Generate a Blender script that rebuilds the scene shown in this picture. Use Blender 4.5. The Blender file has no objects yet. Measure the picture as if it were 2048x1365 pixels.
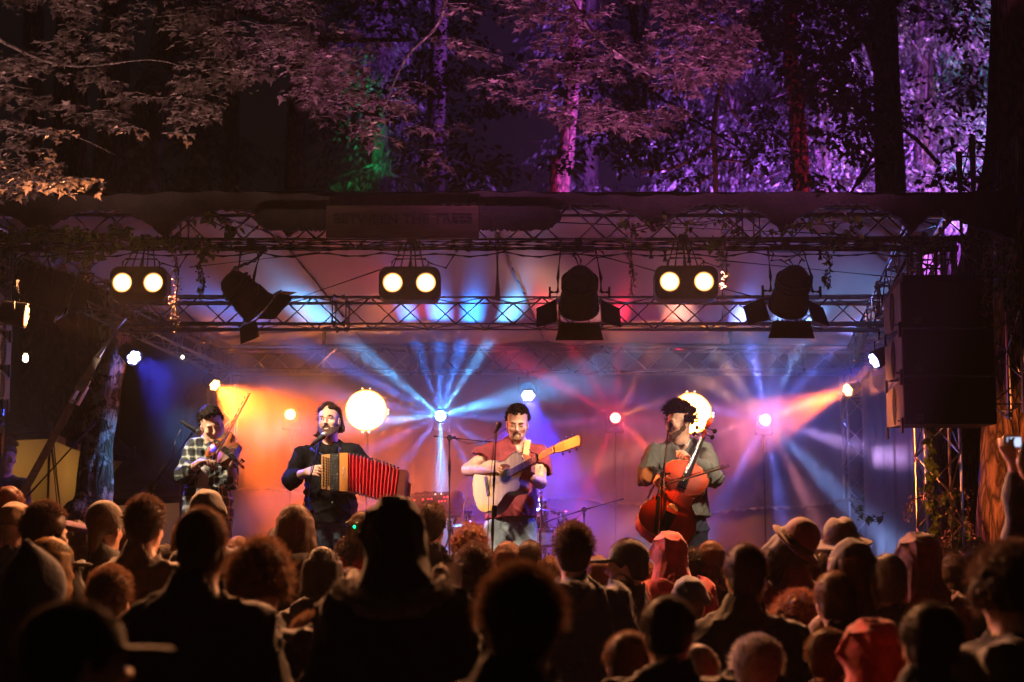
import bpy, math, random
import numpy as np
from mathutils import Vector, Matrix
PI = math.pi
R = math.radians
random.seed(7)
C = bpy.context.scene.collection
SC = bpy.context.scene

# ------------------------------------------------------------------ camera
HC = 1.5; F = 2844.4; PITCH = R(6); SHIFT = .139
cam = bpy.data.cameras.new('camera'); co = bpy.data.objects.new('camera', cam); C.objects.link(co)
co.location = (0, 0, HC); co.rotation_euler = (R(90) + PITCH, 0, 0)
cam.lens = 50; cam.sensor_width = 36; cam.shift_y = SHIFT; cam.clip_end = 400; cam.clip_start = .1
cam.dof.use_dof = True; cam.dof.focus_distance = 10.6; cam.dof.aperture_fstop = 1.8
SC.camera = co
# ------------------------------------------------------------------ world: late dusk, almost black
w = bpy.data.worlds.new('World'); SC.world = w; w.use_nodes = True
bg = w.node_tree.nodes['Background']
sky = w.node_tree.nodes.new('ShaderNodeTexSky'); sky.sky_type = 'NISHITA'; sky.sun_disc = False
sky.sun_elevation = R(-3.5); sky.sun_rotation = R(200)
w.node_tree.links.new(sky.outputs[0], bg.inputs[0]); bg.inputs[1].default_value = .07
SC.view_settings.view_transform = 'Standard'; SC.view_settings.look = 'None'
SC.view_settings.exposure = 0; SC.view_settings.gamma = 1
cy = SC.cycles
cy.max_bounces = 5; cy.diffuse_bounces = 2; cy.glossy_bounces = 3; cy.transmission_bounces = 3
cy.volume_bounces = 0; cy.transparent_max_bounces = 8
cy.sample_clamp_indirect = 3; cy.use_denoising = True
cy.caustics_reflective = False; cy.caustics_refractive = False
cy.volume_step_rate = 2.0; cy.volume_max_steps = 64

def at(px, py, Y):
    """point of the photograph's pixel on the plane at depth Y"""
    u = (px - 1024) / F; v = (682.5 - py) / F + SHIFT * 2048 / F
    d = Vector((u, math.cos(PITCH) - v * math.sin(PITCH), math.sin(PITCH) + v * math.cos(PITCH)))
    return Vector((0, 0, HC)) + d * (Y / d.y)

# ------------------------------------------------------------------ materials
def nodes(name):
    m = bpy.data.materials.new(name); m.use_nodes = True
    nt = m.node_tree; b = nt.nodes['Principled BSDF']
    return m, nt, b
MC = {}
def mat(name, col, rough=.6, metal=0, var=.25, scale=8, bump=0, bscale=None, spec=None, emit=None, es=0, trans=0, sheen=0, stretch=None, col2=None, obj=False):
    if name in MC: return MC[name]
    m, nt, b = nodes(name); N = nt.nodes; L = nt.links
    b.inputs['Roughness'].default_value = rough; b.inputs['Metallic'].default_value = metal
    if spec is not None: b.inputs['Specular IOR Level'].default_value = spec
    if sheen: b.inputs['Sheen Weight'].default_value = sheen
    tc = N.new('ShaderNodeTexCoord'); mp = N.new('ShaderNodeMapping'); L.new(tc.outputs['Object'], mp.inputs[0])
    if stretch: mp.inputs['Scale'].default_value = stretch
    no = N.new('ShaderNodeTexNoise'); no.inputs['Scale'].default_value = scale; no.inputs['Detail'].default_value = 5
    L.new(mp.outputs[0], no.inputs[0])
    if var or col2:
        c2 = col2 or tuple(min(1, c * (1 + var)) for c in col)
        c1 = tuple(c * (1 - var) for c in col) if not col2 else col
        cr = N.new('ShaderNodeValToRGB'); cr.color_ramp.elements[0].position = .35; cr.color_ramp.elements[1].position = .65
        cr.color_ramp.elements[0].color = (*c1, 1); cr.color_ramp.elements[1].color = (*c2, 1)
        L.new(no.outputs[0], cr.inputs[0]); L.new(cr.outputs[0], b.inputs['Base Color'])
    else: b.inputs['Base Color'].default_value = (*col, 1)
    if bump:
        n2 = N.new('ShaderNodeTexNoise'); n2.inputs['Scale'].default_value = bscale or scale * 4; n2.inputs['Detail'].default_value = 6
        L.new(mp.outputs[0], n2.inputs[0])
        bp = N.new('ShaderNodeBump'); bp.inputs['Strength'].default_value = bump; bp.inputs['Distance'].default_value = .02
        L.new(n2.outputs[0], bp.inputs['Height']); L.new(bp.outputs[0], b.inputs['Normal'])
    if emit:
        b.inputs['Emission Color'].default_value = (*emit, 1); b.inputs['Emission Strength'].default_value = es
    MC[name] = m
    return m

# ------------------------------------------------------------------ mesh collector
class MB:
    def __init__(s): s.v = []; s.f = []; s.m = []; s.mi = 0
    def add(s, vs, fs):
        o = len(s.v); s.v.extend([tuple(v) for v in vs]); s.f.extend([tuple(i + o for i in f) for f in fs]); s.m.extend([s.mi] * len(fs)); return s
    def box(s, c, size, rot=None, bev=0):
        hx, hy, hz = (a / 2 for a in size); c = Vector(c)
        M = rot if isinstance(rot, Matrix) else (Matrix.Rotation(rot, 3, 'Z') if rot else Matrix.Identity(3))
        if not bev:
            vs = [c + M @ Vector((x, y, z)) for x in (-hx, hx) for y in (-hy, hy) for z in (-hz, hz)]
            return s.add(vs, [(0, 1, 3, 2), (4, 6, 7, 5), (0, 4, 5, 1), (2, 3, 7, 6), (0, 2, 6, 4), (1, 5, 7, 3)])
        # bevelled box: stack of inset rings along z
        b = min(bev, hx * .9, hy * .9, hz * .9); rings = []
        def ring(z, ix, iy, k):
            out = []
            for cx, cyy, a0 in ((hx - k, hy - k, 0), (-hx + k, hy - k, 90), (-hx + k, -hy + k, 180), (hx - k, -hy + k, 270)):
                for da in (0, 30, 60, 90):
                    a = R(a0 + da); out.append(c + M @ Vector((cx + math.cos(a) * (k - ix), cyy + math.sin(a) * (k - iy), z)))
            return out
        for z, i in ((-hz, b), (-hz + b * .3, b * .3), (-hz + b, 0), (hz - b, 0), (hz - b * .3, b * .3), (hz, b)):
            rings.append(ring(z, i, i, b * 1.001))
        vs = [v for r_ in rings for v in r_]; n = 16; fs = []
        for k in range(5):
            for i in range(n): fs.append((k * n + i, k * n + (i + 1) % n, (k + 1) * n + (i + 1) % n, (k + 1) * n + i))
        fs.append(tuple(range(n))[::-1]); fs.append(tuple(range(5 * n, 6 * n)))
        return s.add(vs, fs)
    def tube(s, pts, r, n=8, cap=True):
        pts = [Vector(p) for p in pts]
        rs = r if isinstance(r, (list, tuple)) else [r] * len(pts)
        vs = []; fs = []; up = None
        for i, p in enumerate(pts):
            t = (pts[min(i + 1, len(pts) - 1)] - pts[max(i - 1, 0)]).normalized()
            if up is None: up = Vector((0, 0, 1)) if abs(t.z) < .9 else Vector((1, 0, 0))
            a = t.cross(up)
            if a.length < 1e-4: a = t.orthogonal()
            a.normalize(); b = t.cross(a).normalized(); up = -b if b.dot(up) < 0 else b
            for k in range(n):
                q = 2 * PI * k / n; vs.append(p + (a * math.cos(q) + b * math.sin(q)) * rs[i])
            up = b
        for i in range(len(pts) - 1):
            for k in range(n): fs.append((i * n + k, i * n + (k + 1) % n, (i + 1) * n + (k + 1) % n, (i + 1) * n + k))
        if cap: fs.append(tuple(range(n))[::-1]); fs.append(tuple(range((len(pts) - 1) * n, len(pts) * n)))
        return s.add(vs, fs)
    def lathe(s, prof, M=None, n=24, close=True):
        """prof: (radius, z) pairs turned about local z; M places it"""
        M = M or Matrix.Identity(4); vs = []; fs = []
        for r, z in prof:
            for k in range(n): q = 2 * PI * k / n; vs.append(M @ Vector((r * math.cos(q), r * math.sin(q), z)))
        for i in range(len(prof) - 1):
            for k in range(n): fs.append((i * n + k, i * n + (k + 1) % n, (i + 1) * n + (k + 1) % n, (i + 1) * n + k))
        if close: fs.append(tuple(range(n))[::-1]); fs.append(tuple(range((len(prof) - 1) * n, len(prof) * n)))
        return s.add(vs, fs)
    def prism(s, outline, y0, y1, M=None):
        """outline (x,z) extruded from y0 to y1"""
        M = M or Matrix.Identity(4); n = len(outline)
        vs = [M @ Vector((x, y0, z)) for x, z in outline] + [M @ Vector((x, y1, z)) for x, z in outline]
        fs = [tuple(range(n)), tuple(range(n, 2 * n))[::-1]] + [(i, i + n, (i + 1) % n + n, (i + 1) % n) for i in range(n)]
        return s.add(vs, fs)
    def grid(s, fn, nu, nv, closeu=False):
        vs = [fn(i / (nu if closeu else nu - 1), j / (nv - 1)) for j in range(nv) for i in range(nu)]; fs = []
        for j in range(nv - 1):
            for i in range(nu if closeu else nu - 1):
                i2 = (i + 1) % nu; fs.append((j * nu + i, j * nu + i2, (j + 1) * nu + i2, (j + 1) * nu + i))
        return s.add(vs, fs)
    def build(s, name, m, parent=None, smooth=None, world=True):
        me = bpy.data.meshes.new(name)
        off = parent_world(parent) if (parent and world) else Vector((0, 0, 0))
        if world and parent is None and s.v:
            a = np.array(s.v); off = Vector((float((a[:, 0].min() + a[:, 0].max()) / 2), float((a[:, 1].min() + a[:, 1].max()) / 2), float(a[:, 2].min())))
        me.from_pydata([tuple(Vector(v) - off) for v in s.v], [], s.f)
        ms = m if isinstance(m, (list, tuple)) else [m]
        for x in ms: me.materials.append(x)
        if len(ms) > 1: me.polygons.foreach_set('material_index', s.m)
        o = bpy.data.objects.new(name, me); C.objects.link(o)
        if parent: o.parent = parent
        else: o.location = off
        if smooth is not None: smooth_by(me, smooth)
        return o
def parent_world(p):
    v = Vector((0, 0, 0))
    while p is not None: v += p.location; p = p.parent
    return v
def smooth_by(me, deg):
    me.polygons.foreach_set('use_smooth', [True] * len(me.polygons))
    if deg < 180: me.set_sharp_from_angle(angle=R(deg))
def meshobj(name, v, f, m, parent=None, smooth=180, world=True, mi=None):
    """numpy vertices and faces (quads or tris) to an object"""
    me = bpy.data.meshes.new(name); v = np.asarray(v, np.float32)
    off = np.array(parent_world(parent)) if (parent and world) else np.zeros(3)
    if world and parent is None: off = np.array([(v[:, 0].min() + v[:, 0].max()) / 2, (v[:, 1].min() + v[:, 1].max()) / 2, v[:, 2].min()])
    v = v - off.astype(np.float32); f = np.asarray(f, np.int32); k = f.shape[1]
    me.vertices.add(len(v)); me.vertices.foreach_set('co', v.ravel())
    me.loops.add(f.size); me.loops.foreach_set('vertex_index', f.ravel())
    me.polygons.add(len(f)); me.polygons.foreach_set('loop_start', np.arange(len(f), dtype=np.int32) * k)
    me.polygons.foreach_set('loop_total', np.full(len(f), k, np.int32))
    ms = m if isinstance(m, (list, tuple)) else [m]
    for x in ms: me.materials.append(x)
    if mi is not None: me.polygons.foreach_set('material_index', np.asarray(mi, np.int32))
    me.update(); me.validate()
    o = bpy.data.objects.new(name, me); C.objects.link(o)
    if parent: o.parent = parent
    else: o.location = off
    if smooth: smooth_by(me, smooth)
    return o

# ------------------------------------------------------------------ things
def tag(o, label=None, cat=None, group=None, kind=None):
    if label: o['label'] = label
    if cat: o['category'] = cat
    if group: o['group'] = group
    if kind: o['kind'] = kind
    return o
def thing(name, label, cat, loc=(0, 0, 0), group=None):
    o = bpy.data.objects.new(name, None); C.objects.link(o); o.location = loc; o.empty_display_size = .1
    return tag(o, label, cat, group)
def copy_tree(o, parent=None):
    c = o.copy(); C.objects.link(c); c.parent = parent
    for ch in list(o.children): copy_tree(ch, c)
    return c

# ------------------------------------------------------------------ signed distance modelling for organic forms
class SDF:
    def __init__(s, lo, hi, h):
        s.lo = np.array(lo, np.float32); s.h = h
        s.n = np.ceil((np.array(hi) - s.lo) / h).astype(int) + 1
        s.g = np.full(tuple(s.n), 1.0, np.float32)
    def sub(s, a, b, m):
        a = np.array(a) - m; b = np.array(b) + m
        i0 = np.clip(np.floor((a - s.lo) / s.h).astype(int), 0, s.n - 1); i1 = np.clip(np.ceil((b - s.lo) / s.h).astype(int) + 1, 1, s.n)
        if (i1 <= i0).any(): return None
        sl = tuple(slice(x, y) for x, y in zip(i0, i1))
        X, Y, Z = np.meshgrid(*[s.lo[k] + s.h * np.arange(i0[k], i1[k], dtype=np.float32) for k in range(3)], indexing='ij', sparse=True)
        return sl, X, Y, Z
    def join(s, sl, d, k, cut=False):
        g = s.g[sl]
        if cut:
            d = -d; q = np.clip(.5 - .5 * (g - d) / k, 0, 1) if k > 0 else None
            s.g[sl] = (g * (1 - q) + d * q + k * q * (1 - q)) if k > 0 else np.maximum(g, d)
        else:
            if k > 0:
                q = np.clip(.5 + .5 * (g - d) / k, 0, 1); s.g[sl] = g * (1 - q) + d * q - k * q * (1 - q)
            else: s.g[sl] = np.minimum(g, d)
        return s
    def cone(s, a, b, ra, rb=None, k=.03, cut=False):
        rb = ra if rb is None else rb
        a = np.array(a, float); b = np.array(b, float); r = max(ra, rb)
        q = s.sub(np.minimum(a, b) - r, np.maximum(a, b) + r, k * 1.5 + 2 * s.h)
        if q is None: return s
        sl, X, Y, Z = q; d = b - a; L2 = float(d @ d) + 1e-9
        t = np.clip(((X - a[0]) * d[0] + (Y - a[1]) * d[1] + (Z - a[2]) * d[2]) / L2, 0, 1)
        dist = np.sqrt((X - a[0] - t * d[0]) ** 2 + (Y - a[1] - t * d[1]) ** 2 + (Z - a[2] - t * d[2]) ** 2) - (ra + (rb - ra) * t)
        return s.join(sl, dist, k, cut)
    def chain(s, pts, rs, k=.03):
        for i in range(len(pts) - 1): s.cone(pts[i], pts[i + 1], rs[i], rs[i + 1], k)
        return s
    def ell(s, c, rad, k=.03, M=None, cut=False):
        c = np.array(c, float); rad = np.array(rad, float); rr = rad.max()
        q = s.sub(c - rr, c + rr, k * 1.5 + 2 * s.h)
        if q is None: return s
        sl, X, Y, Z = q; x = X - c[0]; y = Y - c[1]; z = Z - c[2]
        if M is not None:
            m = np.array(M.to_3x3()).T
            x, y, z = (m[i, 0] * x + m[i, 1] * y + m[i, 2] * z for i in range(3))
        k0 = np.sqrt((x / rad[0]) ** 2 + (y / rad[1]) ** 2 + (z / rad[2]) ** 2)
        k1 = np.sqrt((x / rad[0] ** 2) ** 2 + (y / rad[1] ** 2) ** 2 + (z / rad[2] ** 2) ** 2) + 1e-9
        return s.join(sl, k0 * (k0 - 1) / k1, k, cut)
    def halfspace(s, p, n, k=0):
        """remove everything on the side the normal points to"""
        X, Y, Z = np.meshgrid(*[s.lo[i] + s.h * np.arange(s.n[i], dtype=np.float32) for i in range(3)], indexing='ij', sparse=True)
        n = np.array(n, float); n /= np.linalg.norm(n); p = np.array(p, float)
        s.g = np.maximum(s.g, ((X - p[0]) * n[0] + (Y - p[1]) * n[1] + (Z - p[2]) * n[2]).astype(np.float32)); return s
    def noise(s, amp, freq, seed=0, dirs=5):
        rg = np.random.default_rng(seed)
        X, Y, Z = np.meshgrid(*[s.lo[i] + s.h * np.arange(s.n[i], dtype=np.float32) for i in range(3)], indexing='ij', sparse=True)
        for i in range(dirs):
            d = rg.normal(size=3); d *= freq * rg.uniform(.6, 1.6) / np.linalg.norm(d); ph = rg.uniform(0, 6.3)
            s.g += (amp / dirs * 1.6 * np.sin(X * d[0] + Y * d[1] + Z * d[2] + ph)).astype(np.float32)
        return s
    def folds(s, amp, freq, seed=0, dirs=6):
        """sharp creases like those of hanging cloth"""
        rg = np.random.default_rng(seed)
        X, Y, Z = np.meshgrid(*[s.lo[i] + s.h * np.arange(s.n[i], dtype=np.float32) for i in range(3)], indexing='ij', sparse=True)
        for i in range(dirs):
            d = rg.normal(size=3) * (1, .6, .55); d *= freq * rg.uniform(.6, 1.5) / np.linalg.norm(d); e = rg.normal(size=3) * 9
            w = 1 - np.abs(np.sin(X * d[0] + Y * d[1] + Z * d[2] + 1.3 * np.sin(X * e[0] + Y * e[1] + Z * e[2]) + rg.uniform(0, 6.3)))
            m = .5 + .5 * np.sin(X * e[1] + Y * e[2] + Z * e[0] + rg.uniform(0, 6.3))
            s.g -= (amp * w ** 3 * m).astype(np.float32)
        s.g += amp * .25
        return s
    def mesh(s):
        g = s.g; g[0] = g[-1] = 1; g[:, 0] = g[:, -1] = 1; g[:, :, 0] = g[:, :, -1] = 1
        ins = g < 0
        cnt = np.zeros(tuple(s.n - 1), np.int8)
        for a in (0, 1):
            for b in (0, 1):
                for c in (0, 1): cnt += ins[a:s.n[0] - 1 + a, b:s.n[1] - 1 + b, c:s.n[2] - 1 + c]
        act = (cnt > 0) & (cnt < 8); I = np.argwhere(act); idx = np.full(act.shape, -1, np.int32); idx[act] = np.arange(len(I))
        acc = np.zeros((len(I), 3), np.float32); wt = np.zeros(len(I), np.float32)
        cs = [(a, b, c) for a in (0, 1) for b in (0, 1) for c in (0, 1)]
        val = {c_: g[I[:, 0] + c_[0], I[:, 1] + c_[1], I[:, 2] + c_[2]] for c_ in cs}
        for p in cs:
            for ax in range(3):
                if p[ax]: continue
                q = list(p); q[ax] = 1; q = tuple(q); v0, v1 = val[p], val[q]; m = (v0 < 0) != (v1 < 0)
                t = np.where(m, v0 / np.where(m, v0 - v1, 1), 0)
                pt = np.tile(np.array(p, np.float32), (len(I), 1)); pt[:, ax] = t
                acc[m] += pt[m]; wt[m] += 1
        V = s.lo + s.h * (I + acc / wt[:, None])
        Fs = []
        for ax in range(3):
            u, v = [(1, 2), (2, 0), (0, 1)][ax]
            a = [slice(None)] * 3; b = [slice(None)] * 3; a[ax] = slice(0, -1); b[ax] = slice(1, None)
            A = ins[tuple(a)]; B = ins[tuple(b)]; E = np.argwhere(A != B); sg = A[E[:, 0], E[:, 1], E[:, 2]]
            def cell(du, dv):
                e = E.copy(); e[:, u] += du; e[:, v] += dv; return idx[e[:, 0], e[:, 1], e[:, 2]]
            q = np.stack([cell(-1, -1), cell(0, -1), cell(0, 0), cell(-1, 0)], 1)
            q[~sg] = q[~sg][:, ::-1]; Fs.append(q)
        Fq = np.concatenate(Fs); return V, Fq
    def build(s, name, m, parent=None, world=True, relax=1):
        V, Fq = s.mesh()
        for _ in range(relax):
            acc = np.zeros_like(V); n = np.zeros(len(V), np.float32)
            for a, b in ((0, 1), (1, 2), (2, 3), (3, 0)):
                np.add.at(acc, Fq[:, a], V[Fq[:, b]]); np.add.at(n, Fq[:, a], 1)
                np.add.at(acc, Fq[:, b], V[Fq[:, a]]); np.add.at(n, Fq[:, b], 1)
            V = V * .5 + .5 * acc / n[:, None]
        return meshobj(name, V, Fq, m, parent, 180, world)
# ================================================================== setting
alu = mat('aluminium', (.62, .60, .58), .28, 1, .1, 20)
steel_black = mat('black_powder_coat', (.014, .013, .013), .6, 0, .3, 30, bump=.15, spec=.3)
chrome = mat('chrome', (.8, .8, .82), .12, 1, .05)
canvas = mat('white_tent_cloth', (.36, .31, .29), .8, 0, .06, 1.5, bump=.25, bscale=3)
ground_m = mat('trodden_grass', (.030, .032, .014), .9, 0, .5, 3, bump=.6, bscale=30)
deck_m = mat('stage_ply', (.035, .030, .027), .6, 0, .4, 5, bump=.2, bscale=40)
rope_m = mat('dark_rope', (.05, .045, .04), .8, 0, .2)
tag(MB().grid(lambda u, v: Vector(((u - .5) * 59.4, -4.7 + v * 43.4, .05 * math.sin(u * 40) * math.cos(v * 37))), 60, 60).build('ground', ground_m, smooth=180), kind='structure')

FL, FR, ML, MR, BL, BR = (-4.35, 9.7), (3.15, 9.7), (-3.52, 12.4), (3.29, 12.4), (-3.03, 14.6), (3.6, 14.6)
ZB, ZT = 4.20, 4.44
FLOOR = 1.385
st = thing('stage', 'raised dark plywood stage deck the four musicians stand on', 'stage', (-.1, 12.2, 0))
MB().box((-.1, 12.2, FLOOR - .03), (8.6, 6.2, .06), bev=.01).build('deck', deck_m, st)
MB().grid(lambda u, v: Vector((-4.4 + 8.6 * u, 9.12 + .02 * math.sin(u * 190), .02 + 1.29 * v)), 240, 3).build('skirt', mat('black_skirt', (.012, .011, .011), .9), st, smooth=180)
m = MB()
for x in (-4, -2, 0, 2, 4):
    for y in (9.4, 11.5, 13.6, 15.1): MB().tube([(x, y, .0), (x, y, FLOOR - .06)], .024).build('leg', alu, st)


def truss(name, A, B, label, group='aluminium roof trusses', s=.24, r=.024, zb=ZB, vertical=False, cat='truss'):
    A = Vector(A); B = Vector(B); d = B - A; L = d.length; t = d.normalized()
    up = Vector((0, 0, 1)) if not vertical else Vector((0, 1, 0)); side = t.cross(up).normalized()
    root = thing(name, label, cat, A, group)
    cor = [(-.5, 0), (.5, 0), (.5, 1), (-.5, 1)] if not vertical else [(-.5, -.5), (.5, -.5), (.5, .5), (-.5, .5)]
    P = lambda i, q: A + t * q + side * cor[i][0] * s + up * cor[i][1] * s
    for i in range(4):
        m = MB().tube([P(i, 0), P(i, L)], r, 10)
        k = 2.0
        while k < L:   # connector sleeves
            m.tube([P(i, k - .05), P(i, k + .05)], r * 1.25, 10); k += 2.0
        m.build('chord', alu, root, smooth=40)
    n = max(2, round(L / .25))
    for i in range(4):
        j = (i + 1) % 4; m = MB()
        for k in range(n):
            q0, q1 = L * k / n, L * (k + 1) / n
            if (k + i) % 2: m.tube([P(i, q0), P(j, q1)], .010, 6)
            else: m.tube([P(j, q0), P(i, q1)], .010, 6)
        k = 0
        while k < L - .1:
            for e in (k + .06, k + 1.94):
                if e < L: m.tube([P(i, e), P(j, e)], .010, 6)
            k += 2.0
        m.build('lattice', alu, root, smooth=40)
    return root
V3 = lambda p, z: Vector((p[0], p[1], z))
truss('roof_truss', V3(FL, ZB), V3(FR, ZB), 'dark front truss under the scalloped pelmet, carrying the lamps')
truss('roof_truss', V3(ML, ZB), V3(MR, ZB), 'bright middle cross truss above the musicians')
truss('roof_truss', V3(BL, ZB), V3(BR, ZB), 'rear cross truss seen through smoke above the backdrop')
truss('roof_truss', V3((FL[0] + .45, 9.85), ZB), V3((BL[0], 14.45), ZB), 'left side truss running back to the rear corner')
truss('roof_truss', V3((FR[0] - .2, 9.85), ZB), V3((BR[0], 14.45), ZB), 'right side truss running back beside the speaker stack')
for nm, x, y, z0, z1, lab in (('truss_tower', 2.93, 9.72, 0, ZB, 'right front truss tower wrapped in climbing vines'),
                              ('truss_tower', 3.42, 9.95, at(2000, 832, 9.95).z, 5.0, 'short dark upright truss between the speaker stack and the big trunk'),
                              ('truss_tower', -3.67, 9.72, 0, ZB, 'left front truss tower at the left edge below blue speakers'),
                              ('truss_tower', -3.03, 14.72, 0, ZB, 'rear left truss tower behind the violinist'),
                              ('truss_tower', 3.6, 14.72, 0, ZB, 'rear right truss tower beside the backdrop')):
    truss(nm, (x, y, z0), (x, y, z1), lab, 'upright truss towers', s=.24 if x < 3.3 or y > 12 else .3, vertical=True)

# ---- white tent roof over the stage
def lerp(a, b, t): return a + (b - a) * t
def side_x(y, left):
    a, b = ((-4.5, 9.5), (-3.0, 15.1)) if left else ((3.15, 9.5), (3.75, 15.1))
    return lerp(a[0], b[0], (y - a[1]) / (b[1] - a[1]))
prof = [(9.55, 4.50), (10.3, 4.68), (11.4, 4.93), (12.5, 5.10), (13.6, 4.86), (15.05, 4.56)]
def roof_z(y):
    for (a, za), (b, zb) in zip(prof, prof[1:]):
        if y <= b: return lerp(za, zb, (y - a) / (b - a))
    return prof[-1][1]
def roof(u, v, dz=0):
    y = 9.55 + v * 5.5; x = lerp(side_x(y, 1), side_x(y, 0), u); e = abs(2 * u - 1)
    z = roof_z(y) - .62 * e ** 4 * (roof_z(y) - 4.45) / .8 + .02 * math.sin(u * 37 + v * 9) * (1 - e) + .03 * math.sin(u * 6 * PI) ** 2 * math.sin(v * PI)
    return Vector((x, y, z + dz))
rt = thing('tent_roof', 'white fabric tent roof over the stage, lit purple and orange', 'tent roof', (0, 12.3, 4.5))
MB().grid(lambda u, v: roof(u, v), 90, 50).grid(lambda u, v: roof(u, v, .02), 90, 50).build('canopy', canvas, rt, smooth=180)
m = MB()
for u in (.22, .5, .78): m.tube([roof(u, v / 20, -.012) for v in range(21)], .012, 6)
m.build('seam', mat('seam_tape', (.4, .37, .36), .8), rt, smooth=60)
MB().tube([(-.13, 12.42, ZT), (-.13, 12.45, 5.07)], .028, 10).build('ridge_pole', alu, rt, smooth=60)
for px in (647, 1462): MB().tube([at(px, 745, 14.62), at(px, 745, 14.62) + Vector((0, 0, .42))], .024, 10).build('rear_pole', alu, rt, smooth=60)
m = MB()   # thin steel guy cables under the roof
m.tube([at(505, 628, 12.3), at(760, 540, 11.2)], .006, 6); m.tube([at(380, 535, 11), at(640, 505, 10)], .005, 6)
m.tube([at(1200, 512, 10), at(1320, 545, 10.5), at(1500, 592, 11.4)], .006, 6); m.tube([at(1110, 445, 10), at(1700, 470, 10)], .005, 6)
m.tube([at(1430, 520, 10.3), at(1800, 556, 12)], .005, 6)
m.build('guy_cable', rope_m, rt, smooth=60)

# ---- backdrop and burlap
cloth = mat('backdrop_cloth', (.07, .065, .062), .9, 0, .12, 1.2, bump=.3, bscale=2.5)
bd = thing('backdrop', 'tall plain grey cloth backdrop behind the musicians', 'backdrop', (.3, 14.95, FLOOR))
def folds(x, amp, f=7): return amp * (math.sin(x * f) + .5 * math.sin(x * f * 2.3 + 1) + .3 * math.sin(x * f * 4.1))
MB().grid(lambda u, v: Vector((-3.2 + 6.95 * u, 14.95 + folds(u * 7, .018), FLOOR + .02 + (4.56 - FLOOR) * v)), 260, 4).build('cloth', cloth, bd, smooth=180)
m = MB()
for px in (1255, 1540, 455): m.box(at(px, 1000, 14.84) + Vector((0, 0, -.35)), (.07, .05, 1.7))
m.build('batten', mat('dark_batten', (.03, .027, .025), .7), bd)
def weave(name, col):
    m_, nt, b = nodes(name); N = nt.nodes; L = nt.links; tc = N.new('ShaderNodeTexCoord')
    ws = []
    for dr in ('X', 'Z'):
        wv = N.new('ShaderNodeTexWave'); wv.bands_direction = dr; wv.inputs['Scale'].default_value = 34; wv.inputs['Distortion'].default_value = 2.5; wv.inputs['Detail'].default_value = 3; L.new(tc.outputs['Object'], wv.inputs[0]); ws.append(wv)
    mx = N.new('ShaderNodeMath'); mx.operation = 'ADD'; L.new(ws[0].outputs['Fac'], mx.inputs[0]); L.new(ws[1].outputs['Fac'], mx.inputs[1])
    cr = N.new('ShaderNodeValToRGB'); cr.color_ramp.elements[0].color = (*[c * .6 for c in col], 1); cr.color_ramp.elements[1].color = (*[c * 1.25 for c in col], 1)
    no = N.new('ShaderNodeTexNoise'); no.inputs['Scale'].default_value = 2; L.new(tc.outputs['Object'], no.inputs[0])
    m2 = N.new('ShaderNodeMath'); m2.operation = 'MULTIPLY'; L.new(mx.outputs[0], m2.inputs[0]); L.new(no.outputs[0], m2.inputs[1])
    L.new(m2.outputs[0], cr.inputs[0]); L.new(cr.outputs[0], b.inputs['Base Color']); b.inputs['Roughness'].default_value = .95
    bp = N.new('ShaderNodeBump'); bp.inputs['Strength'].default_value = .4; bp.inputs['Distance'].default_value = .01; L.new(mx.outputs[0], bp.inputs['Height']); L.new(bp.outputs[0], b.inputs['Normal'])
    return m_
burlap = weave('burlap', (.22, .17, .12))
bu = thing('burlap_screen', 'low beige burlap screen hung along the foot of the backdrop', 'screen', (.3, 14.6, FLOOR))
ztop = at(1024, 1018, 14.6).z
def burl(u, v):
    x = -3.0 + 6.6 * u
    zt = ztop + .06 * math.sin(x * 1.9 + .5) + .05 * abs(math.sin(x * 3.1)) + (.10 if x < -1.4 else 0) * min(1, (-1.4 - x) * 3 if x < -1.4 else 0)
    return Vector((x, 14.6 + folds(x, .02, 6) * (1.2 - .6 * v), FLOOR + .02 + (zt - FLOOR) * v))
MB().grid(burl, 240, 8).build('cloth', burlap, bu, smooth=180)
MB().tube([burl(i / 60, 1) + Vector((0, -.01, -.02)) for i in range(61)], .022, 6).build('hem', burlap, bu, smooth=180)
# translucent side curtain on the right, plus the black side wings
sc_ = MB().grid(lambda u, v: Vector((3.62 + .5 * u, 14.55 - 1.5 * u + folds(u * 3, .03), FLOOR + .02 + 2.7 * v)), 60, 4).build('side_curtain', mat('grey_curtain', (.10, .09, .08), .9, 0, .15, 2, bump=.3), smooth=180)
tag(sc_, 'grey gauze side curtain hanging right of the backdrop', 'curtain')

# ---- scalloped pelmet along the roof edge
pel_m = mat('dark_felt', (.022, .018, .014), .95, 0, .4, 6, bump=.5, bscale=60)
def pel_outline():
    pts = []
    for i in range(0, 321):
        px = -140 + i * (2170 / 320)
        ph = ((px - 75) % 250) / 250 if px < 700 else ((px - 1310) % 258) / 258
        base = 418 if px < 700 else 406
        q = abs(2 * ph - 1); low = base + 56 * (q ** 2.4)
        if px < 30: low = min(low, 440)
        if 1890 < px: low = 430 + (px - 1890) * .35
        pts.append((px, low + 2.0 * math.sin(px * .31) + 1.5 * math.sin(px * .83)))
    return pts
po = pel_outline(); low = [at(x, y, 9.45) for x, y in po]
top = [at(x, 388 + 4 * math.sin(x * .011) + 2.2 * math.sin(x * .07) + (0 if x < 1800 else -(x - 1800) * .04), 9.45) for x, y in po]
m = MB(); nP = len(low)
for dy in (0, .05):
    vs = [p + Vector((0, dy, 0)) for p in low + top]; m.add(vs, [(i, i + 1, nP + i + 1, nP + i) for i in range(nP - 1)])
vs = [p for p in low] + [p + Vector((0, .05, 0)) for p in low]; m.add(vs, [(i, i + 1, nP + i + 1, nP + i) for i in range(nP - 1)])
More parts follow.
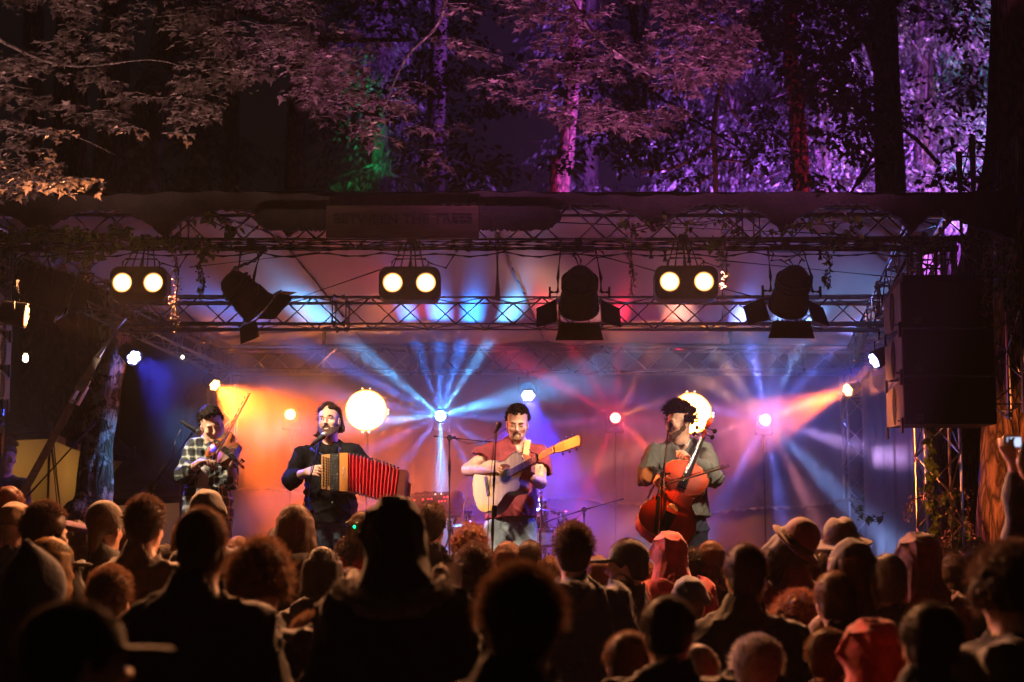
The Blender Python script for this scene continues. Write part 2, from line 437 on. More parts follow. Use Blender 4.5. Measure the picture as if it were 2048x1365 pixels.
tag(m.build('pelmet', pel_m), 'long dark scalloped felt pelmet along the front roof edge', 'pelmet')
# top of the pelmet runs back over the truss: dark roof edge sheet
tag(MB().box(at(1000, 392, 9.62) + Vector((0, .06, -.02)), (7.7, .34, .03), bev=.01).build('roof_edge_board', mat('edge_board', (.02, .018, .016), .9)), 'dark board capping the front truss above the pelmet', 'board')
# trailing hair of moss/twigs on the edge is built with the plants

# ---- name sign
sg = thing('name_sign', 'dark wooden sign lettered BETWEEN THE TREES between two shaggy wings', 'sign', at(805, 480, 9.36))
sign_m = mat('sign_board', (.038, .024, .010), .75, 0, .35, 4, bump=.3, bscale=25, stretch=(1, 1, 9))
a, b_ = at(652, 478, 9.36), at(958, 412, 9.36)
MB().box(((a.x + b_.x) / 2, 9.36, (a.z + b_.z) / 2), (b_.x - a.x, .03, b_.z - a.z), bev=.006).build('board', sign_m, sg)
def shaggy(x0, x1, y0, y1, left, seed):
    rg = random.Random(seed); top, bot = [], []
    n = 46
    for i in range(n + 1):
        t = i / n; px = lerp(x0, x1, t); e = (1 - t) if left else t; k = max(0, (e - .78) / .22); ins = 22 * k ** 2
        top.append((px, y0 + ins * .5 + rg.uniform(-1.5, 1.5))); bot.append((px, y1 - ins + rg.uniform(-2.5, 2.5)))
    o = [at(x, y, 9.39) for x, y in top + bot[::-1]]
    return MB().prism([(p.x, p.z) for p in o], 9.37, 9.40)
shaggy(510, 652, 421, 462, True, 1).build('wing', mat('sign_fringe', (.014, .012, .010), .95, 0, .3, 20, bump=.6, bscale=90), sg)
shaggy(958, 1122, 414, 461, False, 2).build('wing', MC['sign_fringe'], sg)
def text(body, size, loc, m_, parent, name='lettering', rot=(R(90), 0, 0), ext=.004, sx=1, align='CENTER'):
    cu = bpy.data.curves.new(name, 'FONT'); cu.body = body; cu.size = size; cu.extrude = ext; cu.align_x = align; cu.align_y = 'CENTER'; cu.offset = size * .02
    cu.materials.append(m_); o = bpy.data.objects.new(name, cu); C.objects.link(o)
    bpy.context.view_layer.update(); me = bpy.data.meshes.new_from_object(o.evaluated_get(bpy.context.evaluated_depsgraph_get())); bpy.data.objects.remove(o); bpy.data.curves.remove(cu)
    if not me.materials: me.materials.append(m_)
    o = bpy.data.objects.new(name, me); C.objects.link(o)
    o.location = Vector(loc) - parent_world(parent); o.rotation_euler = rot; o.scale = (sx, 1, 1); o.parent = parent; return o
c = at(805, 440, 9.34)
text('BETWEEN THE TREES', .088, (c.x, 9.338, c.z), mat('letter_black', (.006, .005, .005), .9), sg, sx=1.12)

# ---- speaker stacks
grille_m = mat('speaker_grille', (.005, .005, .005), .85, 0, .5, 260, bump=.5, bscale=700)
cab_m = mat('grey_cabinet', (.16, .155, .16), .55, 0, .15, 6, bump=.2, bscale=90)
hole_m = mat('recess_black', (.004, .004, .004), .8, 0, 0)
badge_m = mat('badge_grey', (.07, .07, .07), .5, 0, 0)
def array(label, xin, yf, z_top, hs, wid, dep, sgn, splay, n, grp):
    """line array hanging from a frame; xin is the side nearest the stage, sgn=+1 when the cabinets extend to +x"""
    root = thing('speaker_array', label, 'speakers', (xin, yf, z_top - sum(hs[:n])), grp)
    z = z_top; lean = 0
    for i in range(n):
        h = hs[i]; hh = h - .006
        yc = yf + lean
        cb = MB()
        x0, x1 = xin, xin + sgn * wid
        # trapezoid side: front taller than back
        tp = .035
        vs = []
        for x in (x0, x1):
            vs += [(x, yc, z - .003), (x, yc, z - hh), (x, yc + dep, z - hh + tp), (x, yc + dep, z - .003 - tp)]
        cb.add(vs, [(0, 1, 2, 3), (7, 6, 5, 4), (0, 4, 5, 1), (1, 5, 6, 2), (2, 6, 7, 3), (3, 7, 4, 0)])
        c_ = cb.build('cabinet', cab_m, root)
        g_ = MB().box(((x0 + x1) / 2, yc - .012, z - h / 2), (wid - .004, .02, hh - .006), bev=.006).build('grille', grille_m, c_, world=True)
        # recessed handle on the side: bent oval
        hm = MB(); xs = x0 - sgn * .003
        ov = lambda r1, r2: [Vector((xs, yc + dep * .5 + math.cos(q * PI / 10) * r1, z - h / 2 + math.sin(q * PI / 10) * r2)) for q in range(20)]
        o1 = ov(.036, h * .36)
        hm.add(o1, [tuple(range(20))])
        hm.build('handle_recess', hole_m, c_)
        MB().tube([p for p in ov(.042, h * .39)] + [ov(.042, h * .39)[0]], .005, 6, cap=False).build('handle_rim', cab_m, c_, smooth=60)
        # badge: four small rounded petals low in the stage-side corner
        bm_ = MB(); bx = x0 + sgn * .10
        for dx in (-.012, .012):
            for dz in (-.012, .012): bm_.lathe([(.004, 0), (.0105, .001), (.0105, .003), (.004, .004)], Matrix.Translation((bx + dx, yc - .0225, z - h + .05 + dz)) @ Matrix.Rotation(R(90), 4, 'X'), 8)
        bm_.build('badge', badge_m, c_, smooth=40)
        MB().box((x0 - sgn * .008, yc + .02, z - h), (.012, .03, .10)).tube([(x0 - sgn * .006, yc + .02, z - h + .03), (x0 - sgn * .035, yc + .02, z - h + .03)], .008, 6).build('rigging_bracket', steel_black, c_)
        MB().box((x0 - sgn * .008, yc + dep - .04, z - h), (.012, .03, .08)).build('rigging_bracket', steel_black, c_)
        z -= h
        lean += splay[i] if i < len(splay) else 0
    MB().box((xin + sgn * wid / 2, yf + dep / 2, z_top + .03), (wid * .9, dep * .8, .05)).tube([(xin + sgn * wid / 2, yf + .2, z_top + .03), (xin + sgn * wid / 2, yf + .2, z_top + .26)], .02).build('flying_frame', steel_black, root)
    return root
p = at(1800, 563, 9.15)
array('tall black hanging speaker stack on the right of the stage', p.x, 9.15, p.z, [.318, .318, .318], .60, .42, 1, [.0, .0], 3, 'hanging speaker arrays')
p = at(-6, 578, 9.0)
array('hanging speaker stack at the left edge, lit blue on its side', p.x, 9.0, p.z, [.26, .23, .23], .6, .30, -1, [0, 0], 3, 'hanging speaker arrays')

# ---- canvas tents at the left
tentm, nt, b = nodes('tent_canvas'); b.inputs['Base Color'].default_value = (.50, .44, .36, 1); b.inputs['Roughness'].default_value = .9; b.inputs['Transmission Weight'].default_value = 0
tr = nt.nodes.new('ShaderNodeBsdfTranslucent'); tr.inputs[0].default_value = (.55, .42, .25, 1); mx = nt.nodes.new('ShaderNodeMixShader'); mx.inputs[0].default_value = .4
nt.links.new(b.outputs[0], mx.inputs[1]); nt.links.new(tr.outputs[0], mx.inputs[2]); nt.links.new(mx.outputs[0], nt.nodes['Material Output'].inputs[0])
nz = nt.nodes.new('ShaderNodeTexNoise'); nz.inputs['Scale'].default_value = 3; tc = nt.nodes.new('ShaderNodeTexCoord'); nt.links.new(tc.outputs['Object'], nz.inputs[0])
bp = nt.nodes.new('ShaderNodeBump'); bp.inputs['Strength'].default_value = .5; bp.inputs['Distance'].default_value = .05; nt.links.new(nz.outputs[0], bp.inputs['Height']); nt.links.new(bp.outputs[0], b.inputs['Normal'])
roofm = mat('tent_roof_canvas', (.13, .13, .125), .9, 0, .2, 4, bump=.3)
def tent(label, apex, eaves, base_z, light=None):
    """eaves: ring of corner points; walls drop from them to the ground, the roof rises to the apex"""
    root = thing('bell_tent', label, 'tent', (apex[0], apex[1], 0), 'canvas tents beside the stage')
    ap = Vector(apex); ev = [Vector(e) for e in eaves]; n = len(ev); m = MB(); w_ = MB(); val = MB(); k = 8
    for i in range(n):
        a, b = ev[i], ev[(i + 1) % n]
        def sag(u, v):
            e = a.lerp(b, u); p_ = e.lerp(ap, v); p_.z -= .10 * math.sin(PI * v) + .05 * math.sin(PI * u) * (1 - v); return p_
        m.grid(sag, k, k)
        oa, ob = (a - ap), (b - ap)
        w_.grid(lambda u, v: Vector((a.lerp(b, u).x + folds(u * 3 + i, .012), a.lerp(b, u).y + folds(u * 3 + i, .012), lerp(base_z, a.lerp(b, u).z - .05 * math.sin(PI * u), v))), 14, 5)
        val.grid(lambda u, v: sag(u, 0) + Vector((0, -.015, -.08 * v)), 24, 3)
    m.build('roof', roofm, root, smooth=30); w_.build('wall', tentm, root, smooth=50); val.build('valance', mat('navy_trim', (.015, .015, .03), .9), root, smooth=60)
    for e in ev: MB().tube([(e.x, e.y, 0), (e.x, e.y, e.z + .12)], .018, 6).build('pole', mat('wood_pole', (.25, .15, .07), .6), root, smooth=60)
    for e in ev:
        o_ = (e - ap); o_.z = 0; o_.normalize(); MB().tube([e, (e.x + o_.x * .9, e.y + o_.y * .9, .05)], .008, 5).build('guy_rope', rope_m, root)
    return root
e = at(100, 864, 15.2); e2 = at(210, 898, 17.0)
tent('canvas tent at far left, glowing yellow from inside', (e.x - 2.4, 16.8, e.z + .9), [(e.x, 15.2, e.z), (e2.x + .3, 17.2, e.z - .02), (e.x - 1.9, 19.4, e.z), (e.x - 4.6, 18.2, e.z), (e.x - 4.2, 15.4, e.z)], 0.02)
e = at(345, 985, 15.6); e2 = at(225, 905, 16.2)
tent('second canvas tent behind the leaning mossy trunk, left of the violinist', (e2.x - .3, 17.4, e2.z + .35), [(e.x, 16.0, e.z), (e.x + .1, 18.9, e.z), (e2.x - 1.4, 18.9, e.z), (e2.x - 1.3, 15.7, e.z)], 0.02)
tl = bpy.data.lights.new('tent_lamp_and_fill', 'POINT'); tl.energy = 9; tl.color = (1, .55, .12); tl.shadow_soft_size = .06; to = bpy.data.objects.new('tent_lamp_and_fill', tl); C.objects.link(to); to.location = at(62, 945, 15.7)
for q_, e_ in ((at(140, 950, 17.2), 14), (at(285, 985, 17.0), 22)):  # added fill inside both tents, standing in for stage spill on the canvas
    tl = bpy.data.lights.new('tent_lamp_and_fill', 'POINT'); tl.energy = e_; tl.color = (1, .5, .36); tl.shadow_soft_size = .1; to = bpy.data.objects.new('tent_lamp_and_fill', tl); C.objects.link(to); to.location = q_

# ---- ratchet strap, ropes
strap_m = mat('strap_webbing', (.20, .17, .16), .8, 0, .2, 30)
rs = thing('ratchet_strap', 'broad grey ratchet strap pulled tight from the truss to the ground at left', 'strap', at(40, 1030, 9.6))
A = at(195, 715, 10.2); B = at(-60, 1180, 9.3); t = (B - A).normalized(); side = t.cross(Vector((0, 1, 0))).normalized() * .028
m = MB(); m.add([A - side, A + side, B + side, B - side, A - side + Vector((0, .004, 0)), A + side + Vector((0, .004, 0)), B + side + Vector((0, .004, 0)), B - side + Vector((0, .004, 0))], [(0, 1, 2, 3), (7, 6, 5, 4), (0, 4, 5, 1), (1, 5, 6, 2), (2, 6, 7, 3), (3, 7, 4, 0)])
m.build('webbing', strap_m, rs)
cc = at(158, 790, 9.98); m = MB()
RM = Matrix((side.normalized(), Vector((0, 1, 0)), t)).transposed()
m.box(cc + side * .9, (.012, .06, .17), RM); m.box(cc - side * .9, (.012, .06, .17), RM); m.tube([cc - side * 1.2 + t * .06, cc + side * 1.2 + t * .06], .022, 10); m.tube([cc - side * 1.2 - t * .05 + Vector((0, -.03, 0)), cc + side * 1.2 - t * .05 + Vector((0, -.03, 0))], .012, 8)
m.box(cc + side * .3 - t * .08 + Vector((0, -.05, 0)), (.075, .015, .11), RM)
m.build('ratchet', alu, rs, smooth=40)
MB().grid(lambda u, v: cc - t * .12 + side * (2 * u - 1) + Vector((.05 * v, -.04 - .02 * v, .04 * math.sin(3 * v))), 3, 6).build('strap_tail', strap_m, rs)
MB().tube([A, A + (A - B).normalized() * .28 + Vector((.05, .1, .1))], .02, 6).build('strap_hook', alu, rs)
for a_, b__, r_, lb in ((at(190, 845, 10.5), at(30, 1020, 10), .011, 'black guy rope slanting down left behind the ratchet strap'), (at(305, 960, 11), at(225, 1050, 11), .012, 'black guy rope right of the leaning mossy trunk'), (at(97, 845, 11.7), at(122, 1080, 11.3), .008, 'left one of two thin ropes falling from the glowing tent corner'), (at(103, 845, 11.7), at(127, 1080, 11.3), .008, 'right one of two thin ropes falling from the glowing tent corner')):
    tag(MB().tube([a_, b__], r_, 6).build('guy_rope', rope_m, smooth=60), lb, 'rope', 'guy ropes beside the stage')
# festoon bulb and small lamp
fb = thing('festoon_bulb', 'small round glowing festoon bulb hanging on a wire, far left', 'bulb', at(51, 719, 12.5))
MB().lathe([(.004, .06), (.012, .05), (.022, .03), (.026, .008), (.022, -.014), (.010, -.025), (.003, -.027)], Matrix.Translation(at(51, 719, 12.5)), 14).build('globe', mat('warm_globe', (.9, .7, .4), emit=(1, .78, .4), es=14, var=0), fb, smooth=180)
MB().tube([at(51, 719, 12.5) + Vector((0, 0, .05)), at(51, 719, 12.5) + Vector((0, 0, .13))], .014, 8).tube([at(-40, 706, 12.6), at(51, 708, 12.5), at(180, 706, 12.6)], .004, 5).build('cable', steel_black, fb)
sb = thing('spot_bulb', 'tiny bare white bulb clipped under the left side truss', 'bulb', at(365, 715, 13.5))
MB().lathe([(.004, .02), (.014, .01), (.016, 0), (.010, -.012), (.003, -.016)], Matrix.Translation(at(365, 715, 13.5)), 12).build('globe', mat('white_globe', (.9, .8, .7), emit=(1, .8, .65), es=12, var=0), sb, smooth=180)
MB().tube([at(365, 715, 13.5) + Vector((0, 0, .02)), at(365, 715, 13.5) + Vector((0, 0, .09))], .012, 8).build('holder', steel_black, sb)
# ================================================================== lamps
def star(p, col, power, rays, r0=.10, fwd=.015):
    """lamp with a gobo: its beams leave as a fan of wedges round the axis that points at the audience (-Y)"""
    l = bpy.data.lights.new('beam_light', 'POINT'); l.energy = power; l.shadow_soft_size = .010; l.color = (1, 1, 1)
    l.use_nodes = True; nt = l.node_tree; N = nt.nodes; L = nt.links
    em = N['Emission']; tc = N.new('ShaderNodeTexCoord'); sp = N.new('ShaderNodeSeparateXYZ'); L.new(tc.outputs['Normal'], sp.inputs[0])
    a2 = N.new('ShaderNodeMath'); a2.operation = 'ARCTAN2'; L.new(sp.outputs['Z'], a2.inputs[0]); L.new(sp.outputs['X'], a2.inputs[1])
    mr = N.new('ShaderNodeMapRange'); mr.inputs['From Min'].default_value = -PI; mr.inputs['From Max'].default_value = PI; L.new(a2.outputs[0], mr.inputs[0])
    def ramp(rs):
        cr = N.new('ShaderNodeValToRGB'); L.new(mr.outputs[0], cr.inputs[0]); el = cr.color_ramp.elements; out = []
        for a, wd, s, c in sorted((((a + 180) % 360) / 360, wd / 360, s, c) for a, wd, s, c in rs):
            lo = max(p_ for p_, _ in out) + .002 if out else 0
            out += [(max(lo, a - wd), (0, 0, 0)), (max(lo + .001, a), tuple(x * s for x in c)), (min(1, max(lo + .002, a + wd)), (0, 0, 0))]
        while len(el) > 1: el.remove(el[0])
        el[0].position = out[0][0]; el[0].color = (*out[0][1], 1)
        for q, c in out[1:30]:
            e = el.new(min(1, q)); e.color = (*c, 1)
        return cr
    rs_ = sorted(rays, key=lambda q: (q[0] + 180) % 360); halves = [ramp(rs_[k::2]) for k in (0, 1)]
    cr = N.new('ShaderNodeMix'); cr.data_type = 'RGBA'; cr.blend_type = 'LIGHTEN'; cr.inputs[0].default_value = 1; L.new(halves[0].outputs[0], cr.inputs[6]); L.new(halves[1].outputs[0], cr.inputs[7])
    base = N.new('ShaderNodeMix'); base.data_type = 'RGBA'; base.blend_type = 'ADD'; base.inputs[0].default_value = 1
    lim = N.new('ShaderNodeFloatCurve'); yy = N.new('ShaderNodeMapRange'); yy.inputs['From Min'].default_value = -1; yy.inputs['From Max'].default_value = 1; L.new(sp.outputs['Y'], yy.inputs[0]); L.new(yy.outputs[0], lim.inputs['Value'])
    cv = lim.mapping.curves[0]; cv.points[0].location = (0, .03); cv.points[1].location = (1, 0)
    for q in ((.12, .03), (.22, .12), (.29, .55), (.34, 1), (.41, 1), (.47, .9), (.51, .05), (.56, 0)): cv.points.new(*q)
    lim.mapping.update(); ml = N.new('ShaderNodeMix'); ml.data_type = 'RGBA'; L.new(lim.outputs[0], ml.inputs[0]); ml.inputs[6].default_value = (0, 0, 0, 1); L.new(cr.outputs[2], ml.inputs[7])
    L.new(ml.outputs[2], base.inputs[6]); base.inputs[7].default_value = (*[x * r0 for x in col], 1)
    fw = N.new('ShaderNodeMapRange'); fw.interpolation_type = 'SMOOTHSTEP'; fw.inputs['From Min'].default_value = -.62; fw.inputs['From Max'].default_value = -.95; fw.inputs['To Min'].default_value = 0; fw.inputs['To Max'].default_value = fwd
    L.new(sp.outputs['Y'], fw.inputs[0]); b2 = N.new('ShaderNodeMix'); b2.data_type = 'RGBA'; b2.blend_type = 'ADD'; L.new(fw.outputs[0], b2.inputs[0]); L.new(base.outputs[2], b2.inputs[6]); b2.inputs[7].default_value = (*col, 1)
    L.new(b2.outputs[2], em.inputs['Color'])
    o = bpy.data.objects.new('beam_light', l); C.objects.link(o); o.location = p; return o
def spot(p, tgt, col, power, ang, blend=.6, r=.05, name='spot_light'):
    l = bpy.data.lights.new(name, 'SPOT'); l.energy = power; l.color = col; l.spot_size = R(ang); l.spot_blend = blend; l.shadow_soft_size = r
    o = bpy.data.objects.new(name, l); C.objects.link(o); o.location = p; o.rotation_euler = (Vector(tgt) - Vector(p)).to_track_quat('-Z', 'Y').to_euler(); return o
def aim(p, d):
    """matrix placing local +z along d at p"""
    return Matrix.Translation(p) @ Vector(d).to_track_quat('Z', 'Y').to_matrix().to_4x4()

# ---- smoke on the stage
vol, nt, b = nodes('stage_smoke')
for n in list(nt.nodes):
    if n.type != 'OUTPUT_MATERIAL': nt.nodes.remove(n)
pv = nt.nodes.new('ShaderNodeVolumePrincipled'); pv.inputs['Anisotropy'].default_value = .15; pv.inputs['Color'].default_value = (.95, .93, .92, 1)
nt.links.new(pv.outputs[0], nt.nodes['Material Output'].inputs['Volume'])
tc = nt.nodes.new('ShaderNodeTexCoord'); no = nt.nodes.new('ShaderNodeTexNoise'); no.inputs['Scale'].default_value = 1.1; no.inputs['Detail'].default_value = 4; no.inputs['Distortion'].default_value = .9
mr = nt.nodes.new('ShaderNodeMapRange'); mr.inputs[1].default_value = .38; mr.inputs[2].default_value = .66; mr.inputs[3].default_value = .010; mr.inputs[4].default_value = .36
nt.links.new(tc.outputs['Object'], no.inputs[0]); nt.links.new(no.outputs[0], mr.inputs[0])
sx_ = nt.nodes.new('ShaderNodeSeparateXYZ'); nt.links.new(tc.outputs['Object'], sx_.inputs[0]); m2 = nt.nodes.new('ShaderNodeMapRange'); m2.interpolation_type = 'SMOOTHSTEP'; nt.links.new(sx_.outputs['Y'], m2.inputs[0]); m2.inputs[1].default_value = -1.0; m2.inputs[2].default_value = .9; m2.inputs[3].default_value = .12; m2.inputs[4].default_value = 1
ml = nt.nodes.new('ShaderNodeMath'); ml.operation = 'MULTIPLY'; nt.links.new(mr.outputs[0], ml.inputs[0]); nt.links.new(m2.outputs[0], ml.inputs[1]); nt.links.new(ml.outputs[0], pv.inputs['Density'])
sm = MB().box((.3, 12.96, 2.93), (7.2, 3.9, 3.04)).build('stage_smoke', vol); tag(sm, kind='stuff')

# ---- back-line beam lamps (each shoots a star of rays through the smoke)
def led_lens(c, rad, d, em_m, parent, petals=6):
    M = aim(c, d); rp = rad * .34
    for i in range(petals + 1):
        a = 2 * PI * i / petals; o = Vector((0, 0, 0)) if i == petals else Vector((math.cos(a), math.sin(a), 0)) * rad * .66
        MB().lathe([(rp * .96, 0), (rp, .004), (rp * .7, .012), (.002, .015)], M @ Matrix.Translation(o), 12).build('led', em_m, parent, smooth=60)
def emit_m(name, col, es): return mat(name, tuple(min(1, c) for c in col), .4, 0, 0, emit=col, es=es)
def beam_lamp(px, py, label, col, em_m, power, rays, Y=14.45, rad=.05, r0=.004, fwd=.010):
    c = at(px, py, Y); root = thing('beam_lamp', label, 'stage lamp', c, 'beam lamps along the backdrop')
    M = aim(c, (0, -1, -.05))
    MB().lathe([(rad * .6, -.20), (rad * 1.3, -.19), (rad * 1.5, -.12), (rad * 1.35, -.02), (rad * 1.15, 0), (rad * 1.05, -.004), (rad * 1.0, -.02)], M, 20).build('housing', steel_black, root, smooth=40)
    MB().lathe([(rad, -.018), (rad * .9, -.008), (rad * .4, -.002), (.002, 0)], M, 20).build('lens', em_m, root, smooth=180)
    m = MB(); m.tube([c + Vector((-rad * 1.7, .1, 0)), c + Vector((-rad * 1.7, .1, -.14)), c + Vector((rad * 1.7, .1, -.14)), c + Vector((rad * 1.7, .1, 0))], .008, 6); m.tube([c + Vector((0, .12, -.14)), (c.x, c.y + .12, FLOOR + .01)], .018, 8)
    m.lathe([(.20, 0), (.20, .012), (.03, .02)], Matrix.Translation((c.x, c.y + .12, FLOOR + .004)), 20)
    m.build('floor_stand', steel_black, root, smooth=40)
    star(c + Vector((0, -.035, 0)), col, power, rays, r0, fwd)
    return root
BL_, BL2, RD, OR, VI = (.015, .20, 1), (.08, .42, 1), (1, .02, .06), (1, .26, .03), (.14, .20, 1)
blue_e = emit_m('blue_white_glow', (.55, .8, 1), 30); red_e = emit_m('red_glow', (1, .35, .22), 14); or_e = emit_m('orange_glow', (1, .55, .2), 14); vi_e = emit_m('violet_white_glow', (.7, .75, 1), 30)
blu_e = emit_m('deep_blue_glow', (.25, .25, 1), 16); amb_e = emit_m('amber_glow', (1, .45, .12), 14)
K = 2.2
beam_lamp(881, 832, 'blue beam lamp with a bright blue star of rays left of the guitarist', BL_, blue_e, 1000 * K,
    [(90, 8, .55, BL_), (72, 7, .8, BL_), (108, 6, .45, BL_), (55, 5, .9, BL2), (142, 6, .9, BL2), (155, 5, .6, BL_), (12, 9, .9, BL2), (-5, 5, .5, BL_), (188, 9, .9, BL2), (172, 5, .5, BL_), (-35, 6, .3, BL_), (-88, 7, 1.3, BL2), (-62, 4, .35, BL_), (-125, 7, .45, BL_), (-150, 6, .3, BL_)])
beam_lamp(1231, 836, 'red beam lamp with thin red rays between guitarist and cellist', RD, red_e, 330 * K,
    [(152, 6, .9, RD), (124, 5, .55, RD), (88, 6, .6, RD), (60, 6, .7, (1, .15, .06)), (18, 7, .6, OR), (-8, 5, .3, RD), (-48, 8, .9, (1, .06, .04)), (-68, 5, .35, RD), (-112, 6, .55, RD), (-142, 5, .2, RD), (190, 6, .4, (1, .05, .2)), (172, 4, .2, RD)], r0=.02)
beam_lamp(1531, 840, 'brightest beam lamp, white-violet star of rays right of the cellist', VI, vi_e, 600 * K,
    [(104, 7, 1.2, VI), (84, 4, .35, (.2, .4, 1)), (66, 5, .6, (.2, .4, 1)), (46, 5, .5, VI), (130, 6, .4, (.9, .5, .4)), (152, 6, .5, (1, .5, .3)), (20, 8, 1., (1, .25, .12)), (175, 8, .8, VI), (196, 5, .7, (1, .35, .3)), (218, 5, .7, (1, .25, .3)), (240, 6, .9, VI), (-85, 5, .9, VI), (-68, 4, .5, (1, .3, .35)), (-50, 6, 1., (.25, .4, 1)), (-20, 6, .8, (.5, .3, .8))], r0=.015, fwd=.05)
beam_lamp(580, 829, 'small orange beam lamp between violinist and accordionist', OR, or_e, 110 * K,
    [(45, 9, .6, OR), (80, 5, .3, OR), (130, 6, .4, OR), (168, 6, .4, OR), (-20, 6, .3, OR), (5, 5, .5, OR), (-60, 6, .3, OR), (-110, 6, .4, OR)], r0=.10)

# ---- LED wash lamps
def wash_lamp(px, py, Y, tgt, label, em_m, col, power, ang, rad=.06, hang=.22, blend=.5, eye=None):
    c = at(px, py, Y); d = (Vector(tgt) - c).normalized(); root = thing('wash_lamp', label, 'stage lamp', c, 'round LED wash lamps')
    M = aim(c, d)
    MB().lathe([(rad * .7, -.16), (rad * 1.05, -.15), (rad * 1.2, -.05), (rad * 1.25, .0), (rad * 1.12, .006), (rad * 1.08, -.01), (rad, -.012)], M, 22).build('housing', steel_black, root, smooth=40)
    ld = MB().lathe([(rad * 1.06, -.008), (.002, -.007)], M, 22).build('lens_plate', mat('lens_plate', (.05, .05, .06), .3), root)
    led_lens(M @ Vector((0, 0, -.004)), rad, d, em_m, ld)
    sv = d.cross(Vector((0, 0, 1))).normalized() * rad * 1.45; bk = c - d * .06
    MB().tube([bk - sv, bk - sv + Vector((0, 0, hang * .7)), bk + sv + Vector((0, 0, hang * .7)), bk + sv], .007, 6).tube([bk + Vector((0, 0, hang * .7)), bk + Vector((0, 0, hang))], .014, 6).build('yoke', steel_black, root, smooth=40)
    spot(c + d * .03, tgt, col, power, ang, blend, .04)
    return root
wash_lamp(430, 771, 14.25, (-.95, 12.5, 2.3), 'orange LED wash lamp behind the violinist shining into smoke', amb_e, (1, .13, .012), 3600, 54)
wash_lamp(1695, 781, 14.25, (1.3, 12.9, 3.0), 'orange LED wash lamp at the rear right corner', amb_e, (1, .14, .015), 2400, 28)
wash_lamp(1056, 792, 14.4, (.2, 11.2, .9), 'white-violet LED wash lamp directly behind the guitarist', emit_m('lilac_glow', (.75, .7, 1), 30), (.03, .03, 1), 1900, 46, rad=.065)
wash_lamp(268, 716, 11.6, (-1.2, 9.9, 2.2), 'blue LED wash lamp under the left side truss by the leaning trunk', emit_m('blue_glow_pale', (.35, .4, 1), 20), (.05, .06, 1), 700, 50, rad=.062)
wash_lamp(1748, 722, 11.8, (-.2, 11.2, 2.0), 'blue LED wash lamp beside the right speaker stack, turned side-on', emit_m('blue_glow_pale', (.35, .4, 1), 20), (.05, .07, 1), 900, 50, rad=.066)
wash_lamp(52, 632, 8.9, (3.72, 10.2, 2.5), 'orange LED wash lamp at far left turned away across the stage', emit_m('hot_orange_glow', (1, .35, .06), 16), (1, .24, .06), 3600, 17, rad=.066)

# ---- two big round retro lamps
def disc_lamp(px, py, label):
    c = at(px, py, 14.35); root = thing('disc_lamp', label, 'stage lamp', c, 'big round warm lamps'); rad = .200
    M = aim(c, (0, -1, -.02))
    MB().lathe([(rad * .5, -.14), (rad * .95, -.11), (rad * 1.07, -.02), (rad * 1.08, .012), (rad * 1.02, .014), (rad * 1.01, 0)], M, 48).build('reflector_shell', steel_black, root, smooth=40)
    MB().lathe([(rad * 1.005, .001), (rad * .95, .004)], M, 48, close=False).build('glowing_rim', mat('big_lamp_rim', (1, .6, .2), .5, 0, 0, emit=(1, .52, .15), es=1.7), root, smooth=180)
    MB().lathe([(rad * .95, .004), (rad * .9, .008), (rad * .5, .012), (rad * .14, .014)], M, 48, close=False).build('glowing_face', mat('big_lamp_face', (1, .8, .5), .5, 0, 0, emit=(1, .80, .42), es=2.4), root, smooth=180)
    MB().lathe([(rad * .15, .012), (rad * .13, .02), (.002, .022)], M, 20).build('centre_cap', mat('lamp_cap', (.9, .6, .3), .5, 0, 0, emit=(1, .6, .28), es=3.2), root, smooth=180)
    for a in (80, 100, 0, -8, 262, 278):
        q = c + Vector((math.cos(R(a)), 0, math.sin(R(a)))) * rad * 1.13
        MB().lathe([(.002, -.006), (.009, 0), (.009, .008), (.002, .012)], aim(q, (0, -1, 0)), 8).build('edge_pixel', mat('edge_pixel', (1, .8, .5), .5, 0, 0, emit=(1, .8, .5), es=2.0), root, smooth=60)
    MB().tube([c + Vector((0, .12, -.2)), (c.x, c.y + .12, FLOOR + .01)], .02, 8).lathe([(.22, 0), (.22, .012), (.03, .02)], Matrix.Translation((c.x, c.y + .12, FLOOR + .004)), 20).build('floor_stand', steel_black, root, smooth=40)
    l = bpy.data.lights.new('disc_light', 'AREA'); l.shape = 'DISK'; l.size = .36; l.energy = 260; l.color = (1, .30, .04); l.spread = R(170)
    o = bpy.data.objects.new('disc_light', l); C.objects.link(o); o.location = c + Vector((0, -.05, 0)); o.rotation_euler = (R(90), 0, 0)
disc_lamp(732, 821, 'big round glowing lamp left of the blue star, behind the accordionist')
disc_lamp(1382, 827, 'big round glowing lamp directly behind the cellist\'s head')

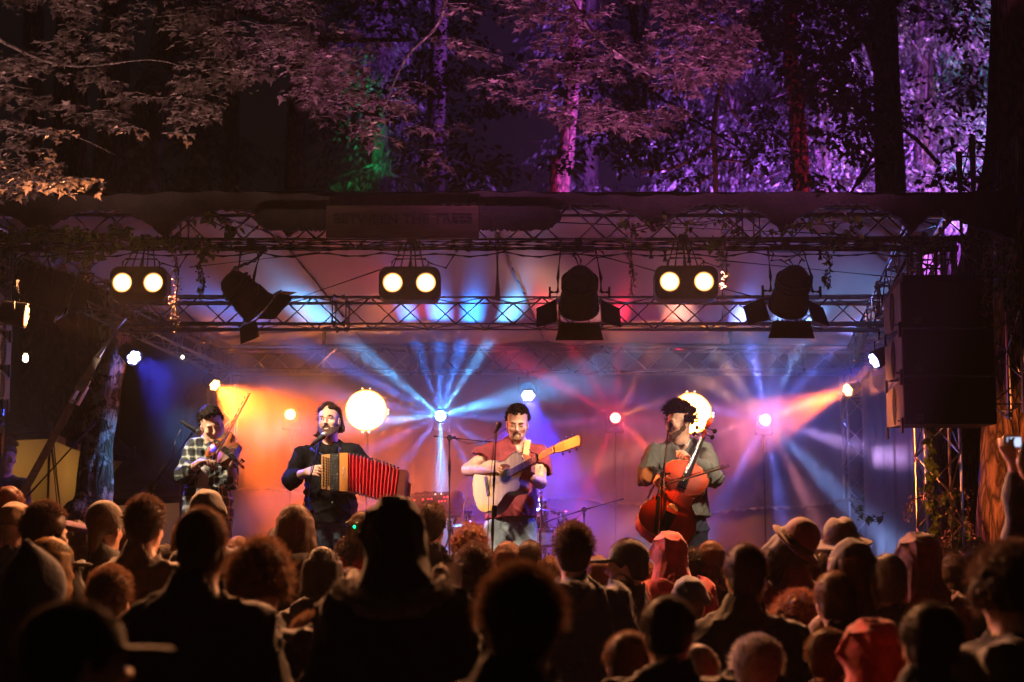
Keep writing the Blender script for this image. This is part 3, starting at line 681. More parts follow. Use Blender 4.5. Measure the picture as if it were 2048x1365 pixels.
# ---- twin blinders on the front truss
def blinder(px, py, wpx, label):
    c = at(px, py, 9.42); root = thing('twin_blinder', label, 'stage lamp', c, 'twin blinder lamps on the front truss')
    wd = wpx / 294; ht = .232; d = .12
    o = []   # rounded body
    for cx, cz, a0 in ((wd / 2 - .06, ht / 2 - .06, 0), (-wd / 2 + .06, ht / 2 - .06, 90), (-wd / 2 + .06, -ht / 2 + .06, 180), (wd / 2 - .06, -ht / 2 + .06, 270)):
        for da in range(0, 91, 15): o.append((cx + .06 * math.cos(R(a0 + da)), cz + .06 * math.sin(R(a0 + da))))
    MB().prism([(x, z) for x, z in o], 0, d, Matrix.Translation(c)).prism([(x * .97, z * .97) for x, z in o], -.012, 0.0, Matrix.Translation(c)).build('body', steel_black, root, smooth=35)
    for sx in (-1, 1):
        q = c + Vector((sx * wd * .27, -.014, 0))
        rim = MB().lathe([(.072, 0), (.074, .016), (.068, .018), (.066, .002)], aim(q, (0, -1, -.05)), 28).build('bezel', mat('bezel', (.05, .04, .035), .3, .8), root, smooth=40)
        MB().lathe([(.066, .002), (.058, .006)], aim(q, (0, -1, -.05)), 28, close=False).build('glass_edge', mat('blinder_edge', (1, .5, .15), .5, 0, 0, emit=(1, .42, .10), es=1.5), rim, smooth=180)
        MB().lathe([(.058, .006), (.050, .009), (.002, .012)], aim(q, (0, -1, -.05)), 28).build('lamp_glass', mat('blinder_glow', (1, .8, .5), .5, 0, 0, emit=(1, .74, .36), es=2.8), rim, smooth=180)
        l = bpy.data.lights.new('blinder_light', 'SPOT'); l.energy = 680; l.color = (1, .37, .14); l.spot_size = R(120); l.spot_blend = .5; l.shadow_soft_size = .06
        lo = bpy.data.objects.new('blinder_light', l); C.objects.link(lo); lo.location = q + Vector((0, -.04, 0)); lo.rotation_euler = Vector((0, -1, -.55)).to_track_quat('-Z', 'Y').to_euler()
    hw = .125
    MB().tube([c + Vector((-hw, .05, ht / 2 - .01)), c + Vector((-hw, .05, ht / 2 + .045)), c + Vector((-hw + .02, .05, ht / 2 + .065)), c + Vector((hw - .02, .05, ht / 2 + .065)), c + Vector((hw, .05, ht / 2 + .045)), c + Vector((hw, .05, ht / 2 - .01))], .008, 8).build('handle', chrome, root, smooth=60)
    m = MB(); zt = ZB - .03
    for sx in (-.16, -.09, .05, .12): m.tube([c + Vector((sx * .8, .06, ht / 2 - .02)), (c.x + sx * .4, 9.58, zt)], .008, 6)
    m.tube([c + Vector((0, .06, ht / 2)), (c.x, 9.58, zt + .02)], .016, 8); m.box((c.x, 9.58, zt + .02), (.06, .07, .07))
    m.tube([c + Vector((.07, .1, ht / 2)), c + Vector((.13, .1, ht / 2 + .05)), c + Vector((.24, .12, ht / 2 + .02)), c + Vector((.30, .12, ht / 2 + .12))], .007, 6)
    m.build('yoke', steel_black, root, smooth=40)
blinder(277, 567, 114, 'left twin blinder, two glowing warm discs in a black case')
blinder(819, 567, 122, 'centre twin blinder below the name sign')
blinder(1373, 565, 126, 'right twin blinder between the two right-hand barn-door lamps')

# ---- fresnel lamps with barn doors, seen from behind
def fresnel(px, py, yaw, pitch, label, tgt, power, size=1.0, Y=9.40, col=(1, .74, .5), ang=44):
    c = at(px, py, Y); root = thing('fresnel_lamp', label, 'stage lamp', c, 'barn-door lamps on the front truss')
    d = Vector((math.sin(R(yaw)) * math.cos(R(pitch)), math.cos(R(yaw)) * math.cos(R(pitch)), -math.sin(R(pitch))))
    M = aim(c, d); s = size
    # make local x horizontal
    xa = d.cross(Vector((0, 0, 1))).normalized(); ya = d.cross(xa).normalized()
    M = Matrix(((xa.x, ya.x, d.x, c.x), (xa.y, ya.y, d.y, c.y), (xa.z, ya.z, d.z, c.z), (0, 0, 0, 1)))
    MB().lathe([(.02 * s, -.21 * s), (.07 * s, -.20 * s), (.105 * s, -.16 * s), (.125 * s, -.09 * s), (.135 * s, 0), (.145 * s, .03 * s), (.15 * s, .13 * s), (.158 * s, .135 * s), (.158 * s, .16 * s), (.14 * s, .16 * s), (.13 * s, .12 * s)], M, 32).build('housing', steel_black, root, smooth=35)
    m = MB()
    for z in (-.12, -.085, -.05): m.lathe([(.122 * s, z * s), (.142 * s, (z + .004) * s), (.142 * s, (z + .012) * s), (.122 * s, (z + .016) * s)], M, 32, close=False)
    m.build('cooling_fin', steel_black, root, smooth=35)
    MB().lathe([(.13 * s, .10 * s), (.10 * s, .118 * s), (.002, .125 * s)], M, 24).build('lens', mat('fresnel_lens', (.7, .6, .5), .2, 0, 0, emit=(1, .7, .4), es=.5), root, smooth=180)
    # barn doors
    fr = MB()
    q = .17 * s
    for a, b in (((-q, -q), (q, -q)), ((q, -q), (q, q)), ((q, q), (-q, q)), ((-q, q), (-q, -q))): fr.tube([M @ Vector((a[0], a[1], .165 * s)), M @ Vector((b[0], b[1], .165 * s))], .006, 6)
    f_ = fr.build('door_frame', alu, root, smooth=40)
    for k, (w0, w1, ln, op) in enumerate(((.15, .125, .17, 66), (.15, .185, .13, 40), (.15, .125, .17, 66), (.15, .185, .13, 40))):
        a = R(90 * k); cs, sn = math.cos(a), math.sin(a); o_ = R(op)
        def Q(t, l): # t along hinge, l outwards
            r_ = q + math.sin(o_) * l; z = .17 * s + math.cos(o_) * l
            return M @ Vector((cs * r_ - sn * t, sn * r_ + cs * t, z))
        vs = [Q(-w0 * s, 0), Q(w0 * s, 0), Q(w1 * s, ln * s), Q(-w1 * s, ln * s)]
        n_ = (vs[1] - vs[0]).cross(vs[3] - vs[0]).normalized() * .003
        vs += [v + n_ for v in vs]
        MB().add(vs, [(0, 1, 2, 3), (7, 6, 5, 4), (0, 4, 5, 1), (1, 5, 6, 2), (2, 6, 7, 3), (3, 7, 4, 0)]).build('barn_door', steel_black, root)
    # yoke
    hp = Vector((c.x, 9.58, ZB - .04)); y0 = c + xa * .165 * s; y1 = c - xa * .165 * s; up = Vector((0, .02, 1)).normalized()
    t0 = Vector((c.x + xa.x * .12, hp.y, hp.z - .03)); t1 = Vector((c.x - xa.x * .12, hp.y, hp.z - .03))
    MB().tube([y0, y0 + up * .10, t0, t1, y1 + up * .10, y1], .011, 8).box(hp + Vector((0, 0, -.03)), (.22, .05, .035)).box(hp, (.05, .07, .08)).build('yoke', steel_black, root, smooth=40)
    for e, sg_ in ((y0, 1), (y1, -1)): MB().tube([e, e + xa * sg_ * .050], .012, 8).box(e + xa * sg_ * .055, (.014, .02, .07)).build('yoke_knob', steel_black, root)
    rg = random.Random(px); m = MB()
    tail = M @ Vector((0, 0, -.2 * s))
    for k in range(3):
        a = tail; b = hp + Vector((rg.uniform(-.12, .14), 0, -.02)); mid = (a + b) / 2 + Vector((rg.uniform(-.12, .14), -.02, rg.uniform(-.06, .02)))
        m.tube([a, a.lerp(mid, .6) + Vector((0, 0, .03)), mid, mid.lerp(b, .5) + Vector((.02, 0, .0)), b], .006, 6)
    m.build('power_cable', steel_black, root, smooth=60)
    spot(M @ Vector((0, 0, .135 * s)), tgt, col, power, ang, .8, .10)
    return root
fresnel(490, 590, 55, 38, 'barn-door lamp hanging left, turned to the right', (-.75, 10.6, 2.6), 440, .84, ang=60)
fresnel(1159, 585, 0, 42, 'barn-door lamp hanging in the middle, seen from straight behind', (.05, 10.5, 2.5), 290, .88)
fresnel(1583, 583, -4, 42, 'barn-door lamp hanging right of the right twin blinder', (1.2, 10.6, 2.6), 270, .86)
fresnel(88, 575, 58, 14, 'dark barn-door lamp at far left under the leafy garland', (-2.1, 10.6, 2.7), 620, 1.0, Y=9.78)

# cables along the front truss
m = MB(); rg = random.Random(3)
for k in range(5):
    pts = []; z = ZB - .03 - .012 * k
    for i in range(60): pts.append((-4.2 + 7.2 * i / 59, 9.55 + .02 * k, z + .005 * math.sin(i * 1.3 + k * 2) - (.03 * abs(math.sin(i * .9 + k)) if k == 4 else 0)))
    m.tube(pts, .008, 6)
tag(m.build('truss_cable', steel_black, smooth=60), 'bundle of black power cables tied along the front truss', 'cables')
m = MB()
for px, L_, lb in ((1302, .06, 'leftmost of three black cable plugs just left of the right twin blinder'), (1330, .08, 'longer black cable plug over the right twin blinder\'s left end'), (1378, .09, 'black cable plug over the middle of the right twin blinder'), (1822, .12, 'longest black cable plug near the right corner of the front truss'), (1640, .07, 'black cable plug right of the rightmost barn-door lamp')):
    p_ = at(px, 500, 9.55); tag(MB().tube([p_, p_ + Vector((0, 0, -L_))], .018, 8).build('cable_plug', steel_black, smooth=60), lb, 'plug', 'plugs below the front truss')

# ---- lamps standing in the wood behind the stage (their light is what colours the trees)
spot((5.5, 18.5, 1), at(1560, 170, 24), (.45, .10, 1), 120000, 66, .9, .1, 'wood_light')
spot((2.4, 17.5, .6), at(1130, 260, 21), (1, .03, .30), 9000, 14, .6, .1, 'wood_light')
spot((4.6, 16.5, .5), at(1592, 260, 17.5), (1, .03, .22), 9000, 22, .6, .1, 'wood_light')
spot((-2.8, 18, .6), at(725, 330, 26), (.0, 1, .25), 26000, 6.5, 1, .1, 'wood_light')
spot((8.0, 16.5, .5), at(1945, 200, 23), (.05, .6, 1), 50000, 13, .8, .1, 'wood_light')

# unseen tree uplighters above the crowd, assumed from the leaves being lit
for x_, e_ in ((-3.9, 330), (-2.6, 330), (-1.4, 230)): spot((x_, 7.4, 2.2), (x_ - .1, 8.45, 6), (1, .52, .50), e_ * 2.7, 60, .5, .1, 'tree_uplight')
for x_ in (-.3, .9, 2.0): spot((x_, 7.4, 2.2), (x_ + .1, 8.45, 6), (1, .24, .80), 1250, 60, .5, .1, 'tree_uplight')
spot((2.5, 15.25, 4.75), at(1430, 250, 15.8), (1, .15, .30), 60, 70, .6, .05, 'wood_light')
spot((6.6, 17.5, 1), at(1860, 200, 21.5), (.95, .35, .85), 30000, 34, .9, .1, 'wood_light')
# ================================================================== people: shared modelling
def skin_mat(name, col):
    m, nt, b = nodes(name); b.inputs['Roughness'].default_value = .48; b.inputs['Subsurface Weight'].default_value = .12; b.inputs['Subsurface Radius'].default_value = (.02, .008, .004); b.inputs['Subsurface Scale'].default_value = .5
    N = nt.nodes; L = nt.links; tc = N.new('ShaderNodeTexCoord'); no = N.new('ShaderNodeTexNoise'); no.inputs['Scale'].default_value = 22; no.inputs['Detail'].default_value = 4; L.new(tc.outputs['Object'], no.inputs[0])
    cr = N.new('ShaderNodeValToRGB'); cr.color_ramp.elements[0].color = (col[0] * .85, col[1] * .72, col[2] * .68, 1); cr.color_ramp.elements[1].color = (min(1, col[0] * 1.1), col[1] * 1.1, col[2] * 1.1, 1); cr.color_ramp.elements[0].position = .3; cr.color_ramp.elements[1].position = .7
    L.new(no.outputs[0], cr.inputs[0]); L.new(cr.outputs[0], b.inputs['Base Color']); return m
skin = skin_mat('skin', (.56, .34, .25)); skin2 = skin_mat('skin_ruddy', (.60, .33, .24))
hair_dark = mat('hair_dark', (.010, .006, .004), .75, 0, .5, 60, bump=.4, bscale=220, spec=.08)
hair_brown = mat('hair_brown', (.026, .013, .007), .7, 0, .5, 60, bump=.4, bscale=220, spec=.1)
beard_m = mat('beard_brown', (.075, .035, .016), .8, 0, .5, 120, bump=.6, bscale=300)
stubble_m = mat('stubble', (.26, .13, .075), .8, 0, .4, 160, bump=.5, bscale=300)
lip_m = mat('lip', (.36, .11, .09), .5, 0, .1); mouth_m = mat('mouth_dark', (.03, .006, .006), .6, 0, 0)
eye_m = mat('eye_white', (.75, .72, .68), .2, 0, 0); iris_m = mat('iris', (.03, .02, .015), .15, 0, 0)

def headM(pos, yaw=0, pitch=0, roll=0):
    """head frame: faces -Y; yaw turns it to the right of the picture, pitch looks down, roll leans it"""
    return Matrix.Translation(pos) @ Matrix.Rotation(R(roll), 4, 'Y') @ Matrix.Rotation(R(yaw), 4, 'Z') @ Matrix.Rotation(R(pitch), 4, 'X')
def T(M, x, y, z): return tuple(M @ Vector((x, y, z)))
def head(S, M, mouth=0, ears=True, neck=None):
    e = lambda c, r, k=.015, cut=False: S.ell(T(M, *c), r, k, M, cut)
    c = lambda a, b, ra, rb, k=.012, cut=False: S.cone(T(M, *a), T(M, *b), ra, rb, k, cut)
    e((0, .014, .036), (.076, .094, .084), .02)
    e((0, -.026, -.030), (.063, .064, .080), .025)
    for s in (-1, 1):
        c((s * .056, .012, -.050), (s * .020, -.066, -.098), .018, .018, .02)
        e((s * .041, -.060, -.030), (.024, .022, .020), .018)
    e((0, -.073, -.102), (.024, .019, .019), .016)
    c((-.040, -.081, .016), (.040, -.081, .016), .010, .010, .014)
    for s in (-1, 1):
        e((s * .031, -.099, -.006), (.019, .013, .011), .010, True)
        e((s * .031, -.073, -.006), (.0155, .015, .0125), .005)
    c((0, -.088, .006), (0, -.112, -.034), .0075, .0115, .009)
    for s in (-1, 1): e((s * .0115, -.100, -.040), (.0085, .010, .0075), .006)
    if mouth: e((0, -.094, -.070), (.017, .012, .006 + .008 * mouth), .006, True)
    else: e((0, -.098, -.0655), (.024, .006, .003), .004, True)
    c((-.018, -.083, -.060), (0, -.091, -.058), .0045, .006, .005); c((0, -.091, -.058), (.018, -.083, -.060), .006, .0045, .005)
    lo = -.072 - .010 * mouth
    c((-.015, -.081, lo), (0, -.088, lo - .002), .005, .0068, .005); c((0, -.088, lo - .002), (.015, -.081, lo), .0068, .005, .005)
    if ears:
        for s in (-1, 1): e((s * .078, .012, -.014), (.0085, .018, .031), .007); e((s * .083, .004, -.012), (.006, .009, .016), .004, True)
    if neck is not None:
        S.cone(T(M, 0, .026, -.045), neck, .055, .060, .03); S.cone(T(M, 0, -.020, -.090), (Vector(neck) + Vector((0, -.012, -.01))), .038, .052, .035)
def face_bits(M, parent, brow, lid='open', mouth=0, glasses=False):
    for s in (-1, 1): MB().tube([T(M, s * .014, -.096, .014), T(M, s * .031, -.0975, .019), T(M, s * .050, -.085, .013)], [.0028, .0040, .0016], 6).build('eyebrow', brow, parent, smooth=180)
    if lid == 'open':
        for s in (-1, 1):
            e = MB().lathe([(.001, .012), (.007, .0105), (.0115, .004), (.012, 0), (.009, -.007), (.001, -.011)], Matrix.Translation(T(M, s * .031, -.0785, -.006)) @ M.to_3x3().to_4x4() @ Matrix.Rotation(R(90), 4, 'X'), 12).build('eye', eye_m, parent, smooth=180)
            MB().lathe([(.0001, .0128), (.0052, .0122), (.0058, .0105)], Matrix.Translation(T(M, s * .031, -.0790, -.0055)) @ M.to_3x3().to_4x4() @ Matrix.Rotation(R(90), 4, 'X'), 10, close=False).build('iris', iris_m, e, smooth=180)
    for s in (-1, 1): MB().tube([T(M, s * .017, -.086, -.009), T(M, s * .031, -.0895 - (.001 if lid == 'open' else 0), -.0115 if lid != 'open' else .002), T(M, s * .046, -.083, -.008)], .0018, 5).build('eyelash', hair_dark, parent, smooth=180)
    m = MB(); lo = -.072 - .010 * mouth
    m.tube([T(M, -.020, -.0825, -.0625), T(M, -.009, -.0935, -.058), T(M, 0, -.0955, -.0595), T(M, .009, -.0935, -.058), T(M, .020, -.0825, -.0625)], [.001, .0035, .0032, .0035, .001], 6)
    m.tube([T(M, -.018, -.081, lo + .003), T(M, 0, -.0925, lo - .002), T(M, .018, -.081, lo + .003)], [.001, .0046, .001], 6)
    m.build('lips', lip_m, parent, smooth=180)
    if mouth:
        MB().lathe([(.0001, 0), (.014, 0), (.0001, .001)], Matrix.Translation(T(M, 0, -.0855, -.0665)) @ M.to_3x3().to_4x4() @ Matrix.Rotation(R(90), 4, 'X') @ Matrix.Diagonal((1, .62, 1, 1)), 12).build('mouth', mouth_m, parent)
    if glasses:
        g = MB()
        for s in (-1, 1):
            g.tube([T(M, s * .033 + .024 * math.cos(a * PI / 9), -.110 + .002 * abs(math.cos(a * PI / 9)), -.004 + .021 * math.sin(a * PI / 9)) for a in range(19)], .0017, 5, cap=False)
            g.tube([T(M, s * .057, -.106, .002), T(M, s * .079, .0, -.002)], .0015, 5)
        g.tube([T(M, -.009, -.110, .0), T(M, 0, -.1135, .003), T(M, .009, -.110, .0)], .0017, 5)
        g.build('glasses', mat('gold_wire', (.75, .62, .42), .2, 1, 0), parent, smooth=180)

def hand(S, W, fwd, nrm, curl=(30, 40, 30), side=1, sc=1.0, thumb=.5, spread=.12):
    W = Vector(W); f = Vector(fwd).normalized(); n = Vector(nrm); n = (n - f * n.dot(f)).normalized(); l = f.cross(n) * side
    offs = (.031, .011, -.010, -.029); lens = (.074, .083, .077, .060)
    for i in range(4):
        b = W + (l * offs[i] * .45 + f * .012) * sc; kx = W + (l * offs[i] + f * (.088 - .004 * abs(i - 1))) * sc
        S.cone(b, kx, .0165 * sc, .0115 * sc, .010)
        d = (f + l * offs[i] * spread * 8).normalized(); p = kx; ax = None; ang = 0
        for q, (fr, cv) in enumerate(zip((.46, .30, .24), curl)):
            ang += R(cv); dd = (d * math.cos(ang) + n * math.sin(ang)).normalized(); nx = p + dd * lens[i] * fr * sc
            S.cone(p, nx, (.0092 - .0012 * q) * sc, (.0084 - .0012 * q) * sc, .003); p = nx
    tb = W + (f * .022 + l * .024 + n * .006) * sc
    d1 = (f * .62 + l * .62 + n * thumb).normalized(); t1 = tb + d1 * .046 * sc; d2 = (f * .95 + l * .12 + n * thumb).normalized(); t2 = t1 + d2 * .032 * sc; t3 = t2 + (d2 + n * .3).normalized() * .024 * sc
    S.cone(tb, t1, .0155 * sc, .0115 * sc, .010); S.cone(t1, t2, .0110 * sc, .0095 * sc, .003); S.cone(t2, t3, .0098 * sc, .0078 * sc, .003)
def arm(S, sh, el, wr, r=1.0, k=.03):
    S.cone(sh, el, .050 * r, .040 * r, k); m = Vector(el).lerp(Vector(wr), .3); S.cone(el, m, .040 * r, .041 * r, .02); S.cone(m, wr, .041 * r, .027 * r, .02)
def sleeve(S, sh, el, end, r=(.064, .056, .050), k=.018, frac=1.0):
    S.cone(sh, el, r[0], r[1], k); e = Vector(el).lerp(Vector(end), frac); S.cone(el, e, r[1], r[2], .03)
    return e
def leg(S, hip, kn, an, toe, r=1.0):
    S.cone(hip, kn, .085 * r, .060 * r, .03); m = Vector(kn).lerp(Vector(an), .3); S.cone(kn, m, .056 * r, .056 * r, .02); S.cone(m, an, .056 * r, .038 * r, .02); S.cone(an, toe, .040, .034, .02)
def bounds(pts, pad=.16):
    a = np.array([tuple(p) for p in pts]); return a.min(0) - pad, a.max(0) + pad

def plaid():
    m, nt, b = nodes('plaid_flannel'); N = nt.nodes; L = nt.links; tc = N.new('ShaderNodeTexCoord'); sp = N.new('ShaderNodeSeparateXYZ'); L.new(tc.outputs['Object'], sp.inputs[0])
    def math_(op, a, b_=None, c=None):
        n = N.new('ShaderNodeMath'); n.operation = op
        for i, v in enumerate((a, b_, c)):
            if v is None: continue
            if hasattr(v, 'is_linked'): L.new(v, n.inputs[i])
            else: n.inputs[i].default_value = v
        return n.outputs[0]
    def bands(axis, per, soft):
        s = math_('MULTIPLY', axis, 2 * PI / per); c = math_('COSINE', s); c2 = math_('COSINE', math_('MULTIPLY', s, 2.0)); w_ = math_('MULTIPLY_ADD', c, .5, .5); return math_('POWER', w_, soft), math_('POWER', math_('MULTIPLY_ADD', c2, .5, .5), 6)
    dx = math_('MULTIPLY_ADD', sp.outputs['Y'], .7, sp.outputs['X'])
    ax, ax2 = bands(dx, .068, 4); az, az2 = bands(sp.outputs['Z'], .074, 4)
    lightf = math_('MULTIPLY_ADD', math_('ADD', ax, az), .42, math_('MULTIPLY', math_('MULTIPLY', ax2, az2), .25))
    cr = N.new('ShaderNodeValToRGB'); el = cr.color_ramp.elements; el[0].color = (.010, .014, .020, 1); el[0].position = .02; el[1].color = (.30, .31, .28, 1); el[1].position = .85
    e = el.new(.30); e.color = (.030, .048, .045, 1); e = el.new(.48); e.color = (.22, .25, .22, 1); L.new(lightf, cr.inputs[0]); L.new(cr.outputs[0], b.inputs['Base Color']); b.inputs['Roughness'].default_value = .9; return m
def knit(name, c1, c2, sc=140):
    m, nt, b = nodes(name); N = nt.nodes; L = nt.links; tc = N.new('ShaderNodeTexCoord'); no = N.new('ShaderNodeTexVoronoi'); no.inputs['Scale'].default_value = sc; L.new(tc.outputs['Object'], no.inputs[0])
    cr = N.new('ShaderNodeValToRGB'); cr.color_ramp.elements[0].color = (*c2, 1); cr.color_ramp.elements[1].color = (*c1, 1); cr.color_ramp.elements[1].position = .7; L.new(no.outputs[0], cr.inputs[0]); L.new(cr.outputs[0], b.inputs['Base Color'])
    bp = N.new('ShaderNodeBump'); bp.inputs['Strength'].default_value = .6; bp.inputs['Distance'].default_value = .006; L.new(no.outputs[0], bp.inputs['Height']); L.new(bp.outputs[0], b.inputs['Normal']); b.inputs['Roughness'].default_value = .95; return m
denim = mat('denim', (.075, .115, .165), .85, 0, .45, 9, bump=.3, bscale=50)
denim_pale = mat('denim_faded', (.22, .29, .33), .85, 0, .35, 8, bump=.3, bscale=50)
shoe_m = mat('dark_shoe', (.02, .018, .016), .5, 0, .3)
YP = 10.5
def J(px, py, dy=0): return at(px, py, YP + dy)

def lower_body(root, S, hipL, hipR, w, jeans, name='jeans', flare=1.0, spreadx=.0):
    """thighs to feet; hips are the two hip points"""
    parts = []
    for s, h in ((-1, hipL), (1, hipR)):
        kn = Vector((h.x + s * (.02 + spreadx * .5), h.y - .01, FLOOR + .50)); an = Vector((h.x + s * (.035 + spreadx), h.y + .02, FLOOR + .085)); toe = an + Vector((s * .03, -.15, -.045))
        leg(S, h, kn, an, toe); parts.append((h, kn, an, toe))
    pts = [p for q in parts for p in q]; lo, hi = bounds(pts, .17); lo[2] = FLOOR; hi[2] = max(h.z for h in (hipL, hipR)) + .16
    Jn = SDF(lo, hi, .009)
    for h, kn, an, toe in parts:
        Jn.cone(h, kn, .098 * flare, .073 * flare, .03); Jn.cone(kn, an, .073 * flare, .064 * flare, .03)
    mid = (hipL + hipR) / 2; Jn.ell(mid + Vector((0, 0, .05)), (w, .125, .13), .05)
    Jn.noise(.005, 26, 5, 7).folds(.013, 34, 5); Jn.halfspace((0, 0, FLOOR + .03), (0, 0, -1)); Jn.build(name, jeans, root)
    sh = SDF(lo - .02, np.array([hi[0] + .1, hi[1], FLOOR + .16]), .008)
    for h, kn, an, toe in parts: sh.cone(an + Vector((0, .03, -.035)), toe, .050, .042, .02); sh.cone(an, an + Vector((0, 0, -.03)), .052, .05, .02)
    sh.halfspace((0, 0, FLOOR + .006), (0, 0, -1)); sh.build('shoes', shoe_m, root)

def torso(S, neck, shL, shR, hips, k=1.0, w=.165, chest=.105):
    nc = Vector(neck); mid = (Vector(shL) + Vector(shR)) / 2; h = Vector(hips)
    S.cone(shL, mid + Vector((0, .01, .035)), .052 * k, .066 * k, .03); S.cone(shR, mid + Vector((0, .01, .035)), .052 * k, .066 * k, .03)
    ch = mid.lerp(h, .28); be = mid.lerp(h, .68)
    S.ell(ch, (w * k, chest * k, .185), .05); S.ell(be, (w * .90 * k, chest * k, .17), .06); S.ell(h, (w * .95 * k, chest * 1.08 * k, .13), .06)
    S.cone(nc, mid + Vector((0, .01, .02)), .058 * k, .085 * k, .05)

def strands(S, M, n, fn, seed, r=(.010, .006), k=.006):
    rg = random.Random(seed)
    for i in range(n):
        pts = fn(rg); m_ = len(pts) - 1
        for j in range(m_): S.cone(T(M, *pts[j]), T(M, *pts[j + 1]), lerp(r[0], r[1], j / m_), lerp(r[0], r[1], (j + 1) / m_), k)
def soft_hair(S, M, root, m, seed, n, th_max=104, face=46, off=.010, ln=.016):
    """hair volume plus loose single strands over its surface"""
    V, Q = S.mesh(); rg = random.Random(seed); v = []; f = []
    for _ in range(n):
        ph = rg.uniform(-180, 180); th = rg.uniform(0, face if abs(ph) < 70 else th_max); a = scalp(th, ph, off); nn = (a - Vector((0, .014, .036))).normalized(); w_ = Vector((rg.uniform(-1, 1), rg.uniform(-1, 1), rg.uniform(-1, .7))) * .8
        b = a + (nn + w_ * .6).normalized() * ln * rg.uniform(.4, 1); c = b + (nn * .3 + w_).normalized() * ln * .7; d = (b - a).cross(Vector((rg.uniform(-1, 1), rg.uniform(-1, 1), .3)))
        if d.length < 1e-6: continue
        d = d.normalized() * .0012; o = len(v); v += [T(M, *(a - d)), T(M, *(a + d)), T(M, *(b + d * .8)), T(M, *(b - d * .8)), T(M, *(c + d * .3)), T(M, *(c - d * .3))]; f += [(o, o + 1, o + 2, o + 3), (o + 3, o + 2, o + 4, o + 5)]
    return meshobj('hair', np.concatenate([V, np.array(v, np.float32)]), np.concatenate([Q, np.array(f) + len(V)]), m, root, 180)
def scalp(th, ph, off=.004):
    """point on the skull; th from the crown down (deg), ph round (0 = front, 90 = +x)"""
    t, p = R(th), R(ph); return Vector(((.076 + off) * math.sin(t) * math.sin(p), .014 - (.094 + off) * math.sin(t) * math.cos(p), .036 + (.084 + off) * math.cos(t)))
YM = {}
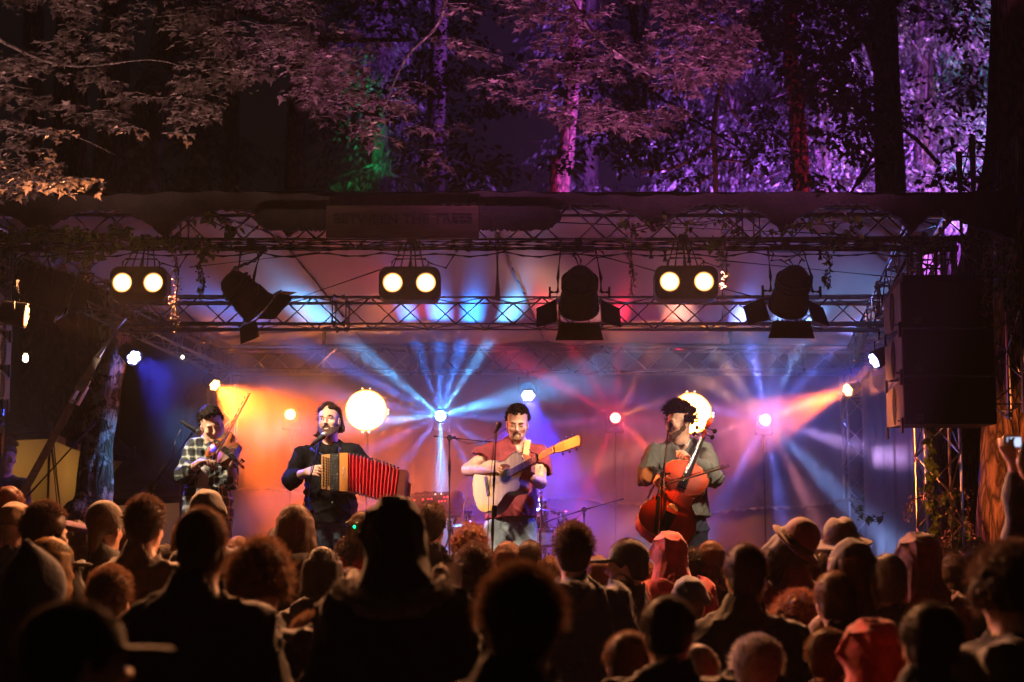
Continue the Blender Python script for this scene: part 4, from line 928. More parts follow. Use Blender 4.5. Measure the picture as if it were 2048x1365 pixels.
# ------------------------------------------------------------------ violinist
def violinist():
    base = J(415, 1040); root = thing('person', 'violinist with short dark hair in a green plaid shirt, eyes closed, playing a violin', 'person', (base.x, YP, FLOOR), 'musicians on stage')
    HM = headM(J(424, 851, -.06), yaw=14, pitch=24, roll=-16)
    nk = J(417, 893, .03); shR = J(389, 897, .0); shL = J(449, 895, .05)
    elR, wrR = J(370, 950, -.10), J(402, 925, -.30); elL, wrL = J(462, 962, -.12), J(465, 931, -.40)
    hips = J(413, 1035, .02); hl, hr = hips + Vector((-.09, 0, -.06)), hips + Vector((.09, 0, -.06))
    lo, hi = bounds([T(HM, 0, 0, .14), nk, shR, shL, elR, wrR, elL, wrL, hips, (hips.x, YP, FLOOR + .1)], .15); lo[2] = FLOOR
    S = SDF(lo, hi, .0052); torso(S, nk, shL, shR, hips, .92); head(S, HM, neck=nk)
    arm(S, shR, elR, wrR); arm(S, shL, elL, wrL)
    hand(S, wrR, J(420, 921, -.36) - wrR, (.3, -.2, -.9), (25, 45, 35), side=1, thumb=.6)
    hand(S, wrL, J(474, 908, -.44) - wrL, (-.8, -.1, .35), (45, 55, 40), side=-1, thumb=.3)
    lower_body(root, S, hl, hr, .145, denim)
    S.build('body', skin, root)
    lo2 = np.array([J(352, 950).x, YP - .45, J(0, 1045).z]); hi2 = np.array([J(482, 950).x, YP + .22, J(0, 876).z])
    H = SDF(lo2, hi2, .007); torso(H, nk + Vector((0, 0, -.05)), shL, shR, hips, 1.12, .165, .112); H.cone(hips + Vector((-.02, -.0, .1)), hips + Vector((-.02, 0, -.05)), .13, .155, .05); H.cone(hips + Vector((.04, -.0, .1)), hips + Vector((.04, 0, -.05)), .13, .15, .05)
    e1 = sleeve(H, shR, elR, wrR, (.066, .064, .058), frac=.38); e2 = sleeve(H, shL, elL, wrL, (.066, .062, .058), frac=.30)
    H.cone(e1 - (e1 - elR).normalized() * .02, e1 + (e1 - elR).normalized() * .012, .061, .060, .004); H.cone(e2 - (e2 - elL).normalized() * .02, e2 + (e2 - elL).normalized() * .012, .061, .060, .004)
    for a, b in ((nk + Vector((-.05, -.03, .0)), nk + Vector((-.03, -.10, -.06))), (nk + Vector((.05, -.03, .0)), nk + Vector((.045, -.10, -.05)))): H.cone(a, b, .016, .014, .01)
    H.cone(nk + Vector((0, -.11, .06)), nk + Vector((-.005, -.14, -.12)), .045, .012, .01, cut=True)
    H.noise(.008, 20, 3, 8).folds(.012, 26, 3); H.halfspace((0, 0, J(0, 1030).z), (.10, 0, -1))
    pl = H.build('shirt', plaid(), root)
    sl = MB(); tp = J(411, 915, -.165); bt = J(403, 1016, -.20); w0, w1 = .035, .055   # grey T-shirt strip seen where the shirt hangs open
    sl.grid(lambda u, v: Vector((lerp(tp.x - w0, bt.x - w1, v) + u * lerp(2 * w0, 1.7 * w1, v), lerp(tp.y, bt.y, v) - .012 * math.sin(PI * u) + .004 * math.sin(v * 20), lerp(tp.z, bt.z, v))), 10, 20)
    sl.build('t_shirt', mat('grey_tee', (.36, .37, .36), .9, 0, .08, 10, bump=.2), root, smooth=180)
    m = MB()
    for y in (930, 962, 992, 1014): m.lathe([(.006, 0), (.006, .003), (.001, .004)], aim(J(418 - (y - 930) * .04, y, -.20), (0, -1, 0)), 8)
    m.build('button', mat('shirt_button', (.5, .48, .42), .4), root)
    Hr = SDF(*[np.array(T(HM, 0, 0, 0)) + q for q in (-.16, .18)], .0042)
    def f(rg):
        th, ph = rg.uniform(0, 74), rg.uniform(-180, 180)
        if abs(ph) < 62 and th > 60: th = rg.uniform(10, 60)
        if abs(ph) > 95: th = rg.uniform(0, 108)
        a = scalp(th, ph, .004); top = max(0, 1 - th / 60)
        d = Vector((.35 if abs(ph) < 100 else 0, -.8, .25)) if th < 55 else Vector((.08 * (1 if ph > 0 else -1), -.25, -.9))
        l = .030 if th < 55 else .014; lift = .012 + .012 * top
        return [a, a + a.normalized() * lift + d * l * .4, a + a.normalized() * lift + d * l + Vector((0, 0, -.004))]
    strands(Hr, HM, 420, f, 11, (.0085, .004), .004); soft_hair(Hr, HM, root, hair_dark, 1, 1500, 100, 58, .014)
    face_bits(HM, root, hair_dark, 'closed')
    MB().tube([wrR + Vector((.026 * math.cos(a * PI / 6), .012 * math.sin(a * PI / 6) - .004, .034 * math.sin(a * PI / 6))) for a in range(13)], .007, 6, cap=False).build('wristband', mat('cloth_band', (.25, .3, .3), .8), root, smooth=180)
    # violin
    tail = J(430, 882, -.15); a = Vector((.49, -.77, -.41)).normalized(); c = Vector((.7, .07, .7)); c = (c - a * c.dot(a)).normalized(); n = a.cross(c)
    if n.y > 0: n = -n
    M = Matrix(((c.x, a.x, n.x, tail.x), (c.y, a.y, n.y, tail.y), (c.z, a.z, n.z, tail.z), (0, 0, 0, 1)))
    vr = thing('violin', 'glossy brown violin tucked under the violinist\'s chin', 'violin', tail)
    fiddle(vr, M, .356, mat('violin_varnish', (.22, .055, .012), .3, 0, .35, 14, spec=.45, stretch=(1, .2, 1)), scroll_len=.235, kind='violin')
    MB().lathe([(.001, .03), (.045, .028), (.052, .016), (.04, .0)], M @ Matrix.Translation((.055, .030, .0)) @ Matrix.Diagonal((.45, .45, .2, 1)), 18).build('chin_rest', hole_m, vr, smooth=60)
    bow(J(428, 914, -.40), J(497, 788, -.30), 'violin bow', 'long thin violin bow pointing up to the right above the violinist', .62)
def outline(L_, kind='violin'):
    """half widths along a fiddle body from tail (0) to neck (1)"""
    pr = [(0, .0), (.01, .16), (.04, .36), (.09, .50), (.17, .575), (.26, .585), (.34, .53), (.40, .44), (.425, .46), (.44, .42), (.50, .325), (.57, .30), (.63, .335), (.675, .43), (.695, .415), (.73, .445), (.80, .475), (.87, .455), (.93, .37), (.97, .24), (1.0, .07)]
    return [(w_ * L_ * .60 if kind != 'cello' else w_ * L_ * .50, t * L_) for t, w_ in pr]
def bout_mesh(m, M, o, z0, z1, arch, edge=0.0):
    """flat-sided body with arched plates"""
    full = [(w_, y) for w_, y in o] + [(-w_, y) for w_, y in o[::-1]]
    n = len(full); vs = []; fs = []; yc = sum(y for _, y in full) / n
    rings = [(z0 - arch, .0), (z0 - arch * .8, .55), (z0 - arch * .3, .88), (z0, 1.0), (z1, 1.0), (z1 + arch * .3, .88), (z1 + arch * .8, .55), (z1 + arch, .0)]
    for z, s in rings:
        for x, y in full: vs.append(M @ Vector((x * s, yc + (y - yc) * (s if s else .0) if s else yc, z)) if s else M @ Vector((0, y * .6 + yc * .4, z)))
    for r_ in range(len(rings) - 1):
        for i in range(n): fs.append((r_ * n + i, r_ * n + (i + 1) % n, (r_ + 1) * n + (i + 1) % n, (r_ + 1) * n + i))
    m.add(vs, fs)
def fiddle(root, M, L_, wood, scroll_len, kind):
    o = outline(L_, kind); th = L_ * (.10 if kind == 'violin' else .155); ar = L_ * .035
    m = MB(); bout_mesh(m, M, o, -th, 0, ar); m.build('body', wood, root, smooth=50)
    ed = MB()
    for z in (0, -th): ed.tube([M @ Vector((x * 1.012, y, z)) for x, y in [(w_, y) for w_, y in o] + [(-w_, y) for w_, y in o[::-1]]], L_ * .0085, 6, cap=False)
    ed.build('edge_binding', mat(kind + '_edge', (.55, .25, .08) if kind == 'cello' else (.20, .06, .015), .3, 0, .1), root, smooth=60)
    blk = mat('ebony', (.007, .006, .006), .8, 0, .1, spec=.05)
    bz = L_ * .36; bh = L_ * .085
    # fingerboard, neck, tailpiece, bridge
    fb = MB(); w0, w1 = (L_ * .062, L_ * .034) if kind == 'violin' else (L_ * .045, L_ * .024); y0, y1 = L_ * .62, L_ + scroll_len * .55; z0, z1 = L_ * .075, L_ * .035
    fb.add([M @ Vector(v) for v in ((-w0, y0, z0), (w0, y0, z0), (w1, y1, z1), (-w1, y1, z1), (-w0, y0, z0 - L_ * .022), (w0, y0, z0 - L_ * .022), (w1, y1, z1 - L_ * .02), (-w1, y1, z1 - L_ * .02))], [(0, 1, 2, 3), (7, 6, 5, 4), (0, 4, 5, 1), (1, 5, 6, 2), (2, 6, 7, 3), (3, 7, 4, 0)])
    fb.build('fingerboard', blk, root)
    MB().tube([M @ Vector((0, L_ * .97, -th * .3)), M @ Vector((0, L_ * 1.02, L_ * .005)), M @ Vector((0, y1, z1 - L_ * .035))], [L_ * .055, L_ * .04, L_ * .033], 10).build('neck', wood, root, smooth=60)
    tp = MB(); w0, w1 = L_ * .03, L_ * .062; y0, y1_, zz = L_ * .02, L_ * .29, L_ * .07
    tp.add([M @ Vector(v) for v in ((-w0, y0, L_ * .03), (w0, y0, L_ * .03), (w1, y1_, zz), (-w1, y1_, zz), (-w0, y0, L_ * .015), (w0, y0, L_ * .015), (w1, y1_, zz - L_ * .02), (-w1, y1_, zz - L_ * .02))], [(0, 1, 2, 3), (7, 6, 5, 4), (0, 4, 5, 1), (1, 5, 6, 2), (2, 6, 7, 3), (3, 7, 4, 0)])
    tp.build('tailpiece', blk, root)
    br = MB(); hw = L_ * .06
    pr = [(-hw, 0), (-hw * .55, 0), (-hw * .35, bh * .35), (hw * .35, bh * .35), (hw * .55, 0), (hw, 0), (hw * .75, bh * .7), (hw * .45, bh), (0, bh * 1.08), (-hw * .45, bh), (-hw * .75, bh * .7)]
    B = M @ Matrix.Translation((0, bz, ar * .8)); br.prism(pr, -L_ * .008, L_ * .008, B); br.build('bridge', mat('maple_pale', (.62, .45, .26), .5, 0, .1), root)
    st_ = MB()
    for q in (-1.5, -.5, .5, 1.5): st_.tube([M @ Vector((q * L_ * .018, y1_, zz)), M @ Vector((q * L_ * .024, bz, ar * .8 + bh * 1.04)), M @ Vector((q * L_ * .011, y1, z1 + L_ * .006))], .0012 if kind == 'violin' else .002, 5)
    st_.build('string', mat('string_steel', (.7, .7, .7), .25, 1, 0), root)
    for s in (-1, 1):   # f-holes
        fh = []
        for t in range(13):
            u = t / 12 * 2 - 1; fh.append(M @ Vector((s * (L_ * .135 + L_ * .03 * u * (-1)), L_ * .375 + L_ * .115 * u, ar * .42 + .0022)))
        g = MB().tube([p for p in fh], [L_ * (.006 + .004 * math.sin(PI * t / 12)) for t in range(13)], 6)
        for e, dx in ((fh[0], -1), (fh[-1], 1)): g.lathe([(L_ * .017, -.001), (L_ * .017, .0015), (.0003, .002)], Matrix.Translation(e) @ M.to_3x3().to_4x4() @ Matrix.Translation((s * dx * L_ * -.012, 0, 0)), 10)
        g.build('f_hole', hole_m, root, smooth=60)
    # pegbox, pegs and scroll
    sc_ = MB(); y2 = y1; q = scroll_len * .45
    sc_.tube([M @ Vector((0, y2 - .005, z1 - L_ * .02)), M @ Vector((0, y2 + q * .35, z1 - L_ * .045)), M @ Vector((0, y2 + q * .75, z1 - L_ * .06))], [L_ * .033, L_ * .030, L_ * .025], 8)
    cs = M @ Vector((0, y2 + q * .95, z1 - L_ * .045)); X = (M.to_3x3() @ Vector((1, 0, 0)))
    for rr, ww in ((.055, .03), (.040, .042), (.022, .052)): sc_.lathe([(rr * L_, -ww * L_ * .6), (rr * L_ * 1.05, 0), (rr * L_, ww * L_ * .6)], aim(cs, X), 18)
    sc_.build('scroll', wood, root, smooth=50)
    for i, (t, s) in enumerate(((.12, -1), (.3, 1), (.45, -1), (.62, 1))):
        p = M @ Vector((0, y2 + q * t, z1 - L_ * .035)); pg = MB().tube([p - X * s * L_ * .03, p + X * s * L_ * .075], L_ * .009, 8).lathe([(L_ * .006, 0), (L_ * .026, L_ * .012), (L_ * .028, L_ * .03), (L_ * .012, L_ * .045)], aim(p + X * s * L_ * .07, X * s), 10)
        pg.build('peg', blk, root, smooth=50)
def bow(frog, tip, name, label, L_=.7, grp=None):
    f = Vector(frog); t = Vector(tip); d = (t - f).normalized(); root = thing('bow', label, 'bow', f)
    sd = d.cross(Vector((0, 1, 0))).normalized()
    if sd.z > 0: sd = -sd
    pts = [f - d * .03 - sd * .010 + (t - f) * (i / 10) * 1.0 + sd * (.004 * math.sin(PI * i / 10)) for i in range(11)]
    MB().tube(pts, [.0062 - .0018 * i / 10 for i in range(11)], 8).build('stick', mat('bow_wood', (.11, .03, .014), .3), root, smooth=60)
    MB().box(f + sd * .002, (.016, .010, .045), aim(f, d).to_3x3(), bev=.002).build('frog', MC['ebony'], root)
    hr = MB(); a, b = f + sd * .008, t + sd * .008; wv = (d.cross(sd) * .5 + sd * .8).normalized() * .0065
    hr.add([a - wv, a + wv, b + wv, b - wv, a - wv + sd * .0015, a + wv + sd * .0015, b + wv + sd * .0015, b - wv + sd * .0015], [(0, 1, 2, 3), (7, 6, 5, 4), (0, 4, 5, 1), (1, 5, 6, 2), (2, 6, 7, 3), (3, 7, 4, 0)])
    hr.build('hair', mat('bow_hair', (.75, .70, .60), .5, 0, 0), root)
    MB().tube([t - sd * .011, t + sd * .009, t + sd * .011 + d * .012], [.004, .006, .003], 6).build('tip', MC['ebony'], root, smooth=60)
violinist()

# ------------------------------------------------------------------ accordionist
def accordionist():
    base = J(662, 1050); root = thing('person', 'bearded accordionist with long tied hair, round glasses and an open black shirt, singing', 'person', (base.x, YP, FLOOR), 'musicians on stage')
    HM = headM(J(658, 842, -.03), yaw=-8, pitch=-4, roll=-4)
    nk = J(660, 890, .02); shR = J(608, 912, .02); shL = J(703, 908, .02)
    elR, wrR = J(581, 958, -.05), J(612, 945, -.24); elL, wrL = J(762, 958, .12), J(814, 990, -.22)
    hips = J(664, 1040, .02); hl, hr = hips + Vector((-.085, 0, -.05)), hips + Vector((.09, 0, -.05))
    lo, hi = bounds([T(HM, 0, 0, .14), nk, shR, shL, elR, wrR, elL, wrL, hips, (hips.x, YP, FLOOR + .1)], .15); lo[2] = FLOOR
    S = SDF(lo, hi, .0052); torso(S, nk, shL, shR, hips, .95); head(S, HM, mouth=.6, neck=nk)
    arm(S, shR, elR, wrR); arm(S, shL, elL, wrL)
    hand(S, wrR, J(640, 940, -.34) - wrR, (.35, .7, -.3), (20, 35, 25), side=1, thumb=.4)
    hand(S, wrL, Vector((.10, -.25, .9)), (-.75, -.45, 0), (38, 50, 35), side=-1, thumb=.5)
    lower_body(root, S, hl, hr, .150, denim, spreadx=.01)
    S.build('body', skin, root)
    H = SDF([J(560, 950).x, YP - .42, J(0, 1062).z], [J(800, 950).x, YP + .30, J(0, 872).z], .0072)
    torso(H, nk + Vector((0, 0, -.05)), shL, shR, hips, 1.12, .172, .115); H.cone(hips + Vector((-.03, 0, .1)), hips + Vector((-.03, 0, -.07)), .145, .16, .05); H.cone(hips + Vector((.03, 0, .1)), hips + Vector((.03, 0, -.07)), .145, .155, .05)
    e1 = sleeve(H, shR, elR, wrR, (.072, .066, .060), frac=.42); sleeve(H, shL, elL, wrL, (.072, .062, .05), frac=.45)
    for a, b in ((nk + Vector((-.055, .0, .02)), nk + Vector((-.06, -.10, -.07))), (nk + Vector((.055, 0, .02)), nk + Vector((.055, -.10, -.06)))): H.cone(a, b, .019, .016, .01)
    H.cone(nk + Vector((0, -.12, .08)), nk + Vector((0, -.15, -.13)), .055, .010, .01, cut=True)
    H.noise(.008, 20, 9, 8).folds(.013, 24, 9)
    H.ell(hips + Vector((-.24, -.05, -.12)), (.12, .3, .10), .02, cut=True); H.ell(hips + Vector((.27, -.05, -.08)), (.14, .3, .12), .02, cut=True)
    H.halfspace((0, 0, J(0, 1049).z), (0, 0, -1))
    H.build('shirt', mat('black_shirt', (.007, .007, .008), .9, 0, .3, 12, bump=.15, spec=.08), root)
    m = MB().lathe([(.007, 0), (.007, .004), (.001, .005)], aim(J(664.5, 1005, -.155), (0, -1, 0)), 10); m.build('button', mat('pearl_button', (.9, .9, .88), .2), root)
    Hr = SDF(*[np.array(T(HM, 0, 0, -.03)) + q for q in (-.20, .20)], .0045)
    def f(rg):
        sgn = rg.choice((-1, 1)); ph = sgn * rg.uniform(20, 170); back = abs(ph) > 100
        a = scalp(rg.uniform(2, 14), sgn * 90, .004) + Vector((0, rg.uniform(-.055, .06), 0)); a.z = max(a.z, .085)
        b = scalp(58, ph, .009); c = scalp(98, sgn * (105 + rg.uniform(0, 60)), .010); e = c + Vector((sgn * .008, .005, -.05)); g = e + Vector((sgn * rg.uniform(-.02, .02), rg.uniform(-.01, .02), -rg.uniform(.01, .05)))
        return [a, b, c, e, g]
    strands(Hr, HM, 150, f, 4, (.010, .006), .006)
    def f2(rg): a = scalp(rg.uniform(0, 110), rg.uniform(110, 250), .006); return [a, a + Vector((0, .005, -.03))]
    strands(Hr, HM, 120, f2, 5, (.012, .008), .008)
    def f3(rg):   # the strand that flies out to the left
        a = Vector((-.075, .03, -.06)) + Vector((rg.uniform(-.01, .01), rg.uniform(-.02, .02), rg.uniform(-.02, .01))); return [a, a + Vector((-.03, 0, -.035)), a + Vector((-.055, 0, -.028 + rg.uniform(-.01, .01)))]
    strands(Hr, HM, 10, f3, 6, (.007, .002), .004); soft_hair(Hr, HM, root, hair_brown, 2, 900, 110, 30, .010)
    Bd = SDF(*[np.array(T(HM, 0, -.03, -.09)) + q for q in (-.12, .12)], .0042)
    def fb_(rg):
        u = rg.uniform(-1, 1); a = Vector((u * .070, -.090 + .082 * abs(u) ** 1.8, -.078 - .020 * (1 - abs(u)) + .03 * abs(u) ** 3 + rg.uniform(-.012, .012))); return [a, a + Vector((0, -.006, -.026))]
    strands(Bd, HM, 170, fb_, 8, (.0095, .004), .005)
    for s in (-1, 1): Bd.cone(T(HM, 0, -.098, -.052), T(HM, s * .026, -.090, -.064), .0055, .0045, .004); Bd.cone(T(HM, s * .026, -.090, -.064), T(HM, s * .028, -.082, -.09), .0055, .008, .004)
    Bd.ell(T(HM, 0, -.096, -.071), (.018, .02, .0125), .004, HM, cut=True); Bd.build('beard', beard_m, root, relax=0)
    face_bits(HM, root, hair_brown, 'open', .9, True)
    # accordion
    ac = thing('accordion', 'wooden button accordion with opened red pleated bellows', 'accordion', J(668, 982, -.28))
    wood = mat('accordion_wood', (.38, .14, .030), .35, 0, .25, 5, stretch=(1, 1, .2)); wood2 = mat('accordion_wood_light', (.42, .20, .065), .4, 0, .2, 6, stretch=(1, 1, .2)); blk = mat('accordion_black', (.010, .010, .010), .35, 0, .2)
    yf, dp = YP - .40, .19
    def block(x0, x1, t0, t1, b0, b1, m_, nm, y0=yf, y1=yf + dp, bev=0):
        P = lambda px, py, y: at(px, py, y)
        A = at(x0, t0, yf); B = at(x1, t1, yf); C_ = at(x1, b1, yf); D = at(x0, b0, yf)
        vs = [Vector((q.x, y, q.z)) for y in (y0, y1) for q in (A, B, C_, D)]
        return MB().add(vs, [(0, 3, 2, 1), (4, 5, 6, 7), (0, 1, 5, 4), (1, 2, 6, 5), (2, 3, 7, 6), (3, 0, 4, 7)]).build(nm, m_, ac)
    kb = block(642.5, 660, 910, 908, 977, 981, wood2, 'keyboard', yf + .01); gb = block(660, 679, 907.5, 907, 981.5, 982, blk, 'grille_block'); block(679, 695.5, 906.5, 906, 982.5, 983, wood, 'wooden_case')
    m = MB()
    for r_, (bx, n0) in enumerate(((647, 11), (652.5, 12), (657, 10))):
        for i in range(n0): m.lathe([(.0001, .006), (.0062, .005), (.0068, 0)], aim(at(bx, 915 + r_ * 1.5 + i * 5.6, yf + .008), (0, -1, 0)), 10, close=False)
    m.build('button', blk, kb, smooth=60)
    m = MB(); rg = random.Random(2)   # pierced metal grille: interlaced rings
    for i in range(9):
        for j in (664.5, 669.5, 674.5):
            p_ = at(j, 914 + i * 7.6, yf - .002); rr = .009; m.tube([p_ + Vector((rr * math.cos(a * PI / 5), 0, rr * 1.2 * math.sin(a * PI / 5))) for a in range(11)], .0018, 4, cap=False)
    m.build('fretwork', mat('dull_metal', (.12, .12, .12), .35, .8), gb, smooth=60)
    m = MB(); q0 = at(687, 947, yf - .0025)   # flowing maker's script lettering running up the case
    m.tube([q0 + Vector((.006 * math.sin(i * 1.5) + .002 * math.sin(i * .5), 0, -.036 + i * .0031)) for i in range(26)], .0013, 4).tube([q0 + Vector((.009, 0, -.034)), q0 + Vector((.008, 0, .038)), q0 + Vector((-.002, 0, .044))], .0011, 4)
    m.build('script_lettering', mat('silver_ink', (.75, .72, .68), .4), ac, smooth=60)
    nf = 14; be = MB(); vs = []; mi = []
    def plane(t):   # ridge/valley cross-sections fan from the case to the end block
        te = t; x_t = lerp(696, 802, te); y_t = 907 + 34 * te ** 1.35; x_b = lerp(696, 793, te); y_b = 983 + 30 * te ** 1.2; return (x_t, y_t, x_b, y_b)
    rings = []
    for i in range(2 * nf + 1):
        x_t, y_t, x_b, y_b = plane(i / (2 * nf)); val = (i % 2 == 0); ins = 4.5 if val else 0; yy = .022 if val else 0
        sl = .10 * (i / (2 * nf))
        A = at(x_t, y_t + ins, yf); D = at(x_b, y_b - ins, yf); rings.append([Vector((A.x, yf + yy - sl, A.z)), Vector((A.x, yf + dp - yy - sl, A.z)), Vector((D.x, yf + dp - yy - sl, D.z)), Vector((D.x, yf + yy - sl, D.z))])
    vs = [v for r_ in rings for v in r_]; fs = []
    for i in range(2 * nf):
        for k in range(4): fs.append((i * 4 + k, i * 4 + (k + 1) % 4, (i + 1) * 4 + (k + 1) % 4, (i + 1) * 4 + k))
    bl = MB(); bl.add(vs, fs); bo = bl.build('bellows', [mat('bellows_red', (.50, .012, .022), .45, 0, .15, 20), mat('bellows_dark', (.03, .006, .006), .7)], ac)
    bo.data.polygons.foreach_set('material_index', [0 if (i // 4) % 2 == 0 else 0 for i in range(len(fs))])
    m = MB(); rb = MB()
    for i in range(1, 2 * nf, 2):
        r_ = rings[i]; rb.tube([r_[0], r_[3]], .0028, 5)
    rb.build('pleat_edge', mat('pleat_tape', (.62, .05, .07), .4), bo, smooth=60)
    dk = MB()
    for i in range(0, 2 * nf + 1, 2):
        r_ = rings[i]; e_ = Vector((0, -.001, 0)); dk.tube([r_[0] + e_, r_[3] + e_], .0045, 5)
    dk.build('pleat_lining', mat('bellows_lining', (.012, .012, .010), .8), bo, smooth=60)
    for i in range(1, 2 * nf, 2):
        for v in (rings[i][0], rings[i][3]):
            m.box(v + Vector((0, .004, .002 if v is rings[i][0] else -.002)), (.014, .014, .008))
    m.build('metal_corner', mat('corner_brass', (.85, .70, .45), .25, 1, .05), bo)
    e0 = plane(1.0); r_ = rings[-1]; d_ = Vector((.052, 0, -.006))
    MB().add([r_[0] + Vector((0, -.022, .012)), r_[1] + Vector((0, .02, .012)), r_[2] + Vector((0, .02, -.012)), r_[3] + Vector((0, -.022, -.012))] + [v + d_ for v in (r_[0] + Vector((0, -.022, .012)), r_[1] + Vector((0, .02, .012)), r_[2] + Vector((0, .02, -.012)), r_[3] + Vector((0, -.022, -.012)))], [(0, 3, 2, 1), (4, 5, 6, 7), (0, 1, 5, 4), (1, 2, 6, 5), (2, 3, 7, 6), (3, 0, 4, 7)]).build('end_block', mat('rosewood', (.16, .035, .03), .3, 0, .3, 8), ac)
    MB().tube([J(676, 892, -.14), J(679, 899, -.17), J(676, 910, -.24)], .010, 6).tube([J(622, 898, -.08), J(634, 905, -.2), J(650, 912, -.30)], .010, 6).build('shoulder_strap', mat('strap_black', (.012, .012, .012), .6), ac, smooth=60)
    MB().box(J(680, 897, -.185), (.022, .006, .018), Matrix.Rotation(R(35), 3, 'Y')).build('strap_buckle', chrome, ac)
accordionist()

# ------------------------------------------------------------------ guitarist
def guitarist():
    base = J(1022, 1040); root = thing('person', 'guitarist in a maroon T-shirt and faded jeans singing with his head bowed', 'person', (base.x, YP, FLOOR), 'musicians on stage')
    HM = headM(J(1035, 847, -.05), yaw=-2, pitch=17, roll=2)
    nk = J(1035, 888, .02); shR = J(981, 904, .0); shL = J(1080, 905, .02)
    elR, wrR = J(936, 940, -.10), J(977, 941, -.34); elL, wrL = J(1081, 966, -.12), J(1062, 957, -.36)
    hips = J(1021, 1045, .02); hl, hr = hips + Vector((-.09, 0, -.05)), hips + Vector((.09, 0, -.05))
    lo, hi = bounds([T(HM, 0, 0, .14), nk, shR, shL, elR, wrR, elL, wrL, hips, (hips.x, YP, FLOOR + .1)], .15); lo[2] = FLOOR
    S = SDF(lo, hi, .0052); torso(S, nk, shL, shR, hips, .97, .17); head(S, HM, mouth=.5, neck=nk)
    arm(S, shR, elR, wrR, 1.10); arm(S, shL, elL, wrL, 1.08)
    hand(S, wrR, J(994, 937, -.40) - wrR, (.3, .5, -.5), (35, 50, 35), side=1, thumb=.6)
    hand(S, wrL, J(1045, 941, -.42) - wrL, (.1, .75, .5), (40, 60, 40), side=-1, thumb=.2)
    lower_body(root, S, hl, hr, .155, denim_pale, flare=1.08, spreadx=.015)
    S.build('body', skin2, root)
    H = SDF([J(940, 950).x, YP - .36, J(0, 1050).z], [J(1112, 950).x, YP + .25, J(0, 868).z], .0072)
    torso(H, nk + Vector((0, 0, -.045)), shL, shR, hips, 1.12, .178, .120); H.cone(hips + Vector((-.02, 0, .12)), hips + Vector((-.02, 0, -.02)), .150, .158, .05); H.cone(hips + Vector((.05, 0, .12)), hips + Vector((.05, 0, -.02)), .140, .150, .05)
    H.cone(shR, Vector(shR).lerp(elR, .50), .066, .076, .015); H.cone(shL, Vector(shL).lerp(elL, .66), .066, .074, .015)
    for sh_, el_, fr in ((shR, elR, .56), (shL, elL, .72)):
        d = (Vector(el_) - Vector(sh_)).normalized(); p = Vector(sh_).lerp(el_, fr); H.cone(p, p + d * .1, .085, .12, .0, cut=True)
    H.cone(nk + Vector((0, -.03, .07)), nk + Vector((0, -.035, .005)), .075, .058, .012, cut=True)
    H.noise(.008, 19, 21, 8).folds(.008, 22, 21); H.halfspace((0, 0, J(0, 1037).z), (.06, 0, -1))
    H.build('t_shirt', mat('maroon_cotton', (.22, .024, .034), .85, 0, .15, 10, bump=.15), root)
    m = MB(); q = J(1033, 921, -.155)   # white printed splash on the chest
    ol = [(-.045, -.02), (-.02, -.004), (-.012, .014), (-.002, .004), (.008, .026), (.014, .010), (.028, .016), (.022, -.004), (.030, -.022), (.008, -.016), (-.012, -.032)]
    m.prism([(x * .9, z * .9) for x, z in ol], 0, .004, Matrix.Translation(q)); m.build('chest_print', mat('white_print', (.8, .78, .76), .7), root)
    Hr = SDF(*[np.array(T(HM, 0, 0, 0)) + q for q in (-.16, .17)], .0042)
    def f(rg):
        th, ph = rg.uniform(0, 60), rg.uniform(-180, 180)
        if abs(ph) < 60: th = rg.uniform(0, 60)
        if abs(ph) > 80: th = rg.uniform(0, 100)
        a = scalp(th, ph, .002); nrm = (a - Vector((0, .014, .036))).normalized(); l = .020 if th < 50 else .009
        return [a, a + nrm * l * .7, a + nrm * l + Vector((rg.uniform(-.012, .012), -.01, rg.uniform(-.004, .008)))]
    strands(Hr, HM, 430, f, 31, (.0075, .004), .004); soft_hair(Hr, HM, root, hair_brown, 3, 1600, 96, 57, .010, .013)
    Bd = SDF(*[np.array(T(HM, 0, -.03, -.08)) + q for q in (-.12, .12)], .0042)
    for s in (-1, 1):
        Bd.cone(T(HM, s * .066, .004, -.035), T(HM, s * .056, -.006, -.056), .006, .016, .01); Bd.cone(T(HM, s * .057, .008, -.053), T(HM, s * .021, -.066, -.099), .0185, .0195, .02)
        Bd.cone(T(HM, 0, -.097, -.052), T(HM, s * .025, -.087, -.062), .0040, .004, .004); Bd.cone(T(HM, s * .025, -.086, -.062), T(HM, s * .026, -.074, -.09), .005, .010, .006)
    Bd.ell(T(HM, 0, -.0745, -.1025), (.025, .0205, .020), .015); Bd.ell(T(HM, 0, -.094, -.070), (.019, .02, .012), .004, HM, cut=True); Bd.build('beard', stubble_m, root)
    face_bits(HM, root, hair_brown, 'closed', .7)
    MB().tube([wrL + Vector((.030 * math.cos(a * PI / 6), .014 * math.sin(a * PI / 6), .028 * math.sin(a * PI / 6) + .01 * math.cos(a * PI / 6))) for a in range(13)], .006, 6, cap=False).build('wristband', mat('pale_band', (.6, .45, .35), .7), root, smooth=180)
    MB().box(J(1057, 845, -.0) + Vector((0, -.02, 0)), (.012, .016, .02), bev=.003).build('ear_monitor', steel_black, root)
    # guitar
    br = J(975, 973, -.34); a = Vector((.735, -.60, .335)).normalized(); c = Vector((-.14, .355, .92)); c = (c - a * c.dot(a)).normalized(); n = a.cross(c)
    if n.y > 0: n = -n
    M = Matrix(((c.x, a.x, n.x, br.x), (c.y, a.y, n.y, br.y), (c.z, a.z, n.z, br.z), (0, 0, 0, 1)))
    gr = thing('acoustic_guitar', 'pale spruce cutaway acoustic guitar held by the guitarist', 'guitar', br)
